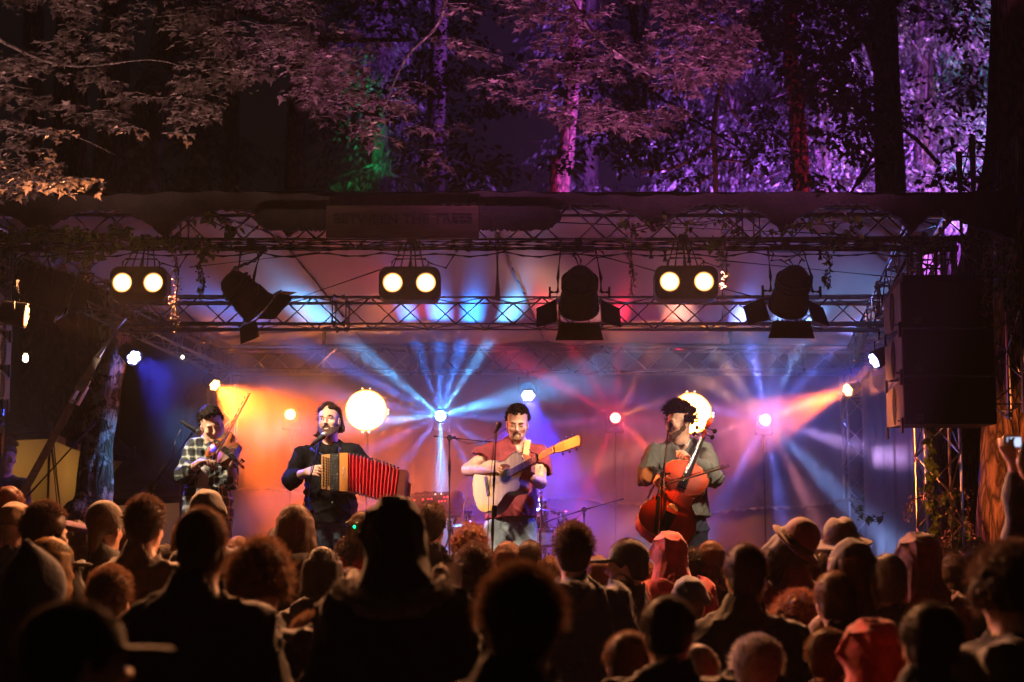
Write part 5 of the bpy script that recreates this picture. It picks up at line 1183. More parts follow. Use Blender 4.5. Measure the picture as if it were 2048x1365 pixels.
    spruce = mat('spruce_top', (.80, .50, .20), .28, 0, .12, 4, stretch=(14, .7, 1), spec=.5); side_m = mat('mahogany_side', (.30, .09, .03), .3, 0, .25, 6)
    up = [(.0, -.14), (.07, -.136), (.13, -.118), (.172, -.08), (.192, -.03), (.196, .01), (.186, .06), (.160, .105), (.134, .145), (.124, .18), (.128, .215), (.140, .25), (.146, .285), (.138, .32), (.112, .348), (.07, .362), (.028, .366)]
    dn = [(-.028, .366), (-.034, .340), (-.048, .312), (-.078, .296), (-.112, .296), (-.140, .286), (-.150, .262), (-.142, .235), (-.128, .20), (-.124, .17), (-.134, .14), (-.160, .105), (-.186, .06), (-.196, .01), (-.192, -.03), (-.172, -.08), (-.13, -.118), (-.07, -.136)]
    o = up + dn
    th = .105; nO = len(o)
    sd_ = MB(); vs = [M @ Vector((x, y, z)) for z in (0, -th) for x, y in o]; sd_.add(vs, [(i, (i + 1) % nO, nO + (i + 1) % nO, nO + i) for i in range(nO)] + [tuple(range(nO, 2 * nO))]); sd_.build('side', side_m, gr, smooth=50)
    tp = MB(); tp.add([M @ Vector((x, y, .001)) for x, y in o], [tuple(range(nO))]); tp.build('soundboard', spruce, gr)
    MB().tube([M @ Vector((x * 1.004, y, .001)) for x, y in o + [o[0]]], .0035, 6, cap=False).build('binding', mat('cream_binding', (.7, .55, .35), .4), gr, smooth=60)
    sh_ = Matrix.Translation((0, .185, .0025)); MB().lathe([(.050, 0), (.0002, .0005)], M @ sh_, 30, close=False).build('sound_hole', hole_m, gr)
    MB().lathe([(.051, .0006), (.060, .0012), (.062, .0004)], M @ sh_, 30, close=False).build('rosette', mat('rosette_wood', (.30, .12, .04), .4, 0, .5, 90), gr)
    pg = MB(); pgo = [(-.055, .19), (-.062, .15), (-.085, .115), (-.105, .13), (-.108, .165), (-.092, .20), (-.075, .225), (-.05, .24)]
    MB().add([M @ Vector((-x * .98, y, .0028)) for x, y in pgo], [tuple(range(len(pgo)))]).build('pickguard', mat('tortoise_guard', (.26, .07, .02), .2, 0, .6, 25), gr)
    MB().box(M @ Vector((0, 0, .006)), (.155, .026, .009), M.to_3x3(), bev=.003).build('bridge', mat('rosewood_bridge', (.10, .04, .02), .4), gr)
    pn = MB()
    for i in range(6): pn.lathe([(.0035, .008), (.0035, .014), (.0005, .016)], M @ Matrix.Translation(((i - 2.5) * .011, -.004, .004)), 6)
    pn.build('bridge_pin', eye_m, gr)
    NL = .645
    MB().box(M @ Vector((0, lerp(.235, NL, .5), .012)), (.050, NL - .235, .008), M.to_3x3()).build('fingerboard', mat('fret_wood', (.40, .15, .05), .4, 0, .2, 9), gr)
    fr = MB(); y = NL
    for i in range(1, 20):
        yy = NL * (2 ** (-i / 12)); fr.box(M @ Vector((0, yy, .0168)), (.049, .0028, .0025), M.to_3x3())
    fr.build('fret', mat('fret_silver', (.85, .8, .7), .2, 1, 0), gr)
    MB().tube([M @ Vector((0, .36, -.03)), M @ Vector((0, .40, -.004)), M @ Vector((0, NL, -.002))], [.036, .026, .022], 10).build('neck', side_m, gr, smooth=60)
    MB().box(M @ Vector((0, NL, .014)), (.050, .006, .012), M.to_3x3()).build('nut', eye_m, gr)
    hd = [(-.024, NL), (.024, NL), (.036, NL + .05), (.038, NL + .19), (.010, NL + .20), (-.010, NL + .197), (-.038, NL + .19), (-.036, NL + .05)]
    vs = [M @ Vector((x, y, z - (y - NL) * .25)) for z in (.010, -.008) for x, y in hd]; MB().add(vs, [tuple(range(8)), tuple(range(8, 16))[::-1]] + [(i, i + 8, (i + 1) % 8 + 8, (i + 1) % 8) for i in range(8)]).build('headstock', mat('headstock_maple', (.85, .56, .24), .35, 0, .15, 6), gr)
    for s in (-1, 1):
        for k in range(3):
            p = M @ Vector((s * .036, NL + .055 + .05 * k, -.012 - .0125 * k)); X = M.to_3x3() @ Vector((s, 0, 0)); MB().tube([p, p + X * .016], .004, 6).lathe([(.004, 0), (.010, .002), (.010, .009), (.003, .012)], aim(p + X * .016, X), 10).build('tuning_peg', chrome, gr, smooth=60)
    st_ = MB()
    for i in range(6): st_.tube([M @ Vector(((i - 2.5) * .0105, 0, .013)), M @ Vector(((i - 2.5) * .0075, NL, .020)), M @ Vector(((i - 2.5) * .010, NL + .08, -.008))], .0011, 4)
    st_.build('string', MC['string_steel'], gr)
    MB().box(M @ Vector((0, NL * .77, .024)), (.062, .012, .014), M.to_3x3(), bev=.003).tube([M @ Vector((.03, NL * .77, .02)), M @ Vector((.05, NL * .77 - .03, .03)), M @ Vector((.08, NL * .77 - .045, .035))], .005, 6).build('capo', steel_black, gr, smooth=50)
    MB().grid(lambda u, v: J(lerp(1055.5, 1047, v) + (u - .5) * lerp(13, 11.5, v), lerp(880, 948, v), lerp(-.045, -.215, min(1, v * 2.2)) - .004 * math.sin(u * PI)), 6, 16).build('shoulder_strap', mat('tan_strap', (.55, .38, .18), .7, 0, .12, 20), gr, smooth=180)
    MB().tube([J(941, 994, -.33), J(935, 991, -.32), J(928, 1010, -.30), J(924, 1050, -.25), J(927, 1100, -.2), J(930, 1180, -.2)], .0055, 8).build('lead', mat('pink_cable', (.55, .22, .20), .5), gr, smooth=180)
guitarist()

# ------------------------------------------------------------------ cellist
def cellist():
    base = J(1362, 1040); root = thing('person', 'curly-haired bearded cellist in a grey knit sweater, face turned to the microphone', 'person', (base.x, YP, FLOOR), 'musicians on stage')
    HM = headM(J(1358, 847, .0), yaw=-62, pitch=2, roll=-4)
    nk = J(1360, 888, .03); shR = J(1311, 907, .03); shL = J(1409, 903, .05)
    elR, wrR = J(1291, 953, -.12), J(1309, 948, -.40); elL, wrL = J(1426, 956, -.10), J(1382, 921, -.25)
    hips = J(1366, 1042, .06); hl, hr = hips + Vector((-.09, 0, -.05)), hips + Vector((.09, 0, -.05))
    lo, hi = bounds([T(HM, 0, 0, .14), nk, shR, shL, elR, wrR, elL, wrL, hips, (hips.x, YP, FLOOR + .1)], .15); lo[2] = FLOOR
    S = SDF(lo, hi, .0052); torso(S, nk, shL, shR, hips, .97, .168); head(S, HM, mouth=.35, neck=nk)
    arm(S, shR, elR, wrR, 1.0); arm(S, shL, elL, wrL, 1.0)
    hand(S, wrR, J(1318, 968, -.48) - wrR, (.5, .3, -.15), (12, 22, 22), side=1, thumb=.7, spread=.16)
    hand(S, wrL, J(1366, 901, -.33) - wrL, (-.45, .3, -.8), (35, 55, 40), side=-1, thumb=.2)
    lower_body(root, S, hl, hr, .15, mat('dark_jeans', (.02, .028, .06), .85, 0, .3, 9, bump=.2), spreadx=.0)
    S.build('body', skin, root)
    H = SDF([J(1270, 950).x, YP - .50, J(0, 1050).z], [J(1446, 950).x, YP + .30, J(0, 872).z], .0072)
    torso(H, nk + Vector((0, 0, -.045)), shL, shR, hips, 1.14, .178, .125); H.cone(hips + Vector((-.03, 0, .1)), hips + Vector((-.03, 0, 0)), .14, .145, .05); H.cone(hips + Vector((.05, 0, .1)), hips + Vector((.05, 0, -.0)), .135, .14, .05)
    sleeve(H, shR, elR, wrR, (.074, .068, .050), frac=.98); sleeve(H, shL, elL, wrL, (.074, .070, .048), frac=.85)
    H.cone(nk + Vector((0, -.03, .07)), nk + Vector((-.01, -.04, .0)), .07, .062, .012, cut=True)
    H.noise(.008, 17, 41, 8).folds(.013, 20, 41); H.halfspace((0, 0, J(0, 1034).z), (0, 0, -1))
    H.build('sweater', knit('grey_knit', (.15, .155, .14), (.05, .055, .05), 260), root)
    MB().tube([nk + Vector((.066 * math.cos(a * PI / 10), -.028 - .045 * max(0, -math.sin(a * PI / 10)) + .02 * max(0, math.sin(a * PI / 10)), .006 + .018 * math.cos(a * PI / 10) ** 2 - .03 * max(0, -math.sin(a * PI / 10)))) for a in range(21)], .011, 8, cap=False).build('t_shirt_collar', mat('white_cotton', (.62, .64, .60), .8), root, smooth=180)
    Hr = SDF(*[np.array(T(HM, 0, 0, .02)) + q for q in (-.19, .19)], .0045); rg0 = random.Random(77)
    def f(rg):
        th, ph = rg.uniform(0, 66), rg.uniform(-180, 180)
        if abs(ph) > 80: th = rg.uniform(0, 112)
        if abs(ph) < 55: th = rg.uniform(0, 62)
        a = scalp(th, ph, .0); n_ = (a - Vector((0, .014, .03))).normalized(); l = rg.uniform(.020, .062) * (1.0 if th < 70 else .65); l *= .6 if abs(ph) < 60 else 1; c1 = a + n_ * l; w_ = Vector((rg.uniform(-1, 1), rg.uniform(-1, 1), rg.uniform(-1, .6))) * .014
        return [a, a + n_ * l * .6 + w_ * .4, c1 + w_, c1 + w_ * 1.6 - n_ * .010]
    strands(Hr, HM, 460, f, 51, (.0085, .004), .002); soft_hair(Hr, HM, root, hair_dark, 4, 2600, 112, 58, .036, .034)
    Bd = SDF(*[np.array(T(HM, 0, -.03, -.08)) + q for q in (-.12, .12)], .0042)
    def fb_(rg):
        u = rg.uniform(-1, 1); a = Vector((u * .073, -.090 + .088 * abs(u) ** 1.7, -.076 - .024 * (1 - abs(u)) + .045 * abs(u) ** 3 + rg.uniform(-.012, .012))); return [a, a + Vector((0, -.004, -.016))]
    strands(Bd, HM, 190, fb_, 8, (.0085, .004), .005)
    for s in (-1, 1): Bd.cone(T(HM, 0, -.098, -.052), T(HM, s * .026, -.088, -.064), .005, .0045, .004)
    Bd.ell(T(HM, 0, -.096, -.071), (.018, .02, .011), .004, HM, cut=True); Bd.build('beard', beard_m, root, relax=0)
    face_bits(HM, root, hair_dark, 'closed', .5)
    # cello
    tail = J(1320, 1078, -.62); a = Vector((.375, .42, .80)).normalized(); c = Vector((.93, -.03, -.36)); c = (c - a * c.dot(a)).normalized(); n = a.cross(c)
    if n.y > 0: n = -n
    M = Matrix(((c.x, a.x, n.x, tail.x), (c.y, a.y, n.y, tail.y), (c.z, a.z, n.z, tail.z), (0, 0, 0, 1)))
    ce = thing('cello', 'orange-red varnished cello worn on a strap by the cellist', 'cello', tail)
    fiddle(ce, M, .70, mat('cello_varnish', (.58, .050, .008), .5, 0, .30, 5, spec=.22, stretch=(1, .3, 1)), scroll_len=.40, kind='cello')
    MB().lathe([(.014, -.01), (.014, .03), (.006, .04), (.005, .11), (.001, .13)], aim(M @ Vector((0, .0, -.055)), -a), 10).build('endpin', chrome, ce, smooth=50)
    MB().grid(lambda u, v: M @ Vector((lerp(-.125, -.045, v) + (u - .5) * .03, lerp(.30, .02, v), .030 - .02 * v + .01 * math.sin(PI * v))), 3, 12).build('strap', mat('cello_strap', (.022, .022, .018), .7), ce, smooth=180)
    MB().tube([J(1294, 1000, -.60), J(1302, 982, -.5), J(1312, 966, -.38), J(1316, 940, -.15)], .012, 6).build('strap', MC['cello_strap'], ce, smooth=180)
    bow(J(1327, 968, -.74), J(1456, 931, -.70), 'cello bow', 'cello bow reaching right across the cello', .6)
cellist()

# ================================================================== microphones, stands, drums, desk
def mic(root, p, d, m_=None, cablepts=None, L_=.16):
    d = Vector(d).normalized(); M = aim(p, d) @ Matrix.Scale(.86, 4)
    mc = MB().lathe([(.010, -L_), (.012, -L_ * .95), (.020, -.03), (.024, -.012), (.024, 0)], M, 16).build('microphone', steel_black, root, smooth=60)
    MB().lathe([(.024, 0), (.027, .008), (.0275, .022), (.024, .038), (.014, .050), (.001, .053)], M, 18).build('mesh_head', m_ or mat('mic_mesh', (.07, .07, .07), .35, .8, .6, 300, bump=.5, bscale=900), mc, smooth=60)
def stand(label, pts, foot, micp, micd, r=.010, boom=None, mesh=None, cable=None, m_=None, cat='microphone stand'):
    m_ = m_ or steel_black
    root = thing('microphone_stand', label, cat, foot, 'microphone stands on the stage')
    post = pts; MB().tube(post, [r * 1.25] * (len(post) // 2) + [r] * (len(post) - len(post) // 2), 8).build('pole', m_, root, smooth=60)
    f = Vector(foot)
    for k in range(3):
        a = R(90 + 120 * k + 20); MB().tube([f + Vector((0, 0, .16)), f + Vector((math.cos(a) * .30, math.sin(a) * .30, .012))], .009, 6).build('leg', m_, root, smooth=60)
    cl = Vector(post[0]).lerp(Vector(post[-1]), .5); MB().lathe([(.017, -.04), (.019, -.03), (.019, .03), (.015, .04)], aim(cl, Vector(post[-1]) - Vector(post[0])), 10).build('clutch', m_, root, smooth=40)
    if boom:
        MB().tube(boom, .0075, 8).build('boom', m_, root, smooth=60)
        j = boom[len(boom) // 2] if len(boom) > 2 else Vector(post[-1]); MB().lathe([(.022, -.02), (.024, 0), (.022, .02)], aim(j, (0, 1, 0)), 12).tube([j, j + Vector((.05, 0, .01))], .008, 6).build('boom_clamp', m_, root, smooth=40)
    if micp is not None: mic(root, micp, micd, mesh)
    if cable: MB().tube(cable, .004, 6).build('cable', mat('grey_cable', (.09, .085, .08), .6), root, smooth=180)
    return root
Z0 = FLOOR + .004
# violinist: long boom from lower left
b0, b1 = J(285, 1025, -.3), J(385, 866, -.3)
stand('boom microphone stand in front of the violinist, reaching up from lower left', [Vector((b0.x, b0.y, Z0 + .16)) + Vector((.07, 0, 0)), J(303, 1010, -.3), J(304, 975, -.3)], Vector((J(303, 1010, -.3).x, YP - .3, Z0)), J(393, 862, -.3), (.75, .1, -.45), boom=[J(262, 1030, -.3), J(303, 976, -.3), b1], mesh=mat('mic_mesh_bright', (.5, .5, .52), .3, .9, .3, 300),
      cable=[J(383, 852, -.3), J(372, 849, -.3), J(360, 862, -.32), J(350, 885, -.32), J(346, 910, -.32), J(322, 940, -.32), J(300, 975, -.32), J(290, 1000, -.32)])
stand('microphone stand in front of the accordionist, leaning slightly left', [J(607, 1180, -.62), J(610, 1020, -.62), J(614, 985, -.62), J(640, 884, -.62)], Vector((J(607, 1200, -.62).x, YP - .62, Z0)), J(646, 873, -.62), (.45, .6, .5), boom=[J(604, 1020, -.62), J(613, 985, -.62), J(644, 878, -.62)], mesh=mat('mic_mesh_pale', (.62, .6, .6), .35, .8, .2, 300), cable=[J(636, 880, -.62), J(632, 900, -.64), J(622, 940, -.64), J(618, 985, -.64), J(614, 1060, -.64)])
stand('straight microphone stand in front of the guitarist', [J(984, 1190, -.66), J(985, 1060, -.66), J(988, 960, -.66), J(993, 858, -.66)], Vector((J(984, 1200, -.66).x, YP - .66, Z0)), J(997, 852, -.66), (.15, .8, .45), cable=[J(990, 862, -.66), J(985, 920, -.69), J(978, 980, -.69), J(976, 1060, -.69), J(972, 1150, -.69)])
stand('microphone stand in front of the cello and cellist', [J(1319, 1190, -.82), J(1321, 1060, -.82), J(1324, 960, -.82), J(1326, 942, -.82)], Vector((J(1319, 1200, -.82).x, YP - .82, Z0)), J(1339, 852, -.80), (.1, .85, .35), boom=[J(1312, 1000, -.82), J(1326, 950, -.82), J(1337, 856, -.80)], cable=[J(1337, 858, -.8), J(1333, 900, -.84), J(1328, 960, -.84), J(1331, 1040, -.84), J(1326, 1100, -.84)])
stand('spare boom stand with its horizontal boom between accordionist and guitarist', [at(899, 1230, 11.3), at(899, 1060, 11.3), at(899, 930, 11.3), at(899, 876, 11.3)], Vector((at(899, 1230, 11.3).x, 11.3, Z0)), None, None, boom=[at(868, 873, 11.3), at(899, 876, 11.3), at(985, 885, 11.3)], cable=[at(912, 879, 11.3), at(935, 888, 11.28), at(965, 884, 11.28), at(990, 874, 11.28), at(1012, 858, 11.2), at(1018, 852, 11.2)])
stand('boom stand slanting over the drums, right of the guitarist', [at(1168, 1230, 11.9), at(1168, 1120, 11.9), at(1168, 1060, 11.9), at(1168, 1026, 11.9)], Vector((at(1168, 1230, 11.9).x, 11.9, Z0)), None, None, r=.012, boom=[at(1088, 1045, 11.8), at(1168, 1020, 11.9), at(1247, 998, 11.95)], cable=[at(1166, 1024, 11.88), at(1150, 1040, 11.86), at(1125, 1053, 11.86), at(1095, 1056, 11.86), at(1070, 1050, 11.86)])
# drum kit, each standing piece a thing
YD = 12.3
def cymbal(px, py, wpx, label, tilt=0, stand_=True, Y=YD):
    c = at(px, py, Y); r = wpx / 2 / 229; root = thing('cymbal', label, 'cymbal', c, 'cymbals of the drum kit'); M = Matrix.Translation(c) @ Matrix.Rotation(R(tilt), 4, 'Y') @ Matrix.Rotation(R(10), 4, 'X')
    MB().lathe([(r, 0), (r * .6, .008), (r * .2, .014), (r * .14, .03), (.006, .036)], M, 32, close=False).lathe([(r, -.002), (r * .2, .012), (.006, .034)], M, 32, close=False).build('plate', mat('bronze', (.55, .40, .20), .22, 1, .15, 60), root, smooth=60)
    MB().tube([M @ Vector((0, 0, .03)), M @ Vector((0, 0, .08))], .006, 6).lathe([(.004, .05), (.018, .055), (.02, .07), (.004, .075)], M, 10).build('wing_nut', chrome, root, smooth=40)
    s = MB().tube([c, (c.x, c.y, FLOOR + .12)], .012, 8).lathe([(.018, -.03), (.02, 0), (.018, .03)], Matrix.Translation((c.x, c.y, c.z - .35)), 10); s.tube([(c.x, c.y, FLOOR + .35), (c.x + .22, c.y - .1, FLOOR + .01)], .009, 6).tube([(c.x, c.y, FLOOR + .35), (c.x - .22, c.y - .1, FLOOR + .01)], .009, 6).tube([(c.x, c.y, FLOOR + .35), (c.x, c.y + .24, FLOOR + .01)], .009, 6); s.build('stand', chrome, root, smooth=60)
cymbal(934, 1049, 74, 'flat cymbal lit violet left of the guitarist\'s jeans', -5); cymbal(1090, 1020, 58, 'dark cymbal just right of the guitarist\'s shirt', 3); cymbal(1082, 1000, 40, 'small blue-lit cymbal above the other one behind the guitarist', -3)
def drum(c, r, h, label, shell, axis=(0, 0, 1), nm='drum', head_m=None, lugs=8, legs=False):
    root = thing(nm, label, 'drum', (c[0], c[1], c[2]), 'drums of the kit'); M = aim(c, axis)
    MB().lathe([(r, -h / 2), (r, h / 2)], M, 32, close=False).build('shell', shell, root, smooth=40)
    for s in (-1, 1):
        MB().lathe([(r * 1.03, s * h / 2 - .012), (r * 1.05, s * h / 2), (r * 1.03, s * h / 2 + .012), (r * .97, s * h / 2 + .010)], M, 32, close=False).build('hoop', chrome, root, smooth=40)
        MB().lathe([(r * .98, s * h / 2 + s * .004), (.001, s * h / 2 + s * .005)], M, 32, close=False).build('drum_head', head_m or mat('drum_skin', (.65, .62, .6), .5), root)
    lg = MB()
    for k in range(lugs):
        a = 2 * PI * k / lugs; p = Vector((math.cos(a) * r * 1.05, math.sin(a) * r * 1.05, 0)); lg.tube([M @ (p + Vector((0, 0, -h / 2))), M @ (p + Vector((0, 0, h / 2)))], .005, 5); lg.tube([M @ (p + Vector((0, 0, -.02))), M @ (p + Vector((0, 0, .02)))], .011, 6)
    lg.build('lug', chrome, root, smooth=50)
    return root
sp_m = mat('drum_pearl', (.55, .42, .38), .25, .3, .2, 20); bk_m = mat('drum_black', (.012, .012, .014), .12, 0, .2)
p = at(1079, 1076, YD); r_ = drum((p.x, YD, p.z), .155, .13, 'pale snare drum right of the guitarist\'s jeans', sp_m, (0, -.1, 1), 'snare_drum')
MB().tube([(p.x, YD, p.z - .07), (p.x, YD, FLOOR + .15)], .012, 8).tube([(p.x, YD, FLOOR + .3), (p.x + .2, YD - .1, FLOOR + .01)], .009, 6).tube([(p.x, YD, FLOOR + .3), (p.x - .2, YD - .1, FLOOR + .01)], .009, 6).tube([(p.x, YD, FLOOR + .3), (p.x, YD + .2, FLOOR + .01)], .009, 6).build('stand', chrome, r_, smooth=60)
p = at(1085, 1150, YD + .1); drum((p.x, YD + .1, FLOOR + .30), .27, .38, 'black glossy bass drum behind the guitarist\'s legs', bk_m, (.1, -1, 0), 'bass_drum', mat('black_head', (.015, .015, .02), .2))
p = at(1010, 1112, YD); drum((p.x + .0, YD, p.z), .14, .2, 'black floor tom seen between the guitarist\'s legs', bk_m, (0, -.25, 1), 'floor_tom')
p = at(1072, 1040, YD + .25); drum((p.x, YD + .25, p.z), .10, .22, 'dark rack tom beside the guitarist\'s hip', bk_m, (0, -.6, .8), 'rack_tom')
for px, py, lab in ((1125, 1050, 'tangle of chrome drum hardware below the slanting boom'), (925, 1085, 'chrome hi-hat pedal hardware left of the guitarist\'s jeans'), (1098, 1130, 'chrome drum pedal rods beside the bass drum')):
    c = at(px, py, YD - .25); root = thing('drum_hardware', lab, 'drum hardware', (c.x, c.y, FLOOR), 'chrome drum hardware'); rg = random.Random(px)
    MB().tube([(c.x, c.y, FLOOR + .01), (c.x, c.y, c.z + .1)], .012, 8).build('post', chrome, root, smooth=60)
    m = MB()
    for k in range(3): a = R(120 * k + 30); m.tube([(c.x, c.y, FLOOR + .28), (c.x + math.cos(a) * .25, c.y + math.sin(a) * .25, FLOOR + .01)], .009, 6)
    m.build('tripod', chrome, root, smooth=60)
    m = MB()
    for k in range(9):
        q = c + Vector((rg.uniform(-.09, .09), rg.uniform(-.06, .06), rg.uniform(-.16, .12))); d_ = Vector((rg.uniform(-1, 1), rg.uniform(-.4, .4), rg.uniform(-.6, 1))).normalized() * rg.uniform(.03, .09); m.tube([q - d_, q + d_], rg.choice((.006, .009, .014)), 8); m.lathe([(.006, -.01), (.018, -.006), (.018, .006), (.006, .01)], aim(q, d_), 10)
    m.build('clamp', chrome, root, smooth=50)
# mixing desk with LEDs on a case
c = at(868, 1012, 13.2); mx = thing('mixing_desk', 'black mixing desk with rows of red and white lights, left of the boom stand', 'mixing desk', (c.x, 13.2, FLOOR))
TM = Matrix.Translation(c) @ Matrix.Rotation(R(-4), 4, 'Y') @ Matrix.Rotation(R(52), 4, 'X')
MB().box(c, (.50, .30, .06), TM.to_3x3(), bev=.01).build('panel', mat('desk_black', (.012, .012, .014), .4, 0, .3, 30), mx)
o = [(-.27 + .54 * i / 24, .065 + .075 * math.sin(PI * min(1, .15 + .85 * i / 24)) + .006 * math.sin(i * 1.7)) for i in range(25)] + [(.27, -.08), (-.27, -.02)]
MB().prism(o, .06, .20, Matrix.Translation(c)).build('cover', mat('soft_cover', (.010, .010, .016), .9, 0, .3, 8, bump=.4), mx)
rg = random.Random(12)
red = emit_m('led_red', (1, .04, .06), 4); wht = emit_m('led_white', (1, .95, .9), 2.5); off = mat('knob_grey', (.12, .11, .11), .4); yel = emit_m('led_yellow', (.8, .9, .1), 3)
def dots(rows, m_, nm):
    m = MB()
    for u, v in rows: m.lathe([(.0062, .030), (.0062, .036), (.001, .038)], TM @ Matrix.Translation((u, v, 0)), 8)
    m.build(nm, m_, mx, smooth=60)
dots([(-.235 + .028 * i, .115) for i in range(17) if i not in (9, 11, 15)], off, 'knob'); dots([(-.235 + .028 * i, .115) for i in (9, 11, 15)], wht, 'white_led')
dots([(-.24, .06), (-.18, .06), (-.10, .06), (-.05, .06), (-.02, .06), (.10, .07), (.13, .07), (.16, .07), (-.24, .0), (-.04, .01)] + [(.05 + .028 * i, .02) for i in range(6)], red, 'red_led'); dots([(.215, .04), (.215, .02)], yel, 'yellow_led')
dots([(rg.uniform(-.22, .22), rg.uniform(-.12, -.03)) for _ in range(26)], off, 'fader')
MB().tube([(c.x - .22, 13.2, c.z - .08), (c.x + .22, 13.25, FLOOR + .01)], .014, 8).tube([(c.x + .22, 13.2, c.z - .08), (c.x - .22, 13.25, FLOOR + .01)], .014, 8).build('trestle', steel_black, mx, smooth=60)
c = at(913, 1003, 13.1); bg_ = SDF([c.x - .16, c.y - .16, c.z - .2], [c.x + .16, c.y + .16, c.z + .2], .01); bg_.ell(c, (.085, .10, .105), .02); bg_.cone(c + Vector((-.02, 0, -.08)), c + Vector((.03, 0, -.08)), .05, .05, .04); o = bg_.build('soft_bag', mat('bag_black', (.01, .01, .012), .85, 0, .2, 9, bump=.3)); tag(o, 'rounded black soft bag beside the mixing desk', 'bag')
c = at(905, 1040, 13.15); tb = thing('utility_table', 'low dark table under the mixing desk and bag', 'table', (c.x, 13.15, FLOOR)); MB().box((c.x + .02, 13.12, at(0, 1026, 13.15).z - .01), (.34, .3, .03), bev=.008).build('table_top', steel_black, tb)
for sx in (-.13, .16):
    for sy in (-.12, .12): MB().tube([(c.x + sx, 13.12 + sy, FLOOR + .004), (c.x + sx, 13.12 + sy, at(0, 1026, 13.15).z - .025)], .012, 6).build('leg', steel_black, tb)
# fabric-covered monitor and flight case near the cellist
c = at(1290, 1110, 12.4)
m = MB().prism([(-.13, -.30), (-.17, .06), (-.08, .16), (.12, .18), (.20, .10), (.20, -.30)], 0, .36, Matrix.Translation((c.x, 12.3, c.z))); o = m.build('covered_amplifier', mat('dust_sheet', (.45, .38, .36), .85, 0, .1, 6, bump=.3)); tag(o, 'pale cloth-covered amplifier at the left foot of the cello', 'amplifier')
fc = thing('flight_case', 'long grey-green flight case on the floor right of the cellist', 'flight case', (at(1466, 1100, 13.4).x, 13.4, FLOOR)); c = at(1466, 1104, 13.4)
MB().box((c.x, 13.6, (c.z + FLOOR) / 2), (.66, .4, c.z - FLOOR), bev=.012).build('case', mat('case_green', (.06, .07, .06), .7, 0, .2, 8), fc)
MB().box((c.x, 13.6, c.z - .06), (.675, .41, .02)).build('edge_trim', alu, fc); MB().tube([(c.x - .02, 13.385, c.z - .25), (c.x - .05, 13.36, c.z - .28), (c.x - .05, 13.36, c.z - .36), (c.x - .02, 13.385, c.z - .39)], .006, 6).build('handle', steel_black, fc, smooth=60)
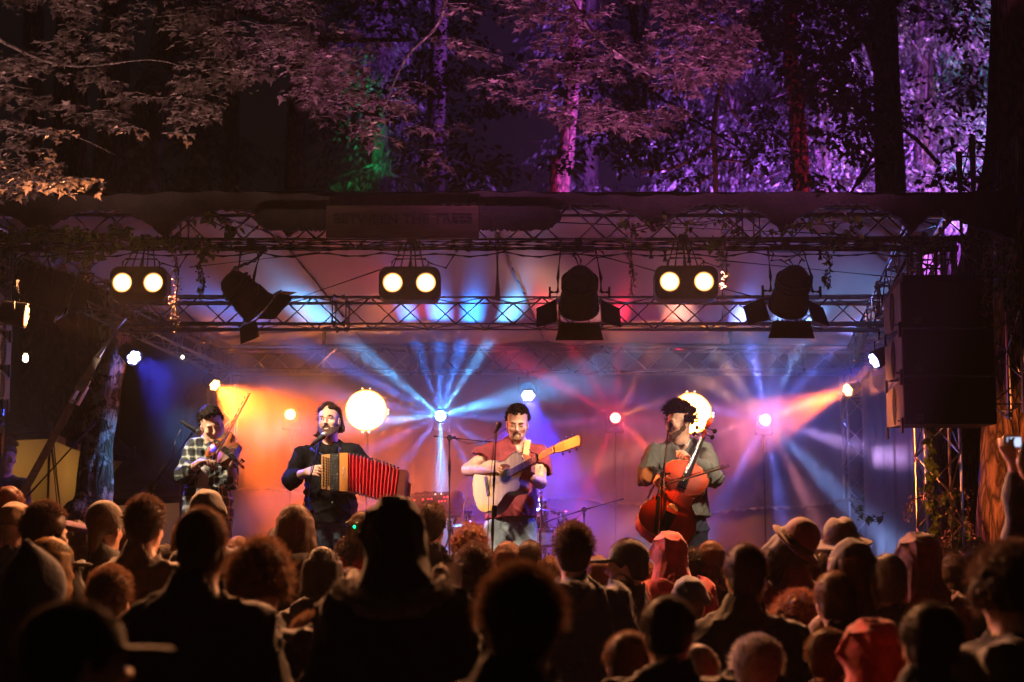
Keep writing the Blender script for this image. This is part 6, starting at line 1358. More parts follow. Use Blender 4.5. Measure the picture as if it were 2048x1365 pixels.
# ================================================================== audience
OB = (0, 0, 0)
def fuzz_quads(n, seed, fn, wid=.0013):
    """thin strands as narrow quads: fn(rng) -> (root, mid, tip)"""
    rg = random.Random(seed); v = []; f = []
    for _ in range(n):
        a, b, c = (Vector(q) for q in fn(rg)); d = (b - a).cross(Vector((rg.uniform(-1, 1), rg.uniform(-1, 1), rg.uniform(-1, 1))))
        if d.length < 1e-6: continue
        d.normalize(); o = len(v); v += [tuple(a - d * wid), tuple(a + d * wid), tuple(b + d * wid * .8), tuple(b - d * wid * .8), tuple(c + d * wid * .3), tuple(c - d * wid * .3)]
        f += [(o, o + 1, o + 2, o + 3), (o + 3, o + 2, o + 4, o + 5)]
    return v, f
def hair_mesh(kind, seed=1):
    """hair in head coordinates (face towards -Y)"""
    S = SDF((-.24, -.24, -.46), (.24, .26, .24), .010)
    rg = random.Random(seed)
    if kind in ('short', 'fuzz', 'crop'):
        g = {'short': .014, 'fuzz': .004, 'crop': .009}[kind]
        S.ell((0, .018, .040), (.078 + g, .096 + g, .088 + g), .01); S.ell((0, .050, -.03), (.066 + g * .5, .062 + g * .5, .06), .03)
        S.noise(.004, 60, seed, 5)
        S.ell((0, -.095, -.045), (.085, .075, .085), .02, cut=True)
        l = {'short': (.016, .034), 'fuzz': (.004, .012), 'crop': (.008, .02)}[kind]
        def fn(r):
            th, ph = r.uniform(0, 62), r.uniform(-180, 180)
            if abs(ph) > 80: th = r.uniform(0, 112)
            a = scalp(th, ph, g * .9); n_ = (a - Vector((0, .014, .036))).normalized(); L_ = r.uniform(*l); w_ = Vector((r.uniform(-1, 1), r.uniform(-1, 1), r.uniform(-1, .6))) * .6
            b = a + (n_ + w_ * .5).normalized() * L_ * .6; return a, b, b + (n_ * .5 + w_).normalized() * L_ * .5
        n = 3800
    elif kind == 'curly':
        for i in range(230):
            th, ph = rg.uniform(0, 70), rg.uniform(-180, 180)
            if abs(ph) > 75: th = rg.uniform(0, 125)
            a = scalp(th, ph, rg.uniform(.01, .04)); S.ell(a, (rg.uniform(.014, .026),) * 3, .006)
        S.ell((0, .02, .04), (.09, .108, .1), .02); S.ell((0, -.10, -.04), (.07, .06, .08), .02, cut=True)
        def fn(r):
            th, ph = r.uniform(0, 75), r.uniform(-180, 180)
            if abs(ph) > 75: th = r.uniform(0, 125)
            a = scalp(th, ph, .035); n_ = (a - Vector((0, .014, .036))).normalized(); w_ = Vector((r.uniform(-1, 1), r.uniform(-1, 1), r.uniform(-1, 1))); b = a + (n_ + w_ * .7) * .018; return a, b, b + w_ * .022
        n = 4200
    else:   # long, bob, bun
        bot = {'long': -.40, 'bob': -.19, 'bun': -.06, 'longwide': -.36}[kind]; wd = .100 if kind != 'longwide' else .125
        S.ell((0, .020, .040), (.090, .110, .100), .01)
        if kind != 'bun':
            for i in range(90):
                ph = rg.uniform(68, 292); a = scalp(80, ph, .006); r_ = rg.uniform(.014, .022); b = Vector((wd * math.sin(R(ph)) * rg.uniform(.85, 1.05), .014 - .105 * math.cos(R(ph)) * rg.uniform(.7, 1), -.09)); c = Vector((b.x * rg.uniform(.8, 1.12), b.y * .9, max(bot, -.42) + rg.uniform(0, .05)))
                S.cone(a, b, r_, r_, .010); S.cone(b, c, r_, r_ * .5, .010)
        else: S.ell((0, .125, .07), (.05, .045, .05), .01); S.ell((0, .05, -.03), (.07, .065, .06), .02)
        S.noise(.004, 70, seed, 5); S.ell((0, -.105, -.045), (.066, .075, .09), .02, cut=True)
        def fn(r):
            if r.random() < .45 or kind == 'bun':
                a = scalp(r.uniform(0, 70), r.uniform(-180, 180), .018); n_ = (a - Vector((0, .014, .036))).normalized(); b = a + n_ * r.uniform(.004, .014) + Vector((0, .01, -.01)); return a, b, b + Vector((r.uniform(-.01, .01), .008, -.03))
            ph = r.uniform(70, 290); z = r.uniform(bot + .03, -.02); a = Vector((wd * math.sin(R(ph)) * 1.02, .014 - .108 * math.cos(R(ph)), z)); o = Vector((math.sin(R(ph)), -math.cos(R(ph)), 0)) * r.uniform(.002, .016); return a, a + o + Vector((0, 0, -.03)), a + o * 1.3 + Vector((r.uniform(-.01, .01), 0, -.07))
        n = 2600
    V, Q = S.mesh(); v2, f2 = fuzz_quads(n, seed + 5, fn)
    return np.concatenate([V, np.array(v2, np.float32)]), np.concatenate([Q, np.array(f2) + len(V)])
def to_data(name, V, Q, m=None):
    o = meshobj(name, V, Q, m or hair_dark, None, 180, world=False); me = o.data; bpy.data.objects.remove(o); return me
def sdf_data(name, S, relax=1, extra=None):
    V, Q = S.mesh()
    if extra: V = np.concatenate([V, np.array(extra[0], np.float32)]); Q = np.concatenate([Q, np.array(extra[1]) + (len(V) - len(extra[0]))])
    return to_data(name, V, Q)
HAIR = {k: to_data('hair', *hair_mesh(k, i + 1)) for i, k in enumerate(('short', 'fuzz', 'crop', 'curly', 'long', 'bob', 'bun', 'longwide'))}
I4 = Matrix.Identity(4); HZ = 1.615
def crowd_body(width=1.0, raise_=False):
    """standing figure facing -Y, head centre at 1.615 m"""
    S = SDF((-.42, -.40, -.01), (.42, .30, 1.80), .013); M = Matrix.Translation((0, 0, HZ))
    sh = [Vector((s * .172 * width, .01, 1.372)) for s in (-1, 1)]; torso(S, (0, .02, 1.46), sh[0], sh[1], (0, .02, .98), .95 * width)
    head(S, M, neck=Vector((0, .03, 1.43)))
    for s, h in zip((-1, 1), sh):
        el = Vector((s * .235 * width, -.0, 1.11)); wr = Vector((s * .19 * width, -.16, .95)); arm(S, h, el, wr); hand(S, wr, (0, -.5, -.6), (-s, 0, 0), (20, 30, 20), side=s)
        hp = Vector((s * .09, .02, .92)); kn = Vector((s * .11, .0, .50)); an = Vector((s * .12, .03, .09)); leg(S, hp, kn, an, an + Vector((s * .03, -.15, -.05)))
    return sdf_data('body', S)
def crowd_top(width=1.0, hood=False, seed=0, puffy=0):
    S = SDF((-.46, -.36, .70), (.46, .34, 1.62), .013); sh = [Vector((s * .178 * width, .01, 1.372)) for s in (-1, 1)]
    torso(S, (0, .02, 1.42), sh[0], sh[1], (0, .02, .94), (1.16 + puffy) * width); S.cone((0, .0, 1.0), (0, 0, .84), .14 * width, .17 * width, .06)
    for s, h in zip((-1, 1), sh):
        el = Vector((s * .235 * width, -.0, 1.11)); wr = Vector((s * .19 * width, -.16, .95)); sleeve(S, h, el, wr, (.075 + puffy * .1, .066 + puffy * .1, .048), k=.022, frac=.95)
    S.cone((0, .03, 1.43), (0, .03, 1.475), .088, .078, .02)   # collar
    if hood:
        S.ell((0, .12, 1.42), (.13, .07, .075), .03)
    S.noise(.014, 18, seed, 8); S.folds(.020, 17, seed, 7); S.cone((0, .02, 1.44), (0, .02, 1.60), .066, .075, .01, cut=True)
    return sdf_data('jacket', S)
def crowd_legs():
    S = SDF((-.3, -.2, .03), (.3, .2, 1.05), .015)
    for s in (-1, 1): S.cone((s * .09, .02, .90), (s * .11, 0, .5), .105, .08, .03); S.cone((s * .11, 0, .5), (s * .12, .03, .08), .08, .07, .03)
    S.ell((0, .02, .95), (.17, .125, .10), .05); S.noise(.01, 22, 4, 6); return sdf_data('trousers', S)
BODY = {'n': crowd_body(1.0), 'w': crowd_body(1.05), 's': crowd_body(.88)}
TOP = {'n': crowd_top(1.0, False, 1), 'w': crowd_top(1.05, False, 2), 's': crowd_top(.88, False, 3), 'nh': crowd_top(1.02, True, 4, .05), 'wh': crowd_top(1.06, True, 5, .06), 'sh': crowd_top(.9, True, 6, .04)}
LEGS = crowd_legs()
def hat(kind):
    S = SDF((-.26, -.28, -.20), (.26, .26, .28), .009)
    if kind == 'beanie': S.ell((0, .018, .055), (.096, .114, .102), .01); S.cone((-.06, .02, .005), (.06, .02, .005), .055, .055, .04); S.halfspace((0, 0, .0), (0, .25, -1)); S.noise(.004, 90, 2, 4)
    elif kind == 'cap':
        S.ell((0, .016, .045), (.093, .110, .092), .01); S.halfspace((0, 0, .012), (0, -.1, -1))
        S.ell((0, -.125, .024), (.080, .085, .010), .012)
    elif kind == 'fedora':
        S.ell((0, .016, .035), (.175, .195, .016), .012); S.ell((0, .016, .105), (.092, .112, .085), .02); S.cone((0, .12, .190), (0, -.1, .185), .016, .022, .02, cut=True)
    elif kind == 'bowler': S.ell((0, .016, .035), (.150, .165, .014), .012); S.ell((0, .016, .085), (.098, .115, .095), .015)
    elif kind == 'beret': S.ell((.01, .03, .085), (.125, .135, .045), .02); S.ell((0, .016, .05), (.09, .108, .05), .02)
    elif kind == 'hood':   # raised hood framing the head
        S.ell((0, .026, .030), (.104, .122, .110), .02); S.cone((0, .04, -.02), (0, .06, -.17), .088, .13, .04); S.folds(.016, 24, 8, 6); S.ell((0, -.11, -.01), (.072, .095, .105), .02, cut=True); S.noise(.008, 30, 3, 6)
    elif kind == 'pointhood': S.ell((0, .026, .035), (.106, .125, .115), .02); S.cone((0, .05, .10), (-.02, .10, .19), .06, .018, .05); S.cone((0, .04, -.02), (0, .05, -.18), .10, .135, .05); S.ell((0, -.11, -.01), (.072, .095, .105), .02, cut=True); S.noise(.008, 30, 5, 6)
    elif kind == 'scarf':
        S.ell((0, .020, .045), (.094, .112, .102), .01); S.cone((0, .09, .02), (0, .12, -.10), .05, .03, .03)
        S.ell((0, -.11, -.05), (.08, .08, .09), .02, cut=True)
    return sdf_data('hat', S)
HAT = {k: hat(k) for k in ('beanie', 'cap', 'fedora', 'bowler', 'beret', 'hood', 'pointhood', 'scarf')}
def cm(name, col, rough=.9, sheen=.2, sc=14): return mat(name, col, rough, 0, .3, sc, bump=.25, sheen=sheen)
JM = dict(black=cm('coat_black', (.014, .013, .014)), navy=cm('coat_navy', (.012, .018, .040)), brown=cm('coat_brown', (.055, .032, .020)), olive=cm('coat_olive', (.035, .036, .016)), red=cm('coat_red', (.24, .012, .018)), grey=cm('coat_grey', (.06, .058, .06)), purple=cm('coat_purple', (.05, .012, .045)), tan=cm('coat_tan', (.16, .09, .05)), maroon=cm('coat_maroon', (.09, .012, .015)), teal=cm('coat_teal', (.014, .032, .034)), bright=cm('coat_bright_red', (.55, .03, .015)))
def chm(name, col):
    m = mat(name, col, .6, 0, .4, 60); nt = m.node_tree; b = nt.nodes['Principled BSDF']; tr = nt.nodes.new('ShaderNodeBsdfTranslucent'); tr.inputs[0].default_value = (*[min(1, c * 1.5) for c in col], 1); mx = nt.nodes.new('ShaderNodeMixShader'); mx.inputs[0].default_value = .5
    nt.links.new(b.outputs[0], mx.inputs[1]); nt.links.new(tr.outputs[0], mx.inputs[2]); nt.links.new(mx.outputs[0], nt.nodes['Material Output'].inputs[0]); return m
HM_ = dict(dark=chm('crowd_hair_dark', (.050, .026, .018)), brown=chm('crowd_hair_brown', (.11, .055, .030)), auburn=chm('crowd_hair_auburn', (.15, .055, .027)), blond=chm('crowd_hair_blond', (.42, .27, .12)), grey=chm('crowd_hair_grey', (.26, .23, .21)), black=chm('crowd_hair_black', (.028, .018, .015)), fair=chm('crowd_hair_fair', (.32, .19, .10)))
ALLM = {**{k: v for k, v in JM.items()}, **{'h_' + k: v for k, v in HM_.items()}}
def child(name, data, m, parent, loc=(0, 0, 0)):
    o = bpy.data.objects.new(name, data); C.objects.link(o); o.parent = parent; o.location = loc
    o.material_slots[0].link = 'OBJECT'; o.material_slots[0].material = m; return o
crowd_roots = []
def spectator(px, py, wpx, hair, hcol, top, jcol, label, hatk=None, hatcol='black', yaw=0, roll=0, pitch=0, Y=None, hw=None):
    if hw is None: hw = .20 if hatk in ('fedora', 'bowler', 'beret') else .178 if hatk else dict(curly=.232, long=.205, bob=.205, longwide=.24, short=.190, crop=.180, fuzz=.170, bun=.185)[hair]
    """px,py: head centre in the photograph, wpx: its width"""
    Yd = Y or min(8.75, F * hw / wpx); c = at(px, py, Yd); s = wpx * Yd / F / hw; s = max(.82, min(1.12, s))
    sz = c.z / (HZ + .0); szc = max(.9 * s, min(1.05 * s, sz)); base = c.z - HZ * szc
    r = thing('person', label, 'person', (c.x, Yd, max(-.35, base)), 'people in the audience'); r.rotation_euler = (0, 0, R(180 + yaw)); r.scale = (s, s, szc)
    if base < -.35: r.location.z = base
    k = top[0]; child('body', BODY[k], skin, r); child('jacket', TOP[top], ALLM[jcol], r); child('trousers', LEGS, JM['navy'] if int(px) % 2 else JM['black'], r)
    hx = (0, 0, HZ)
    if hair: ho = child('hair', HAIR[hair], HM_[hcol], r, hx); ho.rotation_euler = (R(pitch), R(roll), 0)
    if hatk: o = child('hood' if 'hood' in hatk else 'hat' if hatk != 'scarf' else 'headscarf', HAT[hatk], ALLM[hatcol], r, hx); o.rotation_euler = (R(pitch), R(roll), 0)
    crowd_roots.append(r); return r
P = spectator
P(15, 1022, 62, 'bun', 'auburn', 'n', 'maroon', 'red-haired person at far left with hair tied up', yaw=20)
P(32, 1062, 62, None, 'grey', 'n', 'navy', 'person in a pinkish-grey knit beanie at the left edge', 'beanie', 'tan', yaw=-10)
P(93, 1068, 78, 'short', 'dark', 'n', 'black', 'dark-haired man with glasses turned right, left of the leaning trunk', yaw=-38)
P(152, 1080, 52, 'bob', 'dark', 's', 'purple', 'person in a purple beret between the man with glasses and the trunk foot', 'beret', 'purple', yaw=-20, roll=-12)
P(212, 1058, 66, None, 'dark', 's', 'black', 'person in a brown patterned headscarf in front of the leaning trunk', 'scarf', 'brown', yaw=-15)
P(292, 1055, 76, 'short', 'dark', 'w', 'brown', 'broad man with thick dark hair and brown jacket below the violin stand', yaw=-12)
P(248, 1088, 40, 'bob', 'brown', 's', 'black', 'small dark-haired head between the headscarf and the broad man')
P(36, 1108, 58, None, 'dark', 'n', 'black', 'person in a mottled olive beanie at lower left', 'beanie', 'olive')
P(106, 1138, 76, 'bob', 'blond', 'n', 'brown', 'blond person wearing an olive cap, lower left', 'cap', 'olive', yaw=-35)
P(158, 1152, 52, 'long', 'auburn', 's', 'brown', 'person with long orange-brown hair right of the olive cap', yaw=-10)
P(78, 1192, 96, None, 'dark', 'n', 'black', 'person in a dark pointed hood, face turned right, lower left', 'pointhood', 'navy', yaw=-25)
P(222, 1200, 84, 'short', 'brown', 'n', 'black', 'brown-haired head with pale rim, left of the big dark man', yaw=-5)
P(252, 1236, 60, 'bob', 'fair', 's', 'olive', 'fair straight-haired head low beside the big dark man')
P(158, 1216, 56, 'short', 'brown', 's', 'brown', 'small brown-haired head between the pointed hood and the pale-rimmed head', yaw=-25)
P(403, 1100, 104, 'crop', 'brown', 'w', 'black', 'big man with short hair seen dark from behind, below the violinist')
P(158, 1322, 172, 'crop', 'black', 'w', 'black', 'very large blurred head with a cap at bottom left', 'cap', 'olive', yaw=-50, hw=.18)
P(22, 1318, 96, 'short', 'brown', 'n', 'brown', 'blurred brown head cut by the bottom left corner', yaw=-15)
P(417, 1036, 62, None, 'dark', 's', 'black', 'person in a black cap right in front of the violinist', 'beanie', 'black', roll=6)
P(372, 1080, 50, 'bob', 'brown', 's', 'brown', 'brown-haired head partly hidden left of the big man')
P(478, 1112, 52, 'long', 'auburn', 's', 'maroon', 'red-haired head just right of the big man')
P(591, 1062, 74, 'bob', 'brown', 'nh', 'black', 'wavy-haired person in front of the accordion microphone stand')
P(560, 1092, 50, 'long', 'dark', 's', 'purple', 'dark head behind the wavy-haired person, to its left')
P(645, 1150, 78, 'long', 'black', 'sh', 'black', 'person with smooth long dark hair below the accordionist\'s jeans', pitch=0)
P(520, 1176, 118, 'curly', 'brown', 'n', 'black', 'large curly brown head between the big man and the long dark hair')
P(630, 1290, 92, 'short', 'brown', 's', 'black', 'rounded head with a pale rim below the long dark hair')
P(543, 1322, 92, 'bob', 'dark', 's', 'olive', 'head with a yellow-green floral headband at the bottom')
P(790, 1078, 118, None, 'dark', 'nh', 'black', 'hooded figure standing tallest in the centre of the crowd', 'hood', 'black', hw=.205)
P(722, 1062, 54, 'bob', 'brown', 's', 'red', 'person in red wearing leaves with a green light in the hair', yaw=25)
P(862, 1056, 62, 'short', 'dark', 'n', 'black', 'dark head with a blue rim right of the tall hooded figure', yaw=-15)
P(941, 1104, 68, 'curly', 'auburn', 's', 'black', 'curly reddish-haired person below the flat violet cymbal')
P(949, 1152, 76, 'short', 'dark', 'n', 'black', 'short dark head below the curly reddish hair')
P(1015, 1126, 60, 'bob', 'auburn', 's', 'brown', 'reddish bobbed head between the guitarist\'s legs and the camera')
P(1042, 1252, 172, 'short', 'brown', 'w', 'black', 'largest blurred brown head in the bottom centre', hw=.20)
P(1147, 1110, 78, 'short', 'dark', 'wh', 'navy', 'tall dark-haired man in a navy hooded top right of the guitarist')
P(1252, 1132, 66, 'crop', 'dark', 'n', 'black', 'man in a dark baseball cap turned to the left', 'cap', 'black', yaw=75)
P(1196, 1150, 44, 'bob', 'auburn', 's', 'maroon', 'small reddish head between the navy top and the baseball cap')
P(1338, 1112, 68, None, 'dark', 'wh', 'red', 'person in a red jacket with the hood up below the cello', 'hood', 'red', hw=.205)
P(1388, 1138, 44, 'short', 'black', 's', 'navy', 'dark blue-rimmed head behind the red hood')
P(1421, 1188, 52, None, 'dark', 's', 'black', 'person in a pale knit beanie right of the red jacket', 'beanie', 'tan')
P(1378, 1212, 66, 'crop', 'brown', 's', 'black', 'person in a blue-rimmed beanie below the red jacket', 'beanie', 'navy')
P(1335, 1268, 106, 'crop', 'black', 'n', 'black', 'large dark rounded head below the red jacket')
P(1162, 1285, 76, 'long', 'auburn', 's', 'maroon', 'long reddish-brown hair right of the largest blurred head')
P(1258, 1332, 98, 'crop', 'brown', 's', 'black', 'low head with a thin orange rim at the bottom, left of the large dark head')
P(1415, 1284, 62, 'short', 'brown', 's', 'black', 'orange-rimmed head right of the large dark rounded head')
P(1392, 1352, 90, 'fuzz', 'grey', 's', 'grey', 'grey-haired head cut by the bottom edge right of centre')
P(1490, 1156, 84, 'crop', 'dark', 'w', 'black', 'broad dark-haired man in black right of the flight case')
P(1583, 1098, 76, 'bob', 'dark', 's', 'maroon', 'person in a maroon brimmed hat tilted to the left', 'bowler', 'maroon', roll=-38, pitch=-20)
P(1682, 1100, 70, 'short', 'brown', 'n', 'brown', 'person in a wide brown felt hat in front of the side curtain', 'fedora', 'brown', roll=6, pitch=-12)
P(1604, 1164, 88, 'longwide', 'brown', 's', 'olive', 'long brown-haired person below the maroon hat')
P(1700, 1150, 78, 'long', 'auburn', 's', 'tan', 'person in tan with auburn hair under the wide brown hat', 'beanie', 'brown', yaw=20)
P(1834, 1126, 84, None, 'auburn', 'n', 'maroon', 'tall figure in a dark red hood before the vine-wrapped tower', 'hood', 'maroon', hw=.205)
P(1905, 1152, 62, 'bob', 'brown', 's', 'black', 'brown-haired head between the red hood and the big trunk')
P(1775, 1170, 76, 'fuzz', 'grey', 'n', 'grey', 'short grey-haired head left of the dark red hood')
P(1668, 1206, 80, 'crop', 'brown', 's', 'black', 'rounded brown head with a violet rim, right of centre')
P(1757, 1212, 84, 'curly', 'brown', 'n', 'black', 'curly brown head below the short grey-haired one')
P(1596, 1256, 98, 'curly', 'auburn', 'n', 'black', 'fuzzy reddish-brown head below the long brown hair')
P(2018, 1200, 150, 'curly', 'dark', 'wh', 'black', 'huge blurred curly head at the right edge', hw=.24)
P(1745, 1312, 120, None, 'blond', 'wh', 'bright', 'person with a bright red hood and pale scarf at bottom right', 'hood', 'bright', hw=.205)
P(1860, 1290, 120, 'crop', 'black', 'w', 'black', 'large black blurred shape of a person between red hood and curly head')
P(1240, 1200, 50, 'short', 'dark', 's', 'black', 'dark head behind the navy hooded shoulders', Y=7.6)
P(330, 1130, 58, 'bob', 'dark', 's', 'brown', 'dark bobbed head in front of the broad man')
P(700, 1120, 56, 'short', 'dark', 's', 'black', 'dark head left of the tall hooded figure\'s shoulder')
P(1530, 1208, 56, 'short', 'brown', 's', 'maroon', 'brown head right behind the broad man in black')
P(880, 1180, 62, 'short', 'brown', 's', 'black', 'dark head right of the tall hooded figure\'s shoulder')
# details worn by single spectators
def head_of(i): r = crowd_roots[i]; return r
def worn(label_sub, data_fn): 
    for r in crowd_roots:
        if label_sub in r['label']: return r
r = worn('leaves with a green light', 0); m = MB(); rg = random.Random(5)
for k in range(26):
    a = rg.uniform(0, 2 * PI); p = Vector((math.cos(a) * .11, math.sin(a) * .12, HZ + .04 + rg.uniform(-.03, .03))); d = Vector((math.cos(a), math.sin(a), rg.uniform(-.5, 1))).normalized(); s_ = d.cross(Vector((0, 0, 1))).normalized() * .014
    m.add([p, p + d * .025 + s_, p + d * .055, p + d * .025 - s_], [(0, 1, 2, 3)])
o = m.build('leaf_crown', mat('leaf_dark', (.03, .05, .02), .6), None, world=False); o.parent = r
g = MB().lathe([(.001, -.010), (.009, 0), (.001, .010)], Matrix.Translation((.085, .095, HZ + .02)), 8).build('green_light', mat('green_led', (.0, 1, .2), emit=(0, 1, .22), es=14, var=0), None, world=False); g.parent = r
r = worn('floral headband', 0); m = MB()
for k in range(30):
    a = 2 * PI * k / 30; p = Vector((math.cos(a) * .10, math.sin(a) * .115 + .015, HZ + .055 + rg.uniform(-.008, .012))); d = Vector((math.cos(a), math.sin(a), rg.uniform(-.3, .8))).normalized(); s_ = d.cross(Vector((0, 0, 1))).normalized() * .016; m.add([p, p + d * .02 + s_, p + d * .05, p + d * .02 - s_], [(0, 1, 2, 3)])
o = m.build('floral_headband', mat('yellow_green_petal', (.30, .28, .04), .6), None, world=False); o.parent = r
r = worn('turned right, left of the leaning trunk', 0); m = MB()
for s in (-1, 1): m.tube([(s * .033 + .024 * math.cos(a * PI / 6), -.110, HZ - .004 + .020 * math.sin(a * PI / 6)) for a in range(13)], .0025, 5, cap=False).tube([(s * .057, -.106, HZ), (s * .082, .0, HZ)], .0025, 5)
o = m.build('glasses', steel_black, None, world=False); o.parent = r
r = worn('bright red hood', 0); S_ = SDF((-.3, -.25, 1.2), (.3, .3, 1.6), .012); S_.chain([(-.17, -.06, 1.38), (-.14, .10, 1.42), (0, .17, 1.43), (.14, .10, 1.42), (.17, -.06, 1.38)], [.04, .05, .055, .05, .04], .03)
o = bpy.data.objects.new('scarf', sdf_data('scarf', S_)); C.objects.link(o); o.parent = r; o.material_slots[0].link = 'OBJECT'; o.material_slots[0].material = mat('pale_wool', (.32, .26, .20), .95, 0, .2, 30, sheen=.5)
r = worn('standing tallest', 0); S_ = SDF((-.3, -.25, 1.15), (.3, .3, 1.65), .012); S_.chain([(-.15, -.10, 1.50), (-.18, .05, 1.44), (-.10, .17, 1.38), (0, .20, 1.365), (.10, .17, 1.38), (.18, .05, 1.44), (.15, -.10, 1.50)], [.022] * 7, .01); S_.noise(.01, 50, 3, 5)
V_, Q_ = S_.mesh(); v2, f2 = fuzz_quads(1800, 9, lambda r_: (lambda t: (lambda a: (a, a + Vector((r_.uniform(-.02, .02), r_.uniform(-.01, .03), r_.uniform(-.02, .02))), a + Vector((r_.uniform(-.04, .04), r_.uniform(-.01, .05), r_.uniform(-.04, .04)))))(Vector((.18 * math.sin(t), .05 + .15 * math.cos(t), 1.40 + .05 * (1 - math.cos(t))))))(r_.uniform(-1.9, 1.9)))
o = bpy.data.objects.new('fur_trim', to_data('fur_trim', np.concatenate([V_, np.array(v2, np.float32)]), np.concatenate([Q_, np.array(f2) + len(V_)]))); C.objects.link(o); o.parent = r; o.material_slots[0].link = 'OBJECT'; o.material_slots[0].material = mat('grey_fur', (.20, .16, .15), .9, 0, .3, 60, sheen=.4)
# paper cup on a shoulder-high hand
cu = thing('paper_cup', 'white paper cup held up right of the tall hooded figure', 'cup', at(902, 1175, 5.2)); MB().lathe([(.030, 0), (.040, .10), (.042, .102), (.040, .104), (.036, .10), (.028, .004)], Matrix.Translation(at(902, 1185, 5.2)), 18).build('cup_wall', mat('paper_white', (.7, .68, .66), .6), cu, smooth=50)

# two standing figures of their own
def left_man():
    c = at(8, 912, 10.6); root = thing('person', 'dark-haired person in a black top standing by the glowing tent, far left', 'person', (c.x, 10.6, 0), 'people in the audience')
    HM = headM(c, yaw=55, pitch=8); nk = c + Vector((-.02, .02, -.15)); a_, b_ = nk + Vector((-.18, .02, -.07)), nk + Vector((.15, .02, -.07)); hips = nk + Vector((0, 0, -.55))
    S = SDF([c.x - .35, 10.25, 0], [c.x + .35, 10.95, c.z + .18], .010); torso(S, nk, a_, b_, hips, .95); head(S, HM, neck=nk)
    for s, h in ((-1, a_), (1, b_)):
        el = h + Vector((s * .04, .0, -.29)); wr = el + Vector((-s * .06, -.14, -.12)); arm(S, h, el, wr); hand(S, wr, (0, -.6, -.2), (0, 0, -1), side=s)
        hp = hips + Vector((s * .09, 0, -.05)); leg(S, hp, (hp.x, 10.6, hips.z * .52), (hp.x, 10.62, .09), (hp.x, 10.46, .04))
    S.build('body', skin, root)
    H = SDF([c.x - .38, 10.2, hips.z - .1], [c.x + .38, 11.0, c.z], .011); torso(H, nk + Vector((0, 0, -.05)), a_, b_, hips, 1.13)
    for s, h in ((-1, a_), (1, b_)): el = h + Vector((s * .04, .0, -.29)); sleeve(H, h, el, el + Vector((-s * .06, -.14, -.12)), frac=.9)
    H.noise(.012, 20, 2, 7); H.build('shirt', JM['black'], root)
    Lg = SDF([c.x - .3, 10.3, .03], [c.x + .3, 10.9, hips.z + .1], .013)
    for s in (-1, 1): hp = hips + Vector((s * .09, 0, -.05)); Lg.cone(hp, (hp.x, 10.6, hips.z * .52), .10, .075, .03); Lg.cone((hp.x, 10.6, hips.z * .52), (hp.x, 10.62, .09), .075, .065, .03)
    Lg.ell(hips, (.16, .12, .12), .05); Lg.build('trousers', JM['navy'], root)
    ho = bpy.data.objects.new('hair', HAIR['short']); C.objects.link(ho); ho.parent = root; ho.matrix_local = Matrix.Translation(c - root.location) @ HM.to_3x3().to_4x4(); ho.material_slots[0].link = 'OBJECT'; ho.material_slots[0].material = HM_['brown']
left_man()
def phone_person():
    c = at(2105, 1010, 6.6); root = thing('person', 'person at the right edge reaching up with both hands to take a picture', 'person', (c.x, 6.6, 0), 'people in the audience')
    HM = headM(c, yaw=180); nk = c + Vector((0, .0, -.15)); a_, b_ = nk + Vector((-.17, .02, -.06)), nk + Vector((.17, .02, -.06)); hips = nk + Vector((0, 0, -.55))
    cam_p = at(2027, 885, 6.35)
    elA = at(2040, 985, 6.4); wrA = at(2026, 922, 6.38); elB = at(2080, 1000, 6.35); wrB = at(2043, 925, 6.32)
    S = SDF([c.x - .48, 6.1, 0], [c.x + .36, 7.0, cam_p.z + .16], .0085); torso(S, nk, a_, b_, hips, .95); head(S, HM, neck=nk)
    arm(S, a_, elA, wrA, .9); arm(S, b_, elB, wrB, .9)
    hand(S, wrA, cam_p + Vector((-.03, 0, -.02)) - wrA, (.7, .6, 0), (40, 50, 30), side=1, sc=.95); hand(S, wrB, cam_p + Vector((.06, 0, -.02)) - wrB, (-.6, .7, 0), (45, 50, 30), side=-1, sc=.95)
    for s in (-1, 1): hp = hips + Vector((s * .09, 0, -.05)); leg(S, hp, (hp.x, 6.6, hips.z * .52), (hp.x, 6.62, .09), (hp.x, 6.74, .04))
    S.build('body', skin, root)
    H = SDF([c.x - .5, 6.1, hips.z - .1], [c.x + .4, 7.0, c.z + .2], .011); torso(H, nk + Vector((0, 0, -.05)), a_, b_, hips, 1.13); sleeve(H, a_, elA, wrA, (.07, .062, .05), frac=.45); sleeve(H, b_, elB, wrB, (.07, .062, .05), frac=.45); H.noise(.012, 22, 6, 7); H.build('jumper', cm('jumper_dark', (.035, .02, .028)), root)
    Lg = SDF([c.x - .3, 6.3, .03], [c.x + .3, 6.9, hips.z + .1], .013)
    for s in (-1, 1): hp = hips + Vector((s * .09, 0, -.05)); Lg.cone(hp, (hp.x, 6.6, hips.z * .52), .10, .075, .03); Lg.cone((hp.x, 6.6, hips.z * .52), (hp.x, 6.62, .09), .075, .065, .03)
    Lg.ell(hips, (.16, .12, .12), .05); Lg.build('trousers', JM['black'], root)
    ho = bpy.data.objects.new('hair', HAIR['short']); C.objects.link(ho); ho.parent = root; ho.matrix_local = Matrix.Translation(c - root.location) @ HM.to_3x3().to_4x4(); ho.material_slots[0].link = 'OBJECT'; ho.material_slots[0].material = HM_['brown']
    cr = thing('camera_phone', 'small bright phone held up in both hands at the right edge', 'phone', cam_p); MB().box(cam_p, (.075, .012, .055), bev=.005).build('case', mat('phone_silver', (.5, .5, .55), .3, .3, 0), cr); MB().box(cam_p + Vector((0, -.009, 0)), (.062, .003, .042)).build('screen', mat('phone_screen', (.1, .1, .12), emit=(.6, .7, 1), es=1.2, var=0), cr)
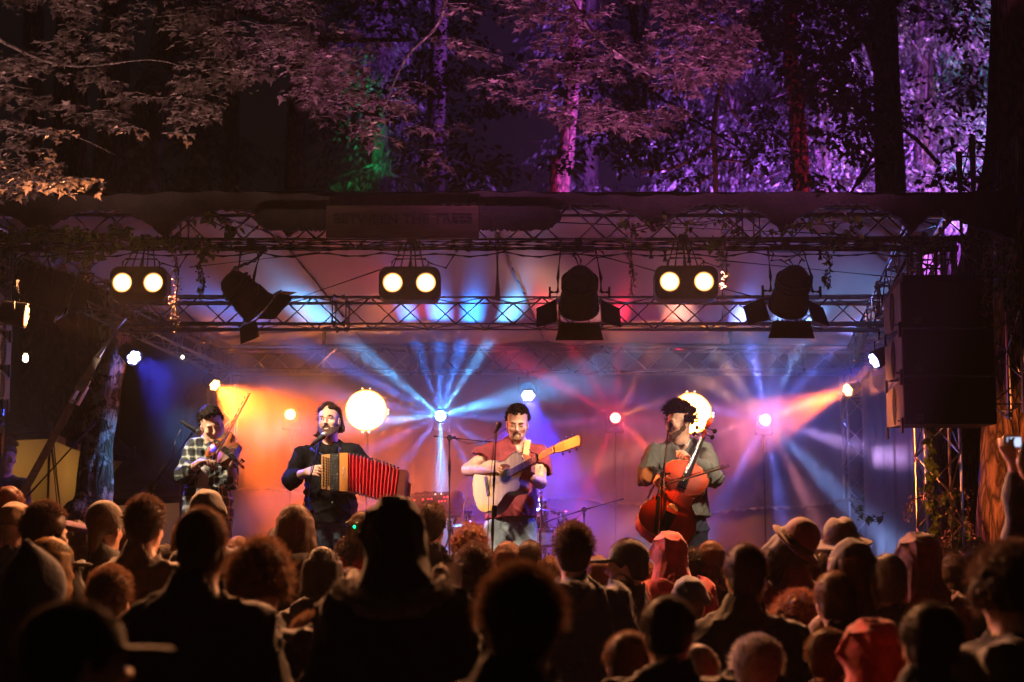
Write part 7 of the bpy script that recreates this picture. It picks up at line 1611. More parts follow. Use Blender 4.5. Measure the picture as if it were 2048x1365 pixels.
phone_person()
# fill the gaps between the listed figures with further, smaller heads
rgp = random.Random(99); cols = ['black', 'brown', 'navy', 'maroon', 'olive', 'grey', 'purple']; desc = dict(black='black', brown='brown', navy='navy', maroon='maroon', olive='olive', grey='grey', purple='purple')
MORE = [(180, 1108, 50, 'short', 'dark', 'in front of the leaning trunk foot'), (330, 1180, 62, 'crop', 'brown', 'left of the big man\'s shoulder'), (60, 1252, 76, 'short', 'brown', 'below the pointed hood'), (300, 1268, 70, 'bob', 'auburn', 'low in front of the big man'), (440, 1250, 84, 'short', 'dark', 'below the big man\'s back'), (600, 1215, 56, 'bob', 'auburn', 'beside the large curly head'), (700, 1190, 66, 'crop', 'dark', 'just left of the fur-trimmed hood'), (760, 1290, 84, 'short', 'brown', 'in front of the tall hooded figure'), (900, 1240, 70, 'short', 'auburn', 'left of the largest blurred head'), (880, 1320, 92, 'bob', 'fair', 'at the bottom, left of the largest blurred head'), (1100, 1160, 54, 'short', 'brown', 'right behind the largest blurred head'), (1060, 1120, 46, 'crop', 'dark', 'under the snare drum'), (1290, 1170, 54, 'short', 'auburn', 'below the baseball cap'), (1340, 1190, 58, 'crop', 'brown', 'in front of the red jacket'), (1450, 1230, 66, 'bob', 'brown', 'left below the broad man in black'), (1500, 1270, 80, 'short', 'auburn', 'below the broad man in black'), (1545, 1150, 50, 'bob', 'dark', 'between the broad man and the maroon hat'), (1640, 1145, 48, 'short', 'dark', 'between the two brimmed hats'), (1700, 1260, 76, 'short', 'fair', 'below the curly brown head'), (1840, 1205, 62, 'short', 'auburn', 'below the dark red hood'), (1900, 1230, 74, 'bob', 'brown', 'left of the huge curly head'), (1955, 1130, 56, 'short', 'dark', 'in front of the rugged trunk'), (1660, 1320, 90, 'crop', 'brown', 'at the bottom, left of the bright red hood'), (1510, 1340, 96, 'short', 'grey', 'at the bottom, below the reddish-brown fuzzy head'), (230, 1330, 92, 'short', 'auburn', 'at the bottom, right of the very large cap'), (400, 1330, 90, 'bob', 'fair', 'at the bottom, below the big man'), (120, 1100, 44, 'bob', 'brown', 'behind the olive cap'), (560, 1140, 50, 'short', 'auburn', 'above the large curly head'), (1420, 1120, 44, 'bob', 'auburn', 'right of the cello foot'), (1820, 1290, 84, 'short', 'fair', 'right of the bright red hood')]
for px, py, w_, hk, hc, where in MORE:
    jc = rgp.choice(cols); P(px, py, w_, hk, hc, rgp.choice(('n', 's', 'nh', 'sh')), jc, f'{dict(dark="dark", brown="brown", auburn="reddish", fair="fair", grey="grey")[hc]}-haired person {where}', yaw=rgp.uniform(-28, 28), roll=rgp.uniform(-6, 6))
# ================================================================== trees and plants
def bark(name, c1, c2, sc=7, bump=1.0, moss=None):
    m, nt, b = nodes(name); N = nt.nodes; L = nt.links; tc = N.new('ShaderNodeTexCoord'); mp = N.new('ShaderNodeMapping'); mp.inputs['Scale'].default_value = (1, 1, .28); L.new(tc.outputs['Object'], mp.inputs[0])
    vo = N.new('ShaderNodeTexVoronoi'); vo.inputs['Scale'].default_value = sc * 2.2; vo.feature = 'DISTANCE_TO_EDGE'; no = N.new('ShaderNodeTexNoise'); no.inputs['Scale'].default_value = sc; no.inputs['Detail'].default_value = 7
    mx0 = N.new('ShaderNodeVectorMath'); mx0.operation = 'ADD'; sc_ = N.new('ShaderNodeVectorMath'); sc_.operation = 'SCALE'; sc_.inputs['Scale'].default_value = .25
    L.new(mp.outputs[0], no.inputs[0]); L.new(no.outputs['Color'], sc_.inputs[0]); L.new(mp.outputs[0], mx0.inputs[0]); L.new(sc_.outputs[0], mx0.inputs[1]); L.new(mx0.outputs[0], vo.inputs[0])
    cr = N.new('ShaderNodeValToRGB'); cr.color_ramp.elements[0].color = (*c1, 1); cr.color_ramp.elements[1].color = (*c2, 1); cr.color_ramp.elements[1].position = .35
    L.new(vo.outputs['Distance'], cr.inputs[0]); out = cr.outputs[0]
    if moss:
        n2 = N.new('ShaderNodeTexNoise'); n2.inputs['Scale'].default_value = 4.5; n2.inputs['Detail'].default_value = 6; n2.inputs['Roughness'].default_value = .7; L.new(tc.outputs['Object'], n2.inputs[0])
        r2 = N.new('ShaderNodeValToRGB'); r2.color_ramp.elements[0].position = .52; r2.color_ramp.elements[1].position = .58; L.new(n2.outputs[0], r2.inputs[0])
        mx = N.new('ShaderNodeMix'); mx.data_type = 'RGBA'; L.new(r2.outputs[0], mx.inputs[0]); L.new(out, mx.inputs[6]); mx.inputs[7].default_value = (*moss, 1); out = mx.outputs[2]
    L.new(out, b.inputs['Base Color']); b.inputs['Roughness'].default_value = .95
    ad = N.new('ShaderNodeMath'); ad.operation = 'MULTIPLY_ADD'; L.new(no.outputs[0], ad.inputs[0]); ad.inputs[1].default_value = .4; L.new(vo.outputs['Distance'], ad.inputs[2])
    bp = N.new('ShaderNodeBump'); bp.inputs['Strength'].default_value = bump; bp.inputs['Distance'].default_value = .05; L.new(ad.outputs[0], bp.inputs['Height']); L.new(bp.outputs[0], b.inputs['Normal']); return m
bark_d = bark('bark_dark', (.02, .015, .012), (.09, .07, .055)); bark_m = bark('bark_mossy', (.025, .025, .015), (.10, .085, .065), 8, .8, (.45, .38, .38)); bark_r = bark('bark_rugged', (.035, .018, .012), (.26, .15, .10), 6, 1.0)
def trunk_mesh(m, pts, rs, seed=0, n=20, rough=.07, segs=8):
    rg = np.random.default_rng(seed); ph = rg.uniform(0, 6.3, 8); P_ = []; Rr = []
    for i in range(len(pts) - 1):
        for k in range(segs):
            t = k / segs; p0 = pts[max(i - 1, 0)]; p1 = pts[i]; p2 = pts[i + 1]; p3 = pts[min(i + 2, len(pts) - 1)]
            P_.append(.5 * ((2 * p1) + (p2 - p0) * t + (2 * p0 - 5 * p1 + 4 * p2 - p3) * t * t + (3 * p1 - 3 * p2 + p3 - p0) * t ** 3)); Rr.append(lerp(rs[i], rs[i + 1], t))
    P_.append(pts[-1]); Rr.append(rs[-1]); vs = []; fs = []
    for i, (p, r) in enumerate(zip(P_, Rr)):
        t = (P_[min(i + 1, len(P_) - 1)] - P_[max(i - 1, 0)]).normalized(); a = t.cross(Vector((0, 1, 0))).normalized(); b = t.cross(a)
        for k in range(n):
            q = 2 * PI * k / n; w_ = 1 + rough * (math.sin(3 * q + ph[0] + i * .13) + .7 * math.sin(5 * q + ph[1] - i * .21) + .6 * math.sin(8 * q + ph[2] + i * .4) + .5 * math.sin(i * .7 + ph[3]))
            vs.append(p + (a * math.cos(q) + b * math.sin(q)) * r * w_)
    for i in range(len(P_) - 1):
        for k in range(n): fs.append((i * n + k, i * n + (k + 1) % n, (i + 1) * n + (k + 1) % n, (i + 1) * n + k))
    m.add(vs, fs); return P_
def leaf_mat(name, col, var=.35, trans=.35, rough=.5):
    m, nt, b = nodes(name); N = nt.nodes; L = nt.links; tc = N.new('ShaderNodeTexCoord'); no = N.new('ShaderNodeTexNoise'); no.inputs['Scale'].default_value = 5; L.new(tc.outputs['Object'], no.inputs[0])
    cr = N.new('ShaderNodeValToRGB'); cr.color_ramp.elements[0].position = .35; cr.color_ramp.elements[1].position = .65; cr.color_ramp.elements[0].color = (*[c * (1 - var) for c in col], 1); cr.color_ramp.elements[1].color = (*[c * (1 + var) for c in col], 1); L.new(no.outputs[0], cr.inputs[0]); L.new(cr.outputs[0], b.inputs['Base Color'])
    b.inputs['Roughness'].default_value = rough; tr = N.new('ShaderNodeBsdfTranslucent'); L.new(cr.outputs[0], tr.inputs[0]); mx = N.new('ShaderNodeMixShader'); mx.inputs[0].default_value = trans
    L.new(b.outputs[0], mx.inputs[1]); L.new(tr.outputs[0], mx.inputs[2]); L.new(mx.outputs[0], N['Material Output'].inputs[0]); return m
maple_l = leaf_mat('maple_leaf', (.12, .095, .080), .5); oak_l = leaf_mat('oak_leaf', (.055, .075, .025), trans=.15); fir_l = leaf_mat('conifer_needles', (.075, .095, .075), .4, .2); vine_l = leaf_mat('vine_leaf', (.10, .17, .03), .4, .3); flower_l = leaf_mat('wisteria_petal', (.42, .26, .36), .25, .3)
def outline2(kind):
    if kind == 'maple': a = [(0, -.10), (.10, -.02), (.34, -.12), (.26, .05), (.50, .16), (.40, .26), (.46, .40), (.24, .36), (.18, .50), (.10, .62), (0, 1.0)]
    elif kind == 'oak': a = [(0, -.1), (.12, .02), (.26, .05), (.16, .20), (.34, .34), (.20, .46), (.36, .62), (.18, .74), (.16, .9), (0, 1.0)]
    elif kind == 'heart': a = [(0, 0), (.2, -.08), (.36, .1), (.34, .34), (.18, .7), (0, 1.0)]
    else: a = [(0, 0), (.26, .25), (.30, .55), (.16, .85), (0, 1.0)]
    return a + [(-x, y) for x, y in a[1:-1][::-1]]
def leaves(P0, D, Nn, size, kind, parent, m, name='foliage'):
    """P0 positions, D tip directions, Nn normals, size per leaf -> one foliage mesh, each leaf folded along its midrib"""
    P0 = np.array(P0, np.float32); D = np.array(D, np.float32); Nn = np.array(Nn, np.float32); size = np.array(size, np.float32)
    D /= np.linalg.norm(D, axis=1, keepdims=True); S_ = np.cross(D, Nn); S_ /= (np.linalg.norm(S_, axis=1, keepdims=True) + 1e-9); U = np.cross(S_, D)
    o = outline2(kind); ctr = (0, .38); pts = np.array([ctr] + o, np.float32); n = len(o)
    lift = np.abs(pts[:, 0]) * .25 - (pts[:, 1] ** 2) * .22
    V = (P0[:, None] + size[:, None, None] * (S_[:, None] * pts[None, :, 0:1] + D[:, None] * pts[None, :, 1:2] + U[:, None] * lift[None, :, None])).reshape(-1, 3)
    tri = np.array([(0, 1 + i, 1 + (i + 1) % n) for i in range(n)]); Fc = (np.arange(len(P0))[:, None, None] * (n + 1) + tri[None]).reshape(-1, 3)
    return meshobj(name, V, Fc, m, parent, 0)
rng = np.random.default_rng(11)
def pt(px, py, Y): p = at(px, py, Y); return p
def tree(label, path, Y, mtl, seed=0, name='tree', group='trees round the stage', ground=True, rough=.07, branches=()):
    pts = [pt(px, py, Y) for px, py, w_ in path]; rs = [w_ / 2 * Y / F for px, py, w_ in path]
    if ground and pts[0].z > 0: pts = [Vector((pts[0].x, Y, -.05))] + pts; rs = [rs[0] * 1.45] + rs
    root = thing(name, label, 'tree', (pts[0].x, Y, 0), group); m = MB(); trunk_mesh(m, pts, rs, seed, rough=rough); m.build('trunk', mtl, root, smooth=180)
    if branches:
        for br_ in branches:
            b = MB(); trunk_mesh(b, [pt(x, y, Y + dy) for x, y, w_, dy in br_], [w_ / 2 * Y / F for x, y, w_, dy in br_], seed + 1, 8, .05, 5); b.build('branch', mtl, root, smooth=180)
    return root
tree('leaning mossy tree trunk between the canvas tents and the violinist, crossing up behind the roof', [(160, 1110, 118), (186, 1000, 78), (196, 900, 62), (210, 800, 62), (220, 720, 62), (235, 640, 64), (255, 520, 66), (272, 400, 76), (288, 300, 74), (304, 200, 72), (335, 80, 64), (352, -90, 62)], 14, bark_m, 1,
     branches=[[(345, 110, 34, 0), (400, 60, 30, -.2), (455, 15, 26, -.4), (520, 30, 22, -.6), (600, 68, 16, -.8), (700, 80, 11, -1.0), (830, 80, 6, -1.2)], [(300, 250, 12, .1), (380, 300, 10, .4), (450, 360, 8, .6), (540, 410, 6, .8)], [(310, 330, 9, .1), (345, 360, 8, .3), (380, 420, 6, .5)], [(290, 60, 14, 0), (240, 20, 10, -.2), (180, 40, 6, -.4)]])
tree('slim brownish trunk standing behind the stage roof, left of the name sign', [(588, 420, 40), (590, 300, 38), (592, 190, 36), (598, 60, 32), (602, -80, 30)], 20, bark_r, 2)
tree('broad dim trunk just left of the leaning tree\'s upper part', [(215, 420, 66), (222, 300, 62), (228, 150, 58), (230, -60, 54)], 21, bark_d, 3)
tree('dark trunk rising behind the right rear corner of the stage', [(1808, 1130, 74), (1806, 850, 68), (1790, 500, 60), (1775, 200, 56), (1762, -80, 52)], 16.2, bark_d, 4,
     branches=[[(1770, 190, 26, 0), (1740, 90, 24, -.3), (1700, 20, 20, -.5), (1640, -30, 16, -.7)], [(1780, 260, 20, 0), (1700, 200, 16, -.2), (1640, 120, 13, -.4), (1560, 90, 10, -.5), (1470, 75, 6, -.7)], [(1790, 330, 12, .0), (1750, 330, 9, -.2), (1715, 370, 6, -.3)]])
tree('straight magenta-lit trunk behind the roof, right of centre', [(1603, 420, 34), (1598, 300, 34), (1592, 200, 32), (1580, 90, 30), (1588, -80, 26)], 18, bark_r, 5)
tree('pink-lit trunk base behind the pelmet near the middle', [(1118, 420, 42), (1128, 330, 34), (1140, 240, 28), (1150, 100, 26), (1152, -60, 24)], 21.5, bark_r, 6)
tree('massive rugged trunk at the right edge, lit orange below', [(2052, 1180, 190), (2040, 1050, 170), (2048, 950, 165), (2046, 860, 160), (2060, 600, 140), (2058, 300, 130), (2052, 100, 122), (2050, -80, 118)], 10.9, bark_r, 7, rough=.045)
tree('dark vine-covered trunk behind the right speaker stack', [(1912, 1180, 104), (1908, 1000, 98), (1908, 850, 94), (1930, 640, 86), (1985, 420, 76), (2010, 250, 66), (2015, -60, 60)], 11.6, bark_d, 8)
tree('thin pale pink-lit sapling leaning behind the roof', [(1432, 400, 11), (1430, 330, 11), (1428, 250, 10), (1448, 160, 10), (1500, 90, 9), (1512, 40, 9), (1530, 25, 8), (1548, -40, 7)], 15.8, bark('bark_pale', (.25, .2, .18), (.55, .45, .40), 9, .5), 9, name='sapling', rough=.03,
     branches=[[(1430, 290, 6, 0), (1395, 310, 6, -.1), (1350, 335, 5, -.2), (1280, 345, 4, -.3)], [(1350, 335, 4, -.2), (1335, 320, 4, -.2), (1360, 300, 3, -.2), (1378, 310, 3, -.2), (1362, 290, 2, -.2)], [(1430, 345, 6, 0), (1400, 365, 5, -.1), (1385, 372, 4, -.1), (1370, 355, 3, -.1)], [(1410, 355, 3, 0), (1408, 340, 2, 0)], [(1432, 320, 5, 0), (1470, 322, 5, -.1), (1495, 330, 4, -.2), (1510, 350, 3, -.2), (1530, 352, 2, -.2)], [(1436, 170, 6, 0), (1490, 60, 4, -.3), (1500, 20, 3, -.4)], [(1440, 180, 5, 0), (1480, 240, 4, .2), (1560, 275, 3, .3)]])
for px, py, w_, Yd, lb in ((120, 420, 40, 25, 'dim trunk deep in the wood at far left'), (460, 420, 34, 26, 'dim trunk in the wood right of the leaning tree'), (870, 420, 40, 24, 'dark trunk in the wood behind the name sign'), (1340, 420, 30, 27, 'dark thin trunk deep in the wood right of centre'), (1900, 420, 44, 24, 'dark trunk in the wood above the speaker stack'), (150, 900, 46, 19, 'faint trunk behind the canvas tents'), (60, 880, 50, 22, 'faint trunk behind the far-left tent')):
    tree(lb, [(px, py, w_), (px + 4, 200, w_ * .85), (px + 10, -80, w_ * .7)], Yd, bark_d, px)

# conifers lit by coloured lamps
def conifer(label, px, Y, top_px, base_py, seed, spread=1.7, n_br=70, dens=95):
    rg = np.random.default_rng(seed); X0 = at(px, 300, Y).x; ztop = at(px, top_px, Y).z; z0 = at(px, base_py, Y).z; root = thing('conifer', label, 'tree', (X0, Y, 0), 'conifers behind the stage')
    m = MB(); trunk_mesh(m, [Vector((X0, Y, -.05)), Vector((X0, Y, z0)), Vector((X0 + .05, Y, ztop))], [.24, .18, .06], seed, 12); m.build('trunk', bark_d, root, smooth=180)
    P_, D_, N_, S_ = [], [], [], []; bm_ = MB()
    for i in range(n_br):
        z = rg.uniform(z0, ztop); L_ = spread * (1 - .45 * (z - z0) / max(.1, ztop - z0)) * rg.uniform(.6, 1.1); az = rg.uniform(0, 2 * PI); a = np.array([math.cos(az), math.sin(az), 0]); base = np.array([X0, Y, z])
        tip = base + a * L_ + np.array([0, 0, -.25 * L_]); bm_.tube([tuple(base), tuple(base + a * L_ * .5 + np.array([0, 0, .02])), tuple(tip)], [.025, .015, .004], 5)
        for k in range(dens):
            t = rg.uniform(.15, 1); p = base + (a * L_) * t + np.array([0, 0, -.25 * L_ * t * t]); p = p + rg.normal(0, .05, 3); s = np.cross(a, (0, 0, 1)) * rg.uniform(-1, 1); p = p + s * .35 * (1.1 - t)
            d = np.array([0, 0, -1]) + s * .7 + a * .5 + rg.normal(0, .35, 3); P_.append(p + np.array([0, 0, -rg.uniform(0, .22)])); D_.append(d); N_.append(a + rg.normal(0, .5, 3)); S_.append(rg.uniform(.08, .20))
    bm_.build('branch', bark_d, root, smooth=180); leaves_fir(P_, D_, N_, S_, root)
def leaves_fir(P_, D_, N_, S_, root):
    P0 = np.array(P_, np.float32); D = np.array(D_, np.float32); N = np.array(N_, np.float32); S = np.array(S_, np.float32); D /= np.linalg.norm(D, axis=1, keepdims=True); W = np.cross(D, N); W /= np.linalg.norm(W, axis=1, keepdims=True) + 1e-9
    w_ = .13; V = []; 
    pts = [(0, 0), (w_, .25), (w_ * .35, .38), (w_ * 1.1, .55), (w_ * .3, .7), (0, 1), (-w_ * .3, .72), (-w_, .5), (-w_ * .3, .4), (-w_, .2)]
    pts = np.array(pts, np.float32); V = (P0[:, None] + S[:, None, None] * (W[:, None] * pts[None, :, 0:1] + D[:, None] * pts[None, :, 1:2])).reshape(-1, 3)
    q = np.array([(0, 1, 2, 9), (9, 2, 8, 8), (2, 3, 4, 8), (8, 4, 6, 7), (4, 5, 6, 6)]); tri = np.array([(0, 1, 9), (1, 2, 9), (2, 8, 9), (2, 3, 8), (3, 4, 8), (4, 7, 8), (4, 6, 7), (4, 5, 6)]); Fc = (np.arange(len(P0))[:, None, None] * 10 + tri[None]).reshape(-1, 3)
    tag(meshobj('foliage', V, Fc, fir_l, root, 0), kind='stuff')
conifer('violet-lit drooping conifer right of centre above the roof', 1460, 22, -120, 440, 21, 2.3, 85)
conifer('brightest violet-lit conifer behind the magenta trunk', 1640, 21, -100, 430, 22, 2.0, 85)
conifer('mauve-lit conifer between the two dark right-hand trunks', 1850, 21.5, -150, 440, 23, 1.9, 90)
conifer('conifer with cyan-lit edge beside the right-hand dark trunk', 1960, 23.5, -150, 470, 24, 1.6, 70)
conifer('dark conifer with green-lit patches left of centre', 760, 27, -100, 430, 25, 2.4, 60)
conifer('unlit conifer deep behind the middle of the roof', 1180, 28, -150, 430, 26, 2.6, 60)
conifer('unlit conifer deep in the wood behind the leaning tree', 400, 27, -100, 430, 27, 2.4, 50)

# broad leaves: sprays hanging over the roof edge, and dark oak foliage above the roof
def region_low(px, tab):
    for (a, ya), (b, yb) in zip(tab, tab[1:]):
        if a <= px <= b: return lerp(ya, yb, (px - a) / (b - a))
    return -999
def spray_tree(label, trunk_px, tab, n_spray, Yr, leaf_px, kind, mtl, seed, top=-60, gaps=.0, name='maple_tree', per=(9, 15), group='broadleaf trees overhanging the stage', w_s=34, hgt=9, ztrunk=True, boughs=(), gapf=None):
    rg = np.random.default_rng(seed); Ym = sum(Yr) / 2; base = at(trunk_px, 300, Ym); root = thing(name, label, 'tree', (base.x, Ym, 0), group)
    m = MB(); trunk_mesh(m, [Vector((base.x, Ym, -.05)), Vector((base.x * 1.01, Ym, 3)), Vector((base.x * .99, Ym, 9))], [.26, .2, .12], seed, 14); m.build('trunk', bark_d, root, smooth=180)
    P_, D_, N_, S_ = [], [], [], []; tw = MB(); x0, x1 = tab[0][0], tab[-1][0]; k = 0
    while k < n_spray:
        px = rg.uniform(x0, x1); lo = region_low(px, tab); py = lo - (lo - top) * rg.uniform(0, 1) ** 1.15
        if gapf and gapf(px, py, rg): 
            k += .3; continue
        k += 1; Y = rg.uniform(*Yr); c = at(px, py, Y); sc = Y / F; n = rg.integers(*per); ang = rg.uniform(-.25, .25)
        ax = np.array([math.cos(ang), rg.uniform(-.3, .3), -abs(math.sin(ang)) * .5]); hw = w_s * sc * rg.uniform(.6, 1.3)
        a_ = np.array(c) - ax * hw; b_ = np.array(c) + ax * hw; tw.tube([tuple(a_), tuple(np.array(c) + (0, 0, .02)), tuple(b_)], [.004, .003, .0015], 4, cap=False)
        for j in range(n):
            t = rg.uniform(-1, 1); off = rg.uniform(-1, 1); p = np.array(c) + ax * hw * t + np.array([0, off * hw * .7, rg.normal(0, hgt * sc) * .6 - abs(off) * .02])
            d = ax * t * .8 + np.array([rg.normal(0, .4), -.45 * abs(rg.normal(0, 1)) - .25, -.55 + rg.normal(0, .25)]); nn = np.array([rg.normal(0, .25), -.55 + rg.normal(0, .2), .8]); P_.append(p); D_.append(d); N_.append(nn); S_.append(leaf_px * sc * rg.uniform(.5, 1.3))
    tag(tw.build('twigs', bark_d, root), kind='stuff')
    for b in boughs:
        q = MB(); trunk_mesh(q, [pt(x, y, Ym + dy) for x, y, w_, dy in b], [w_ / 2 * Ym / F for x, y, w_, dy in b], seed, 8, .05, 5); q.build('bough', bark_d, root, smooth=180)
    tag(leaves(P_, D_, N_, S_, kind, root, mtl), kind='stuff')
spray_tree('maple reaching in from the left with big pinkish-brown leaves above the roof', -420, [(-60, 400), (60, 385), (150, 400), (215, 345), (270, 320), (340, 305), (370, 255), (430, 225), (520, 200), (640, 200), (680, 130)], 350, (8.0, 9.2), 17, 'maple', maple_l, 31,
           gapf=lambda x, y, r: (330 < x < 430 and y > 280) or (math.sin(x * .021 + y * .013) + math.sin(y * .031 - x * .008) > .72) or (275 < x < 345 and r.random() < .75), boughs=[[(-300, -60, 18, 0), (-60, 50, 10, 0), (120, 130, 6, 0), (300, 120, 3, 0), (380, 140, 1, 0)], [(-200, 200, 8, 0), (40, 262, 4, .1), (140, 270, 3, .1), (230, 310, 1, 0)]])
spray_tree('maple hanging in from above with mauve-lit leaves left and right of centre', 2500, [(600, 190), (650, 235), (700, 265), (760, 300), (820, 330), (905, 335), (915, 200), (1000, 215), (1060, 240), (1150, 255), (1230, 250), (1300, 275), (1400, 180), (1485, 140)], 330, (8.1, 9.2), 18, 'maple', maple_l, 32,
           gapf=lambda x, y, r: (840 < x < 1010 and r.random() < .85) or (640 < x < 840 and y < 150 and r.random() < .7) or (math.sin(x * .025 + 1) + math.sin(y * .04 + x * .01) > 1.1), boughs=[[(900, -80, 14, 0), (880, 40, 8, 0), (810, 120, 5, 0), (760, 240, 2, 0)], [(1100, -80, 18, 0), (1180, 60, 10, 0), (1300, 150, 5, 0)]])
def oakgap(x, y, r):
    return (math.sin(x * .017 + 2) + math.sin(y * .03 + x * .006) + .5 * math.sin(x * .05 - y * .04) > .55)
spray_tree('oak with dark leaves over the middle of the roof', 2700, [(640, 300), (760, 330), (900, 360), (1050, 370), (1150, 330), (1250, 330), (1330, 385), (1450, 375), (1600, 360), (1700, 380), (1760, 385)], 420, (11.6, 13.4), 15, 'oak', oak_l, 33, gapf=oakgap, name='oak_tree', per=(12, 20), w_s=40, hgt=16,
           boughs=[[(1250, -80, 20, 0), (1270, 60, 16, 0), (1290, 190, 10, 0), (1265, 330, 6, 0)], [(1290, 170, 9, 0), (1340, 210, 7, 0), (1420, 260, 5, 0), (1500, 310, 4, 0)], [(1820, -40, 26, 0), (1740, 60, 22, 0), (1650, 120, 17, 0), (1560, 80, 12, 0), (1470, 70, 8, 0)], [(1660, 120, 9, 0), (1610, 200, 6, 0), (1600, 330, 4, 0)], [(1880, 330, 9, 0), (1790, 260, 8, 0), (1700, 390, 6, 0)]])
spray_tree('oak with dark leaves over the right side of the roof', 2900, [(1500, 80), (1600, 120), (1750, 300), (1800, 380), (1880, 390), (1990, 370)], 230, (11.6, 13.4), 15, 'oak', oak_l, 34, gapf=oakgap, name='oak_tree', per=(12, 20), w_s=40, hgt=16)

# garlands on the front truss
def garland(label, pts_px, Y, n, seed, flowers=.25, drop=8, lp=9, name='garland'):
    rg = np.random.default_rng(seed); c0 = at(*pts_px[0], Y); root = thing(name, label, 'garland', c0, 'flower garlands on the stage'); pl = [at(x, y, Y) for x, y in pts_px]
    vm = MB()
    for k in range(3): vm.tube([p + Vector((rg.normal(0, .01), rg.normal(0, .02), rg.normal(0, .015))) for p in pl], .004, 5)
    vm.build('vine_stem', mat('vine_stem', (.06, .035, .02), .8), root, smooth=180)
    L1 = [[], [], [], []]; L2 = [[], [], [], []]
    for i in range(n):
        t = rg.uniform(0, len(pl) - 1); j = min(int(t), len(pl) - 2); p = np.array(pl[j].lerp(pl[j + 1], t - j)) + np.array([rg.normal(0, .015), rg.normal(0, .03), rg.normal(0, .022)]); fl = rg.random() < flowers
        tgt = L2 if fl else L1; tgt[0].append(p); tgt[1].append((rg.normal(0, .7), -.5 + rg.normal(0, .4), -.6 + rg.normal(0, .5))); tgt[2].append((rg.normal(0, .5), -.8, .6 + rg.normal(0, .4))); tgt[3].append(lp * Y / F * rg.uniform(.6, 1.5) * (.55 if fl else 1))
    if L1[0]: tag(leaves(*L1, 'heart', root, vine_l, 'leaves'), kind='stuff')
    if L2[0]: tag(leaves(*L2, 'petal', root, flower_l, 'flowers'), kind='stuff')
    return root
def strand(label, px, y0, y1, Y, seed, w_=5, leafy=.2, dx=0, green=None):
    n = int((y1 - y0) * .9); rg = random.Random(seed); pts = [(px + dx * i / 10 + 3 * math.sin(i * .9 + seed), lerp(y0, y1, i / 10)) for i in range(11)]
    return garland(label, pts, Y, n, seed, 1 - leafy, lp=w_ * 1.5)
garland('leafy garland along the front truss at far left', [(-30, 470), (40, 470), (110, 465), (180, 472), (260, 470)], 9.4, 260, 1, .15, lp=12)
garland('thick leafy garland with mauve flowers left of the left barn-door lamp', [(90, 500), (170, 520), (240, 480), (310, 485), (380, 490), (430, 500)], 9.36, 200, 2, .25, lp=13)
garland('green leaf tuft in the truss above the left twin blinder', [(225, 452), (240, 460), (260, 465)], 9.5, 22, 3, .3, lp=14)
garland('leafy tuft climbing the truss left of the sign', [(400, 430), (440, 440), (470, 455), (450, 480)], 9.5, 60, 4, .4, lp=12)
garland('blue-flowered garland in the truss above the right twin blinder', [(1240, 440), (1270, 455), (1330, 450), (1400, 445), (1450, 440), (1480, 465), (1440, 490)], 9.42, 150, 5, .55, lp=10)
garland('bright green leaves beside the right twin blinder\'s handle', [(1415, 485), (1430, 492), (1445, 480)], 9.36, 26, 6, .1, lp=13)
garland('leafy garland above the right barn-door lamp', [(1540, 465), (1600, 450), (1660, 440), (1720, 440), (1690, 480), (1640, 500)], 9.42, 130, 7, .2, lp=11)
garland('vine garland running to the right end of the front truss', [(1700, 478), (1780, 485), (1850, 490), (1900, 480), (1960, 480), (2000, 500)], 9.35, 200, 8, .35, lp=10)
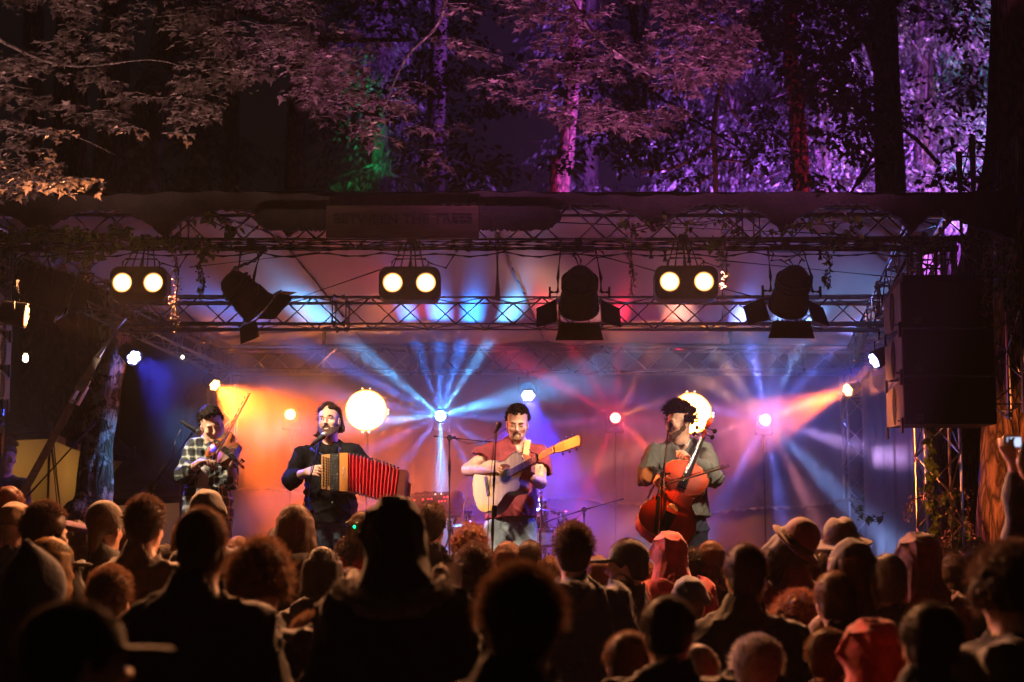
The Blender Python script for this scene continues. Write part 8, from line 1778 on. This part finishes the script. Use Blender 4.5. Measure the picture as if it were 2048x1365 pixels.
for a in (('pale flower strand hanging by the right side of the left twin blinder', 352, 500, 658, 9.3, 11, 5, .1), ('short yellow-lit flower strand near the top left', 182, 515, 562, 9.3, 12, 5, .0, -8), ('dark leaf strand left of the left barn-door lamp', 402, 485, 592, 9.3, 13, 5, .8), ('flower strand hanging between the middle barn-door lamp and right twin blinder', 1260, 470, 588, 9.3, 14, 6, .1, 6), ('flower strand touching the right end of the right twin blinder', 1445, 480, 575, 9.3, 15, 7, .1, 6), ('dark flower strand left of the speaker stack', 1655, 490, 575, 9.3, 16, 5, .6), ('long mauve flower strand right of the speaker stack\'s top corner', 1972, 490, 640, 9.0, 17, 7, .1), ('longest mauve flower strand near the right edge', 2022, 490, 670, 9.0, 18, 6, .1), ('thick mauve flower cluster at the right end of the truss', 1996, 480, 590, 9.05, 19, 9, .15)):
    strand(*a)
# vines on the right tower and trunk
garland('vine climbing the right front tower with green leaves', [(1856, 850), (1862, 920), (1858, 980), (1870, 1040), (1862, 1100), (1880, 1150)], 9.55, 150, 21, .12, lp=13, name='climbing_vine')
garland('tangled vine with pink flowers in front of the dark right trunk', [(1880, 1000), (1920, 980), (1900, 1040), (1940, 1060), (1900, 1090), (1950, 1080), (1920, 1120)], 9.9, 170, 22, .3, lp=13, name='climbing_vine')
garland('pink wisteria spray reaching left from the tower', [(1860, 990), (1840, 988), (1824, 1000), (1818, 1020), (1812, 1035)], 9.5, 60, 23, .95, lp=9, name='climbing_vine')
garland('mauve wisteria tail hanging in front of the vine-covered trunk', [(1925, 985), (1935, 1010), (1938, 1050), (1945, 1080)], 9.7, 60, 24, .95, lp=8, name='climbing_vine')
garland('pink flower spike rising low before the vine-covered trunk', [(1893, 1060), (1890, 1090), (1888, 1115)], 9.6, 45, 25, 1.0, lp=8, name='climbing_vine')
garland('ivy trail across the foot of the side curtain', [(1700, 1005), (1720, 1025), (1745, 1040), (1765, 1035)], 12.9, 22, 26, .0, lp=10, name='climbing_vine')
# ================================================================== the air of the place
hz, nt, b = nodes('haze')
for n in list(nt.nodes):
    if n.type != 'OUTPUT_MATERIAL': nt.nodes.remove(n)
pv = nt.nodes.new('ShaderNodeVolumePrincipled'); pv.inputs['Density'].default_value = .0008; pv.inputs['Color'].default_value = (.9, .88, .88, 1)
nt.links.new(pv.outputs[0], nt.nodes['Material Output'].inputs['Volume'])
tag(MB().box((0, 17, 7.25), (60, 44, 16.5)).build('haze', hz), kind='stuff')
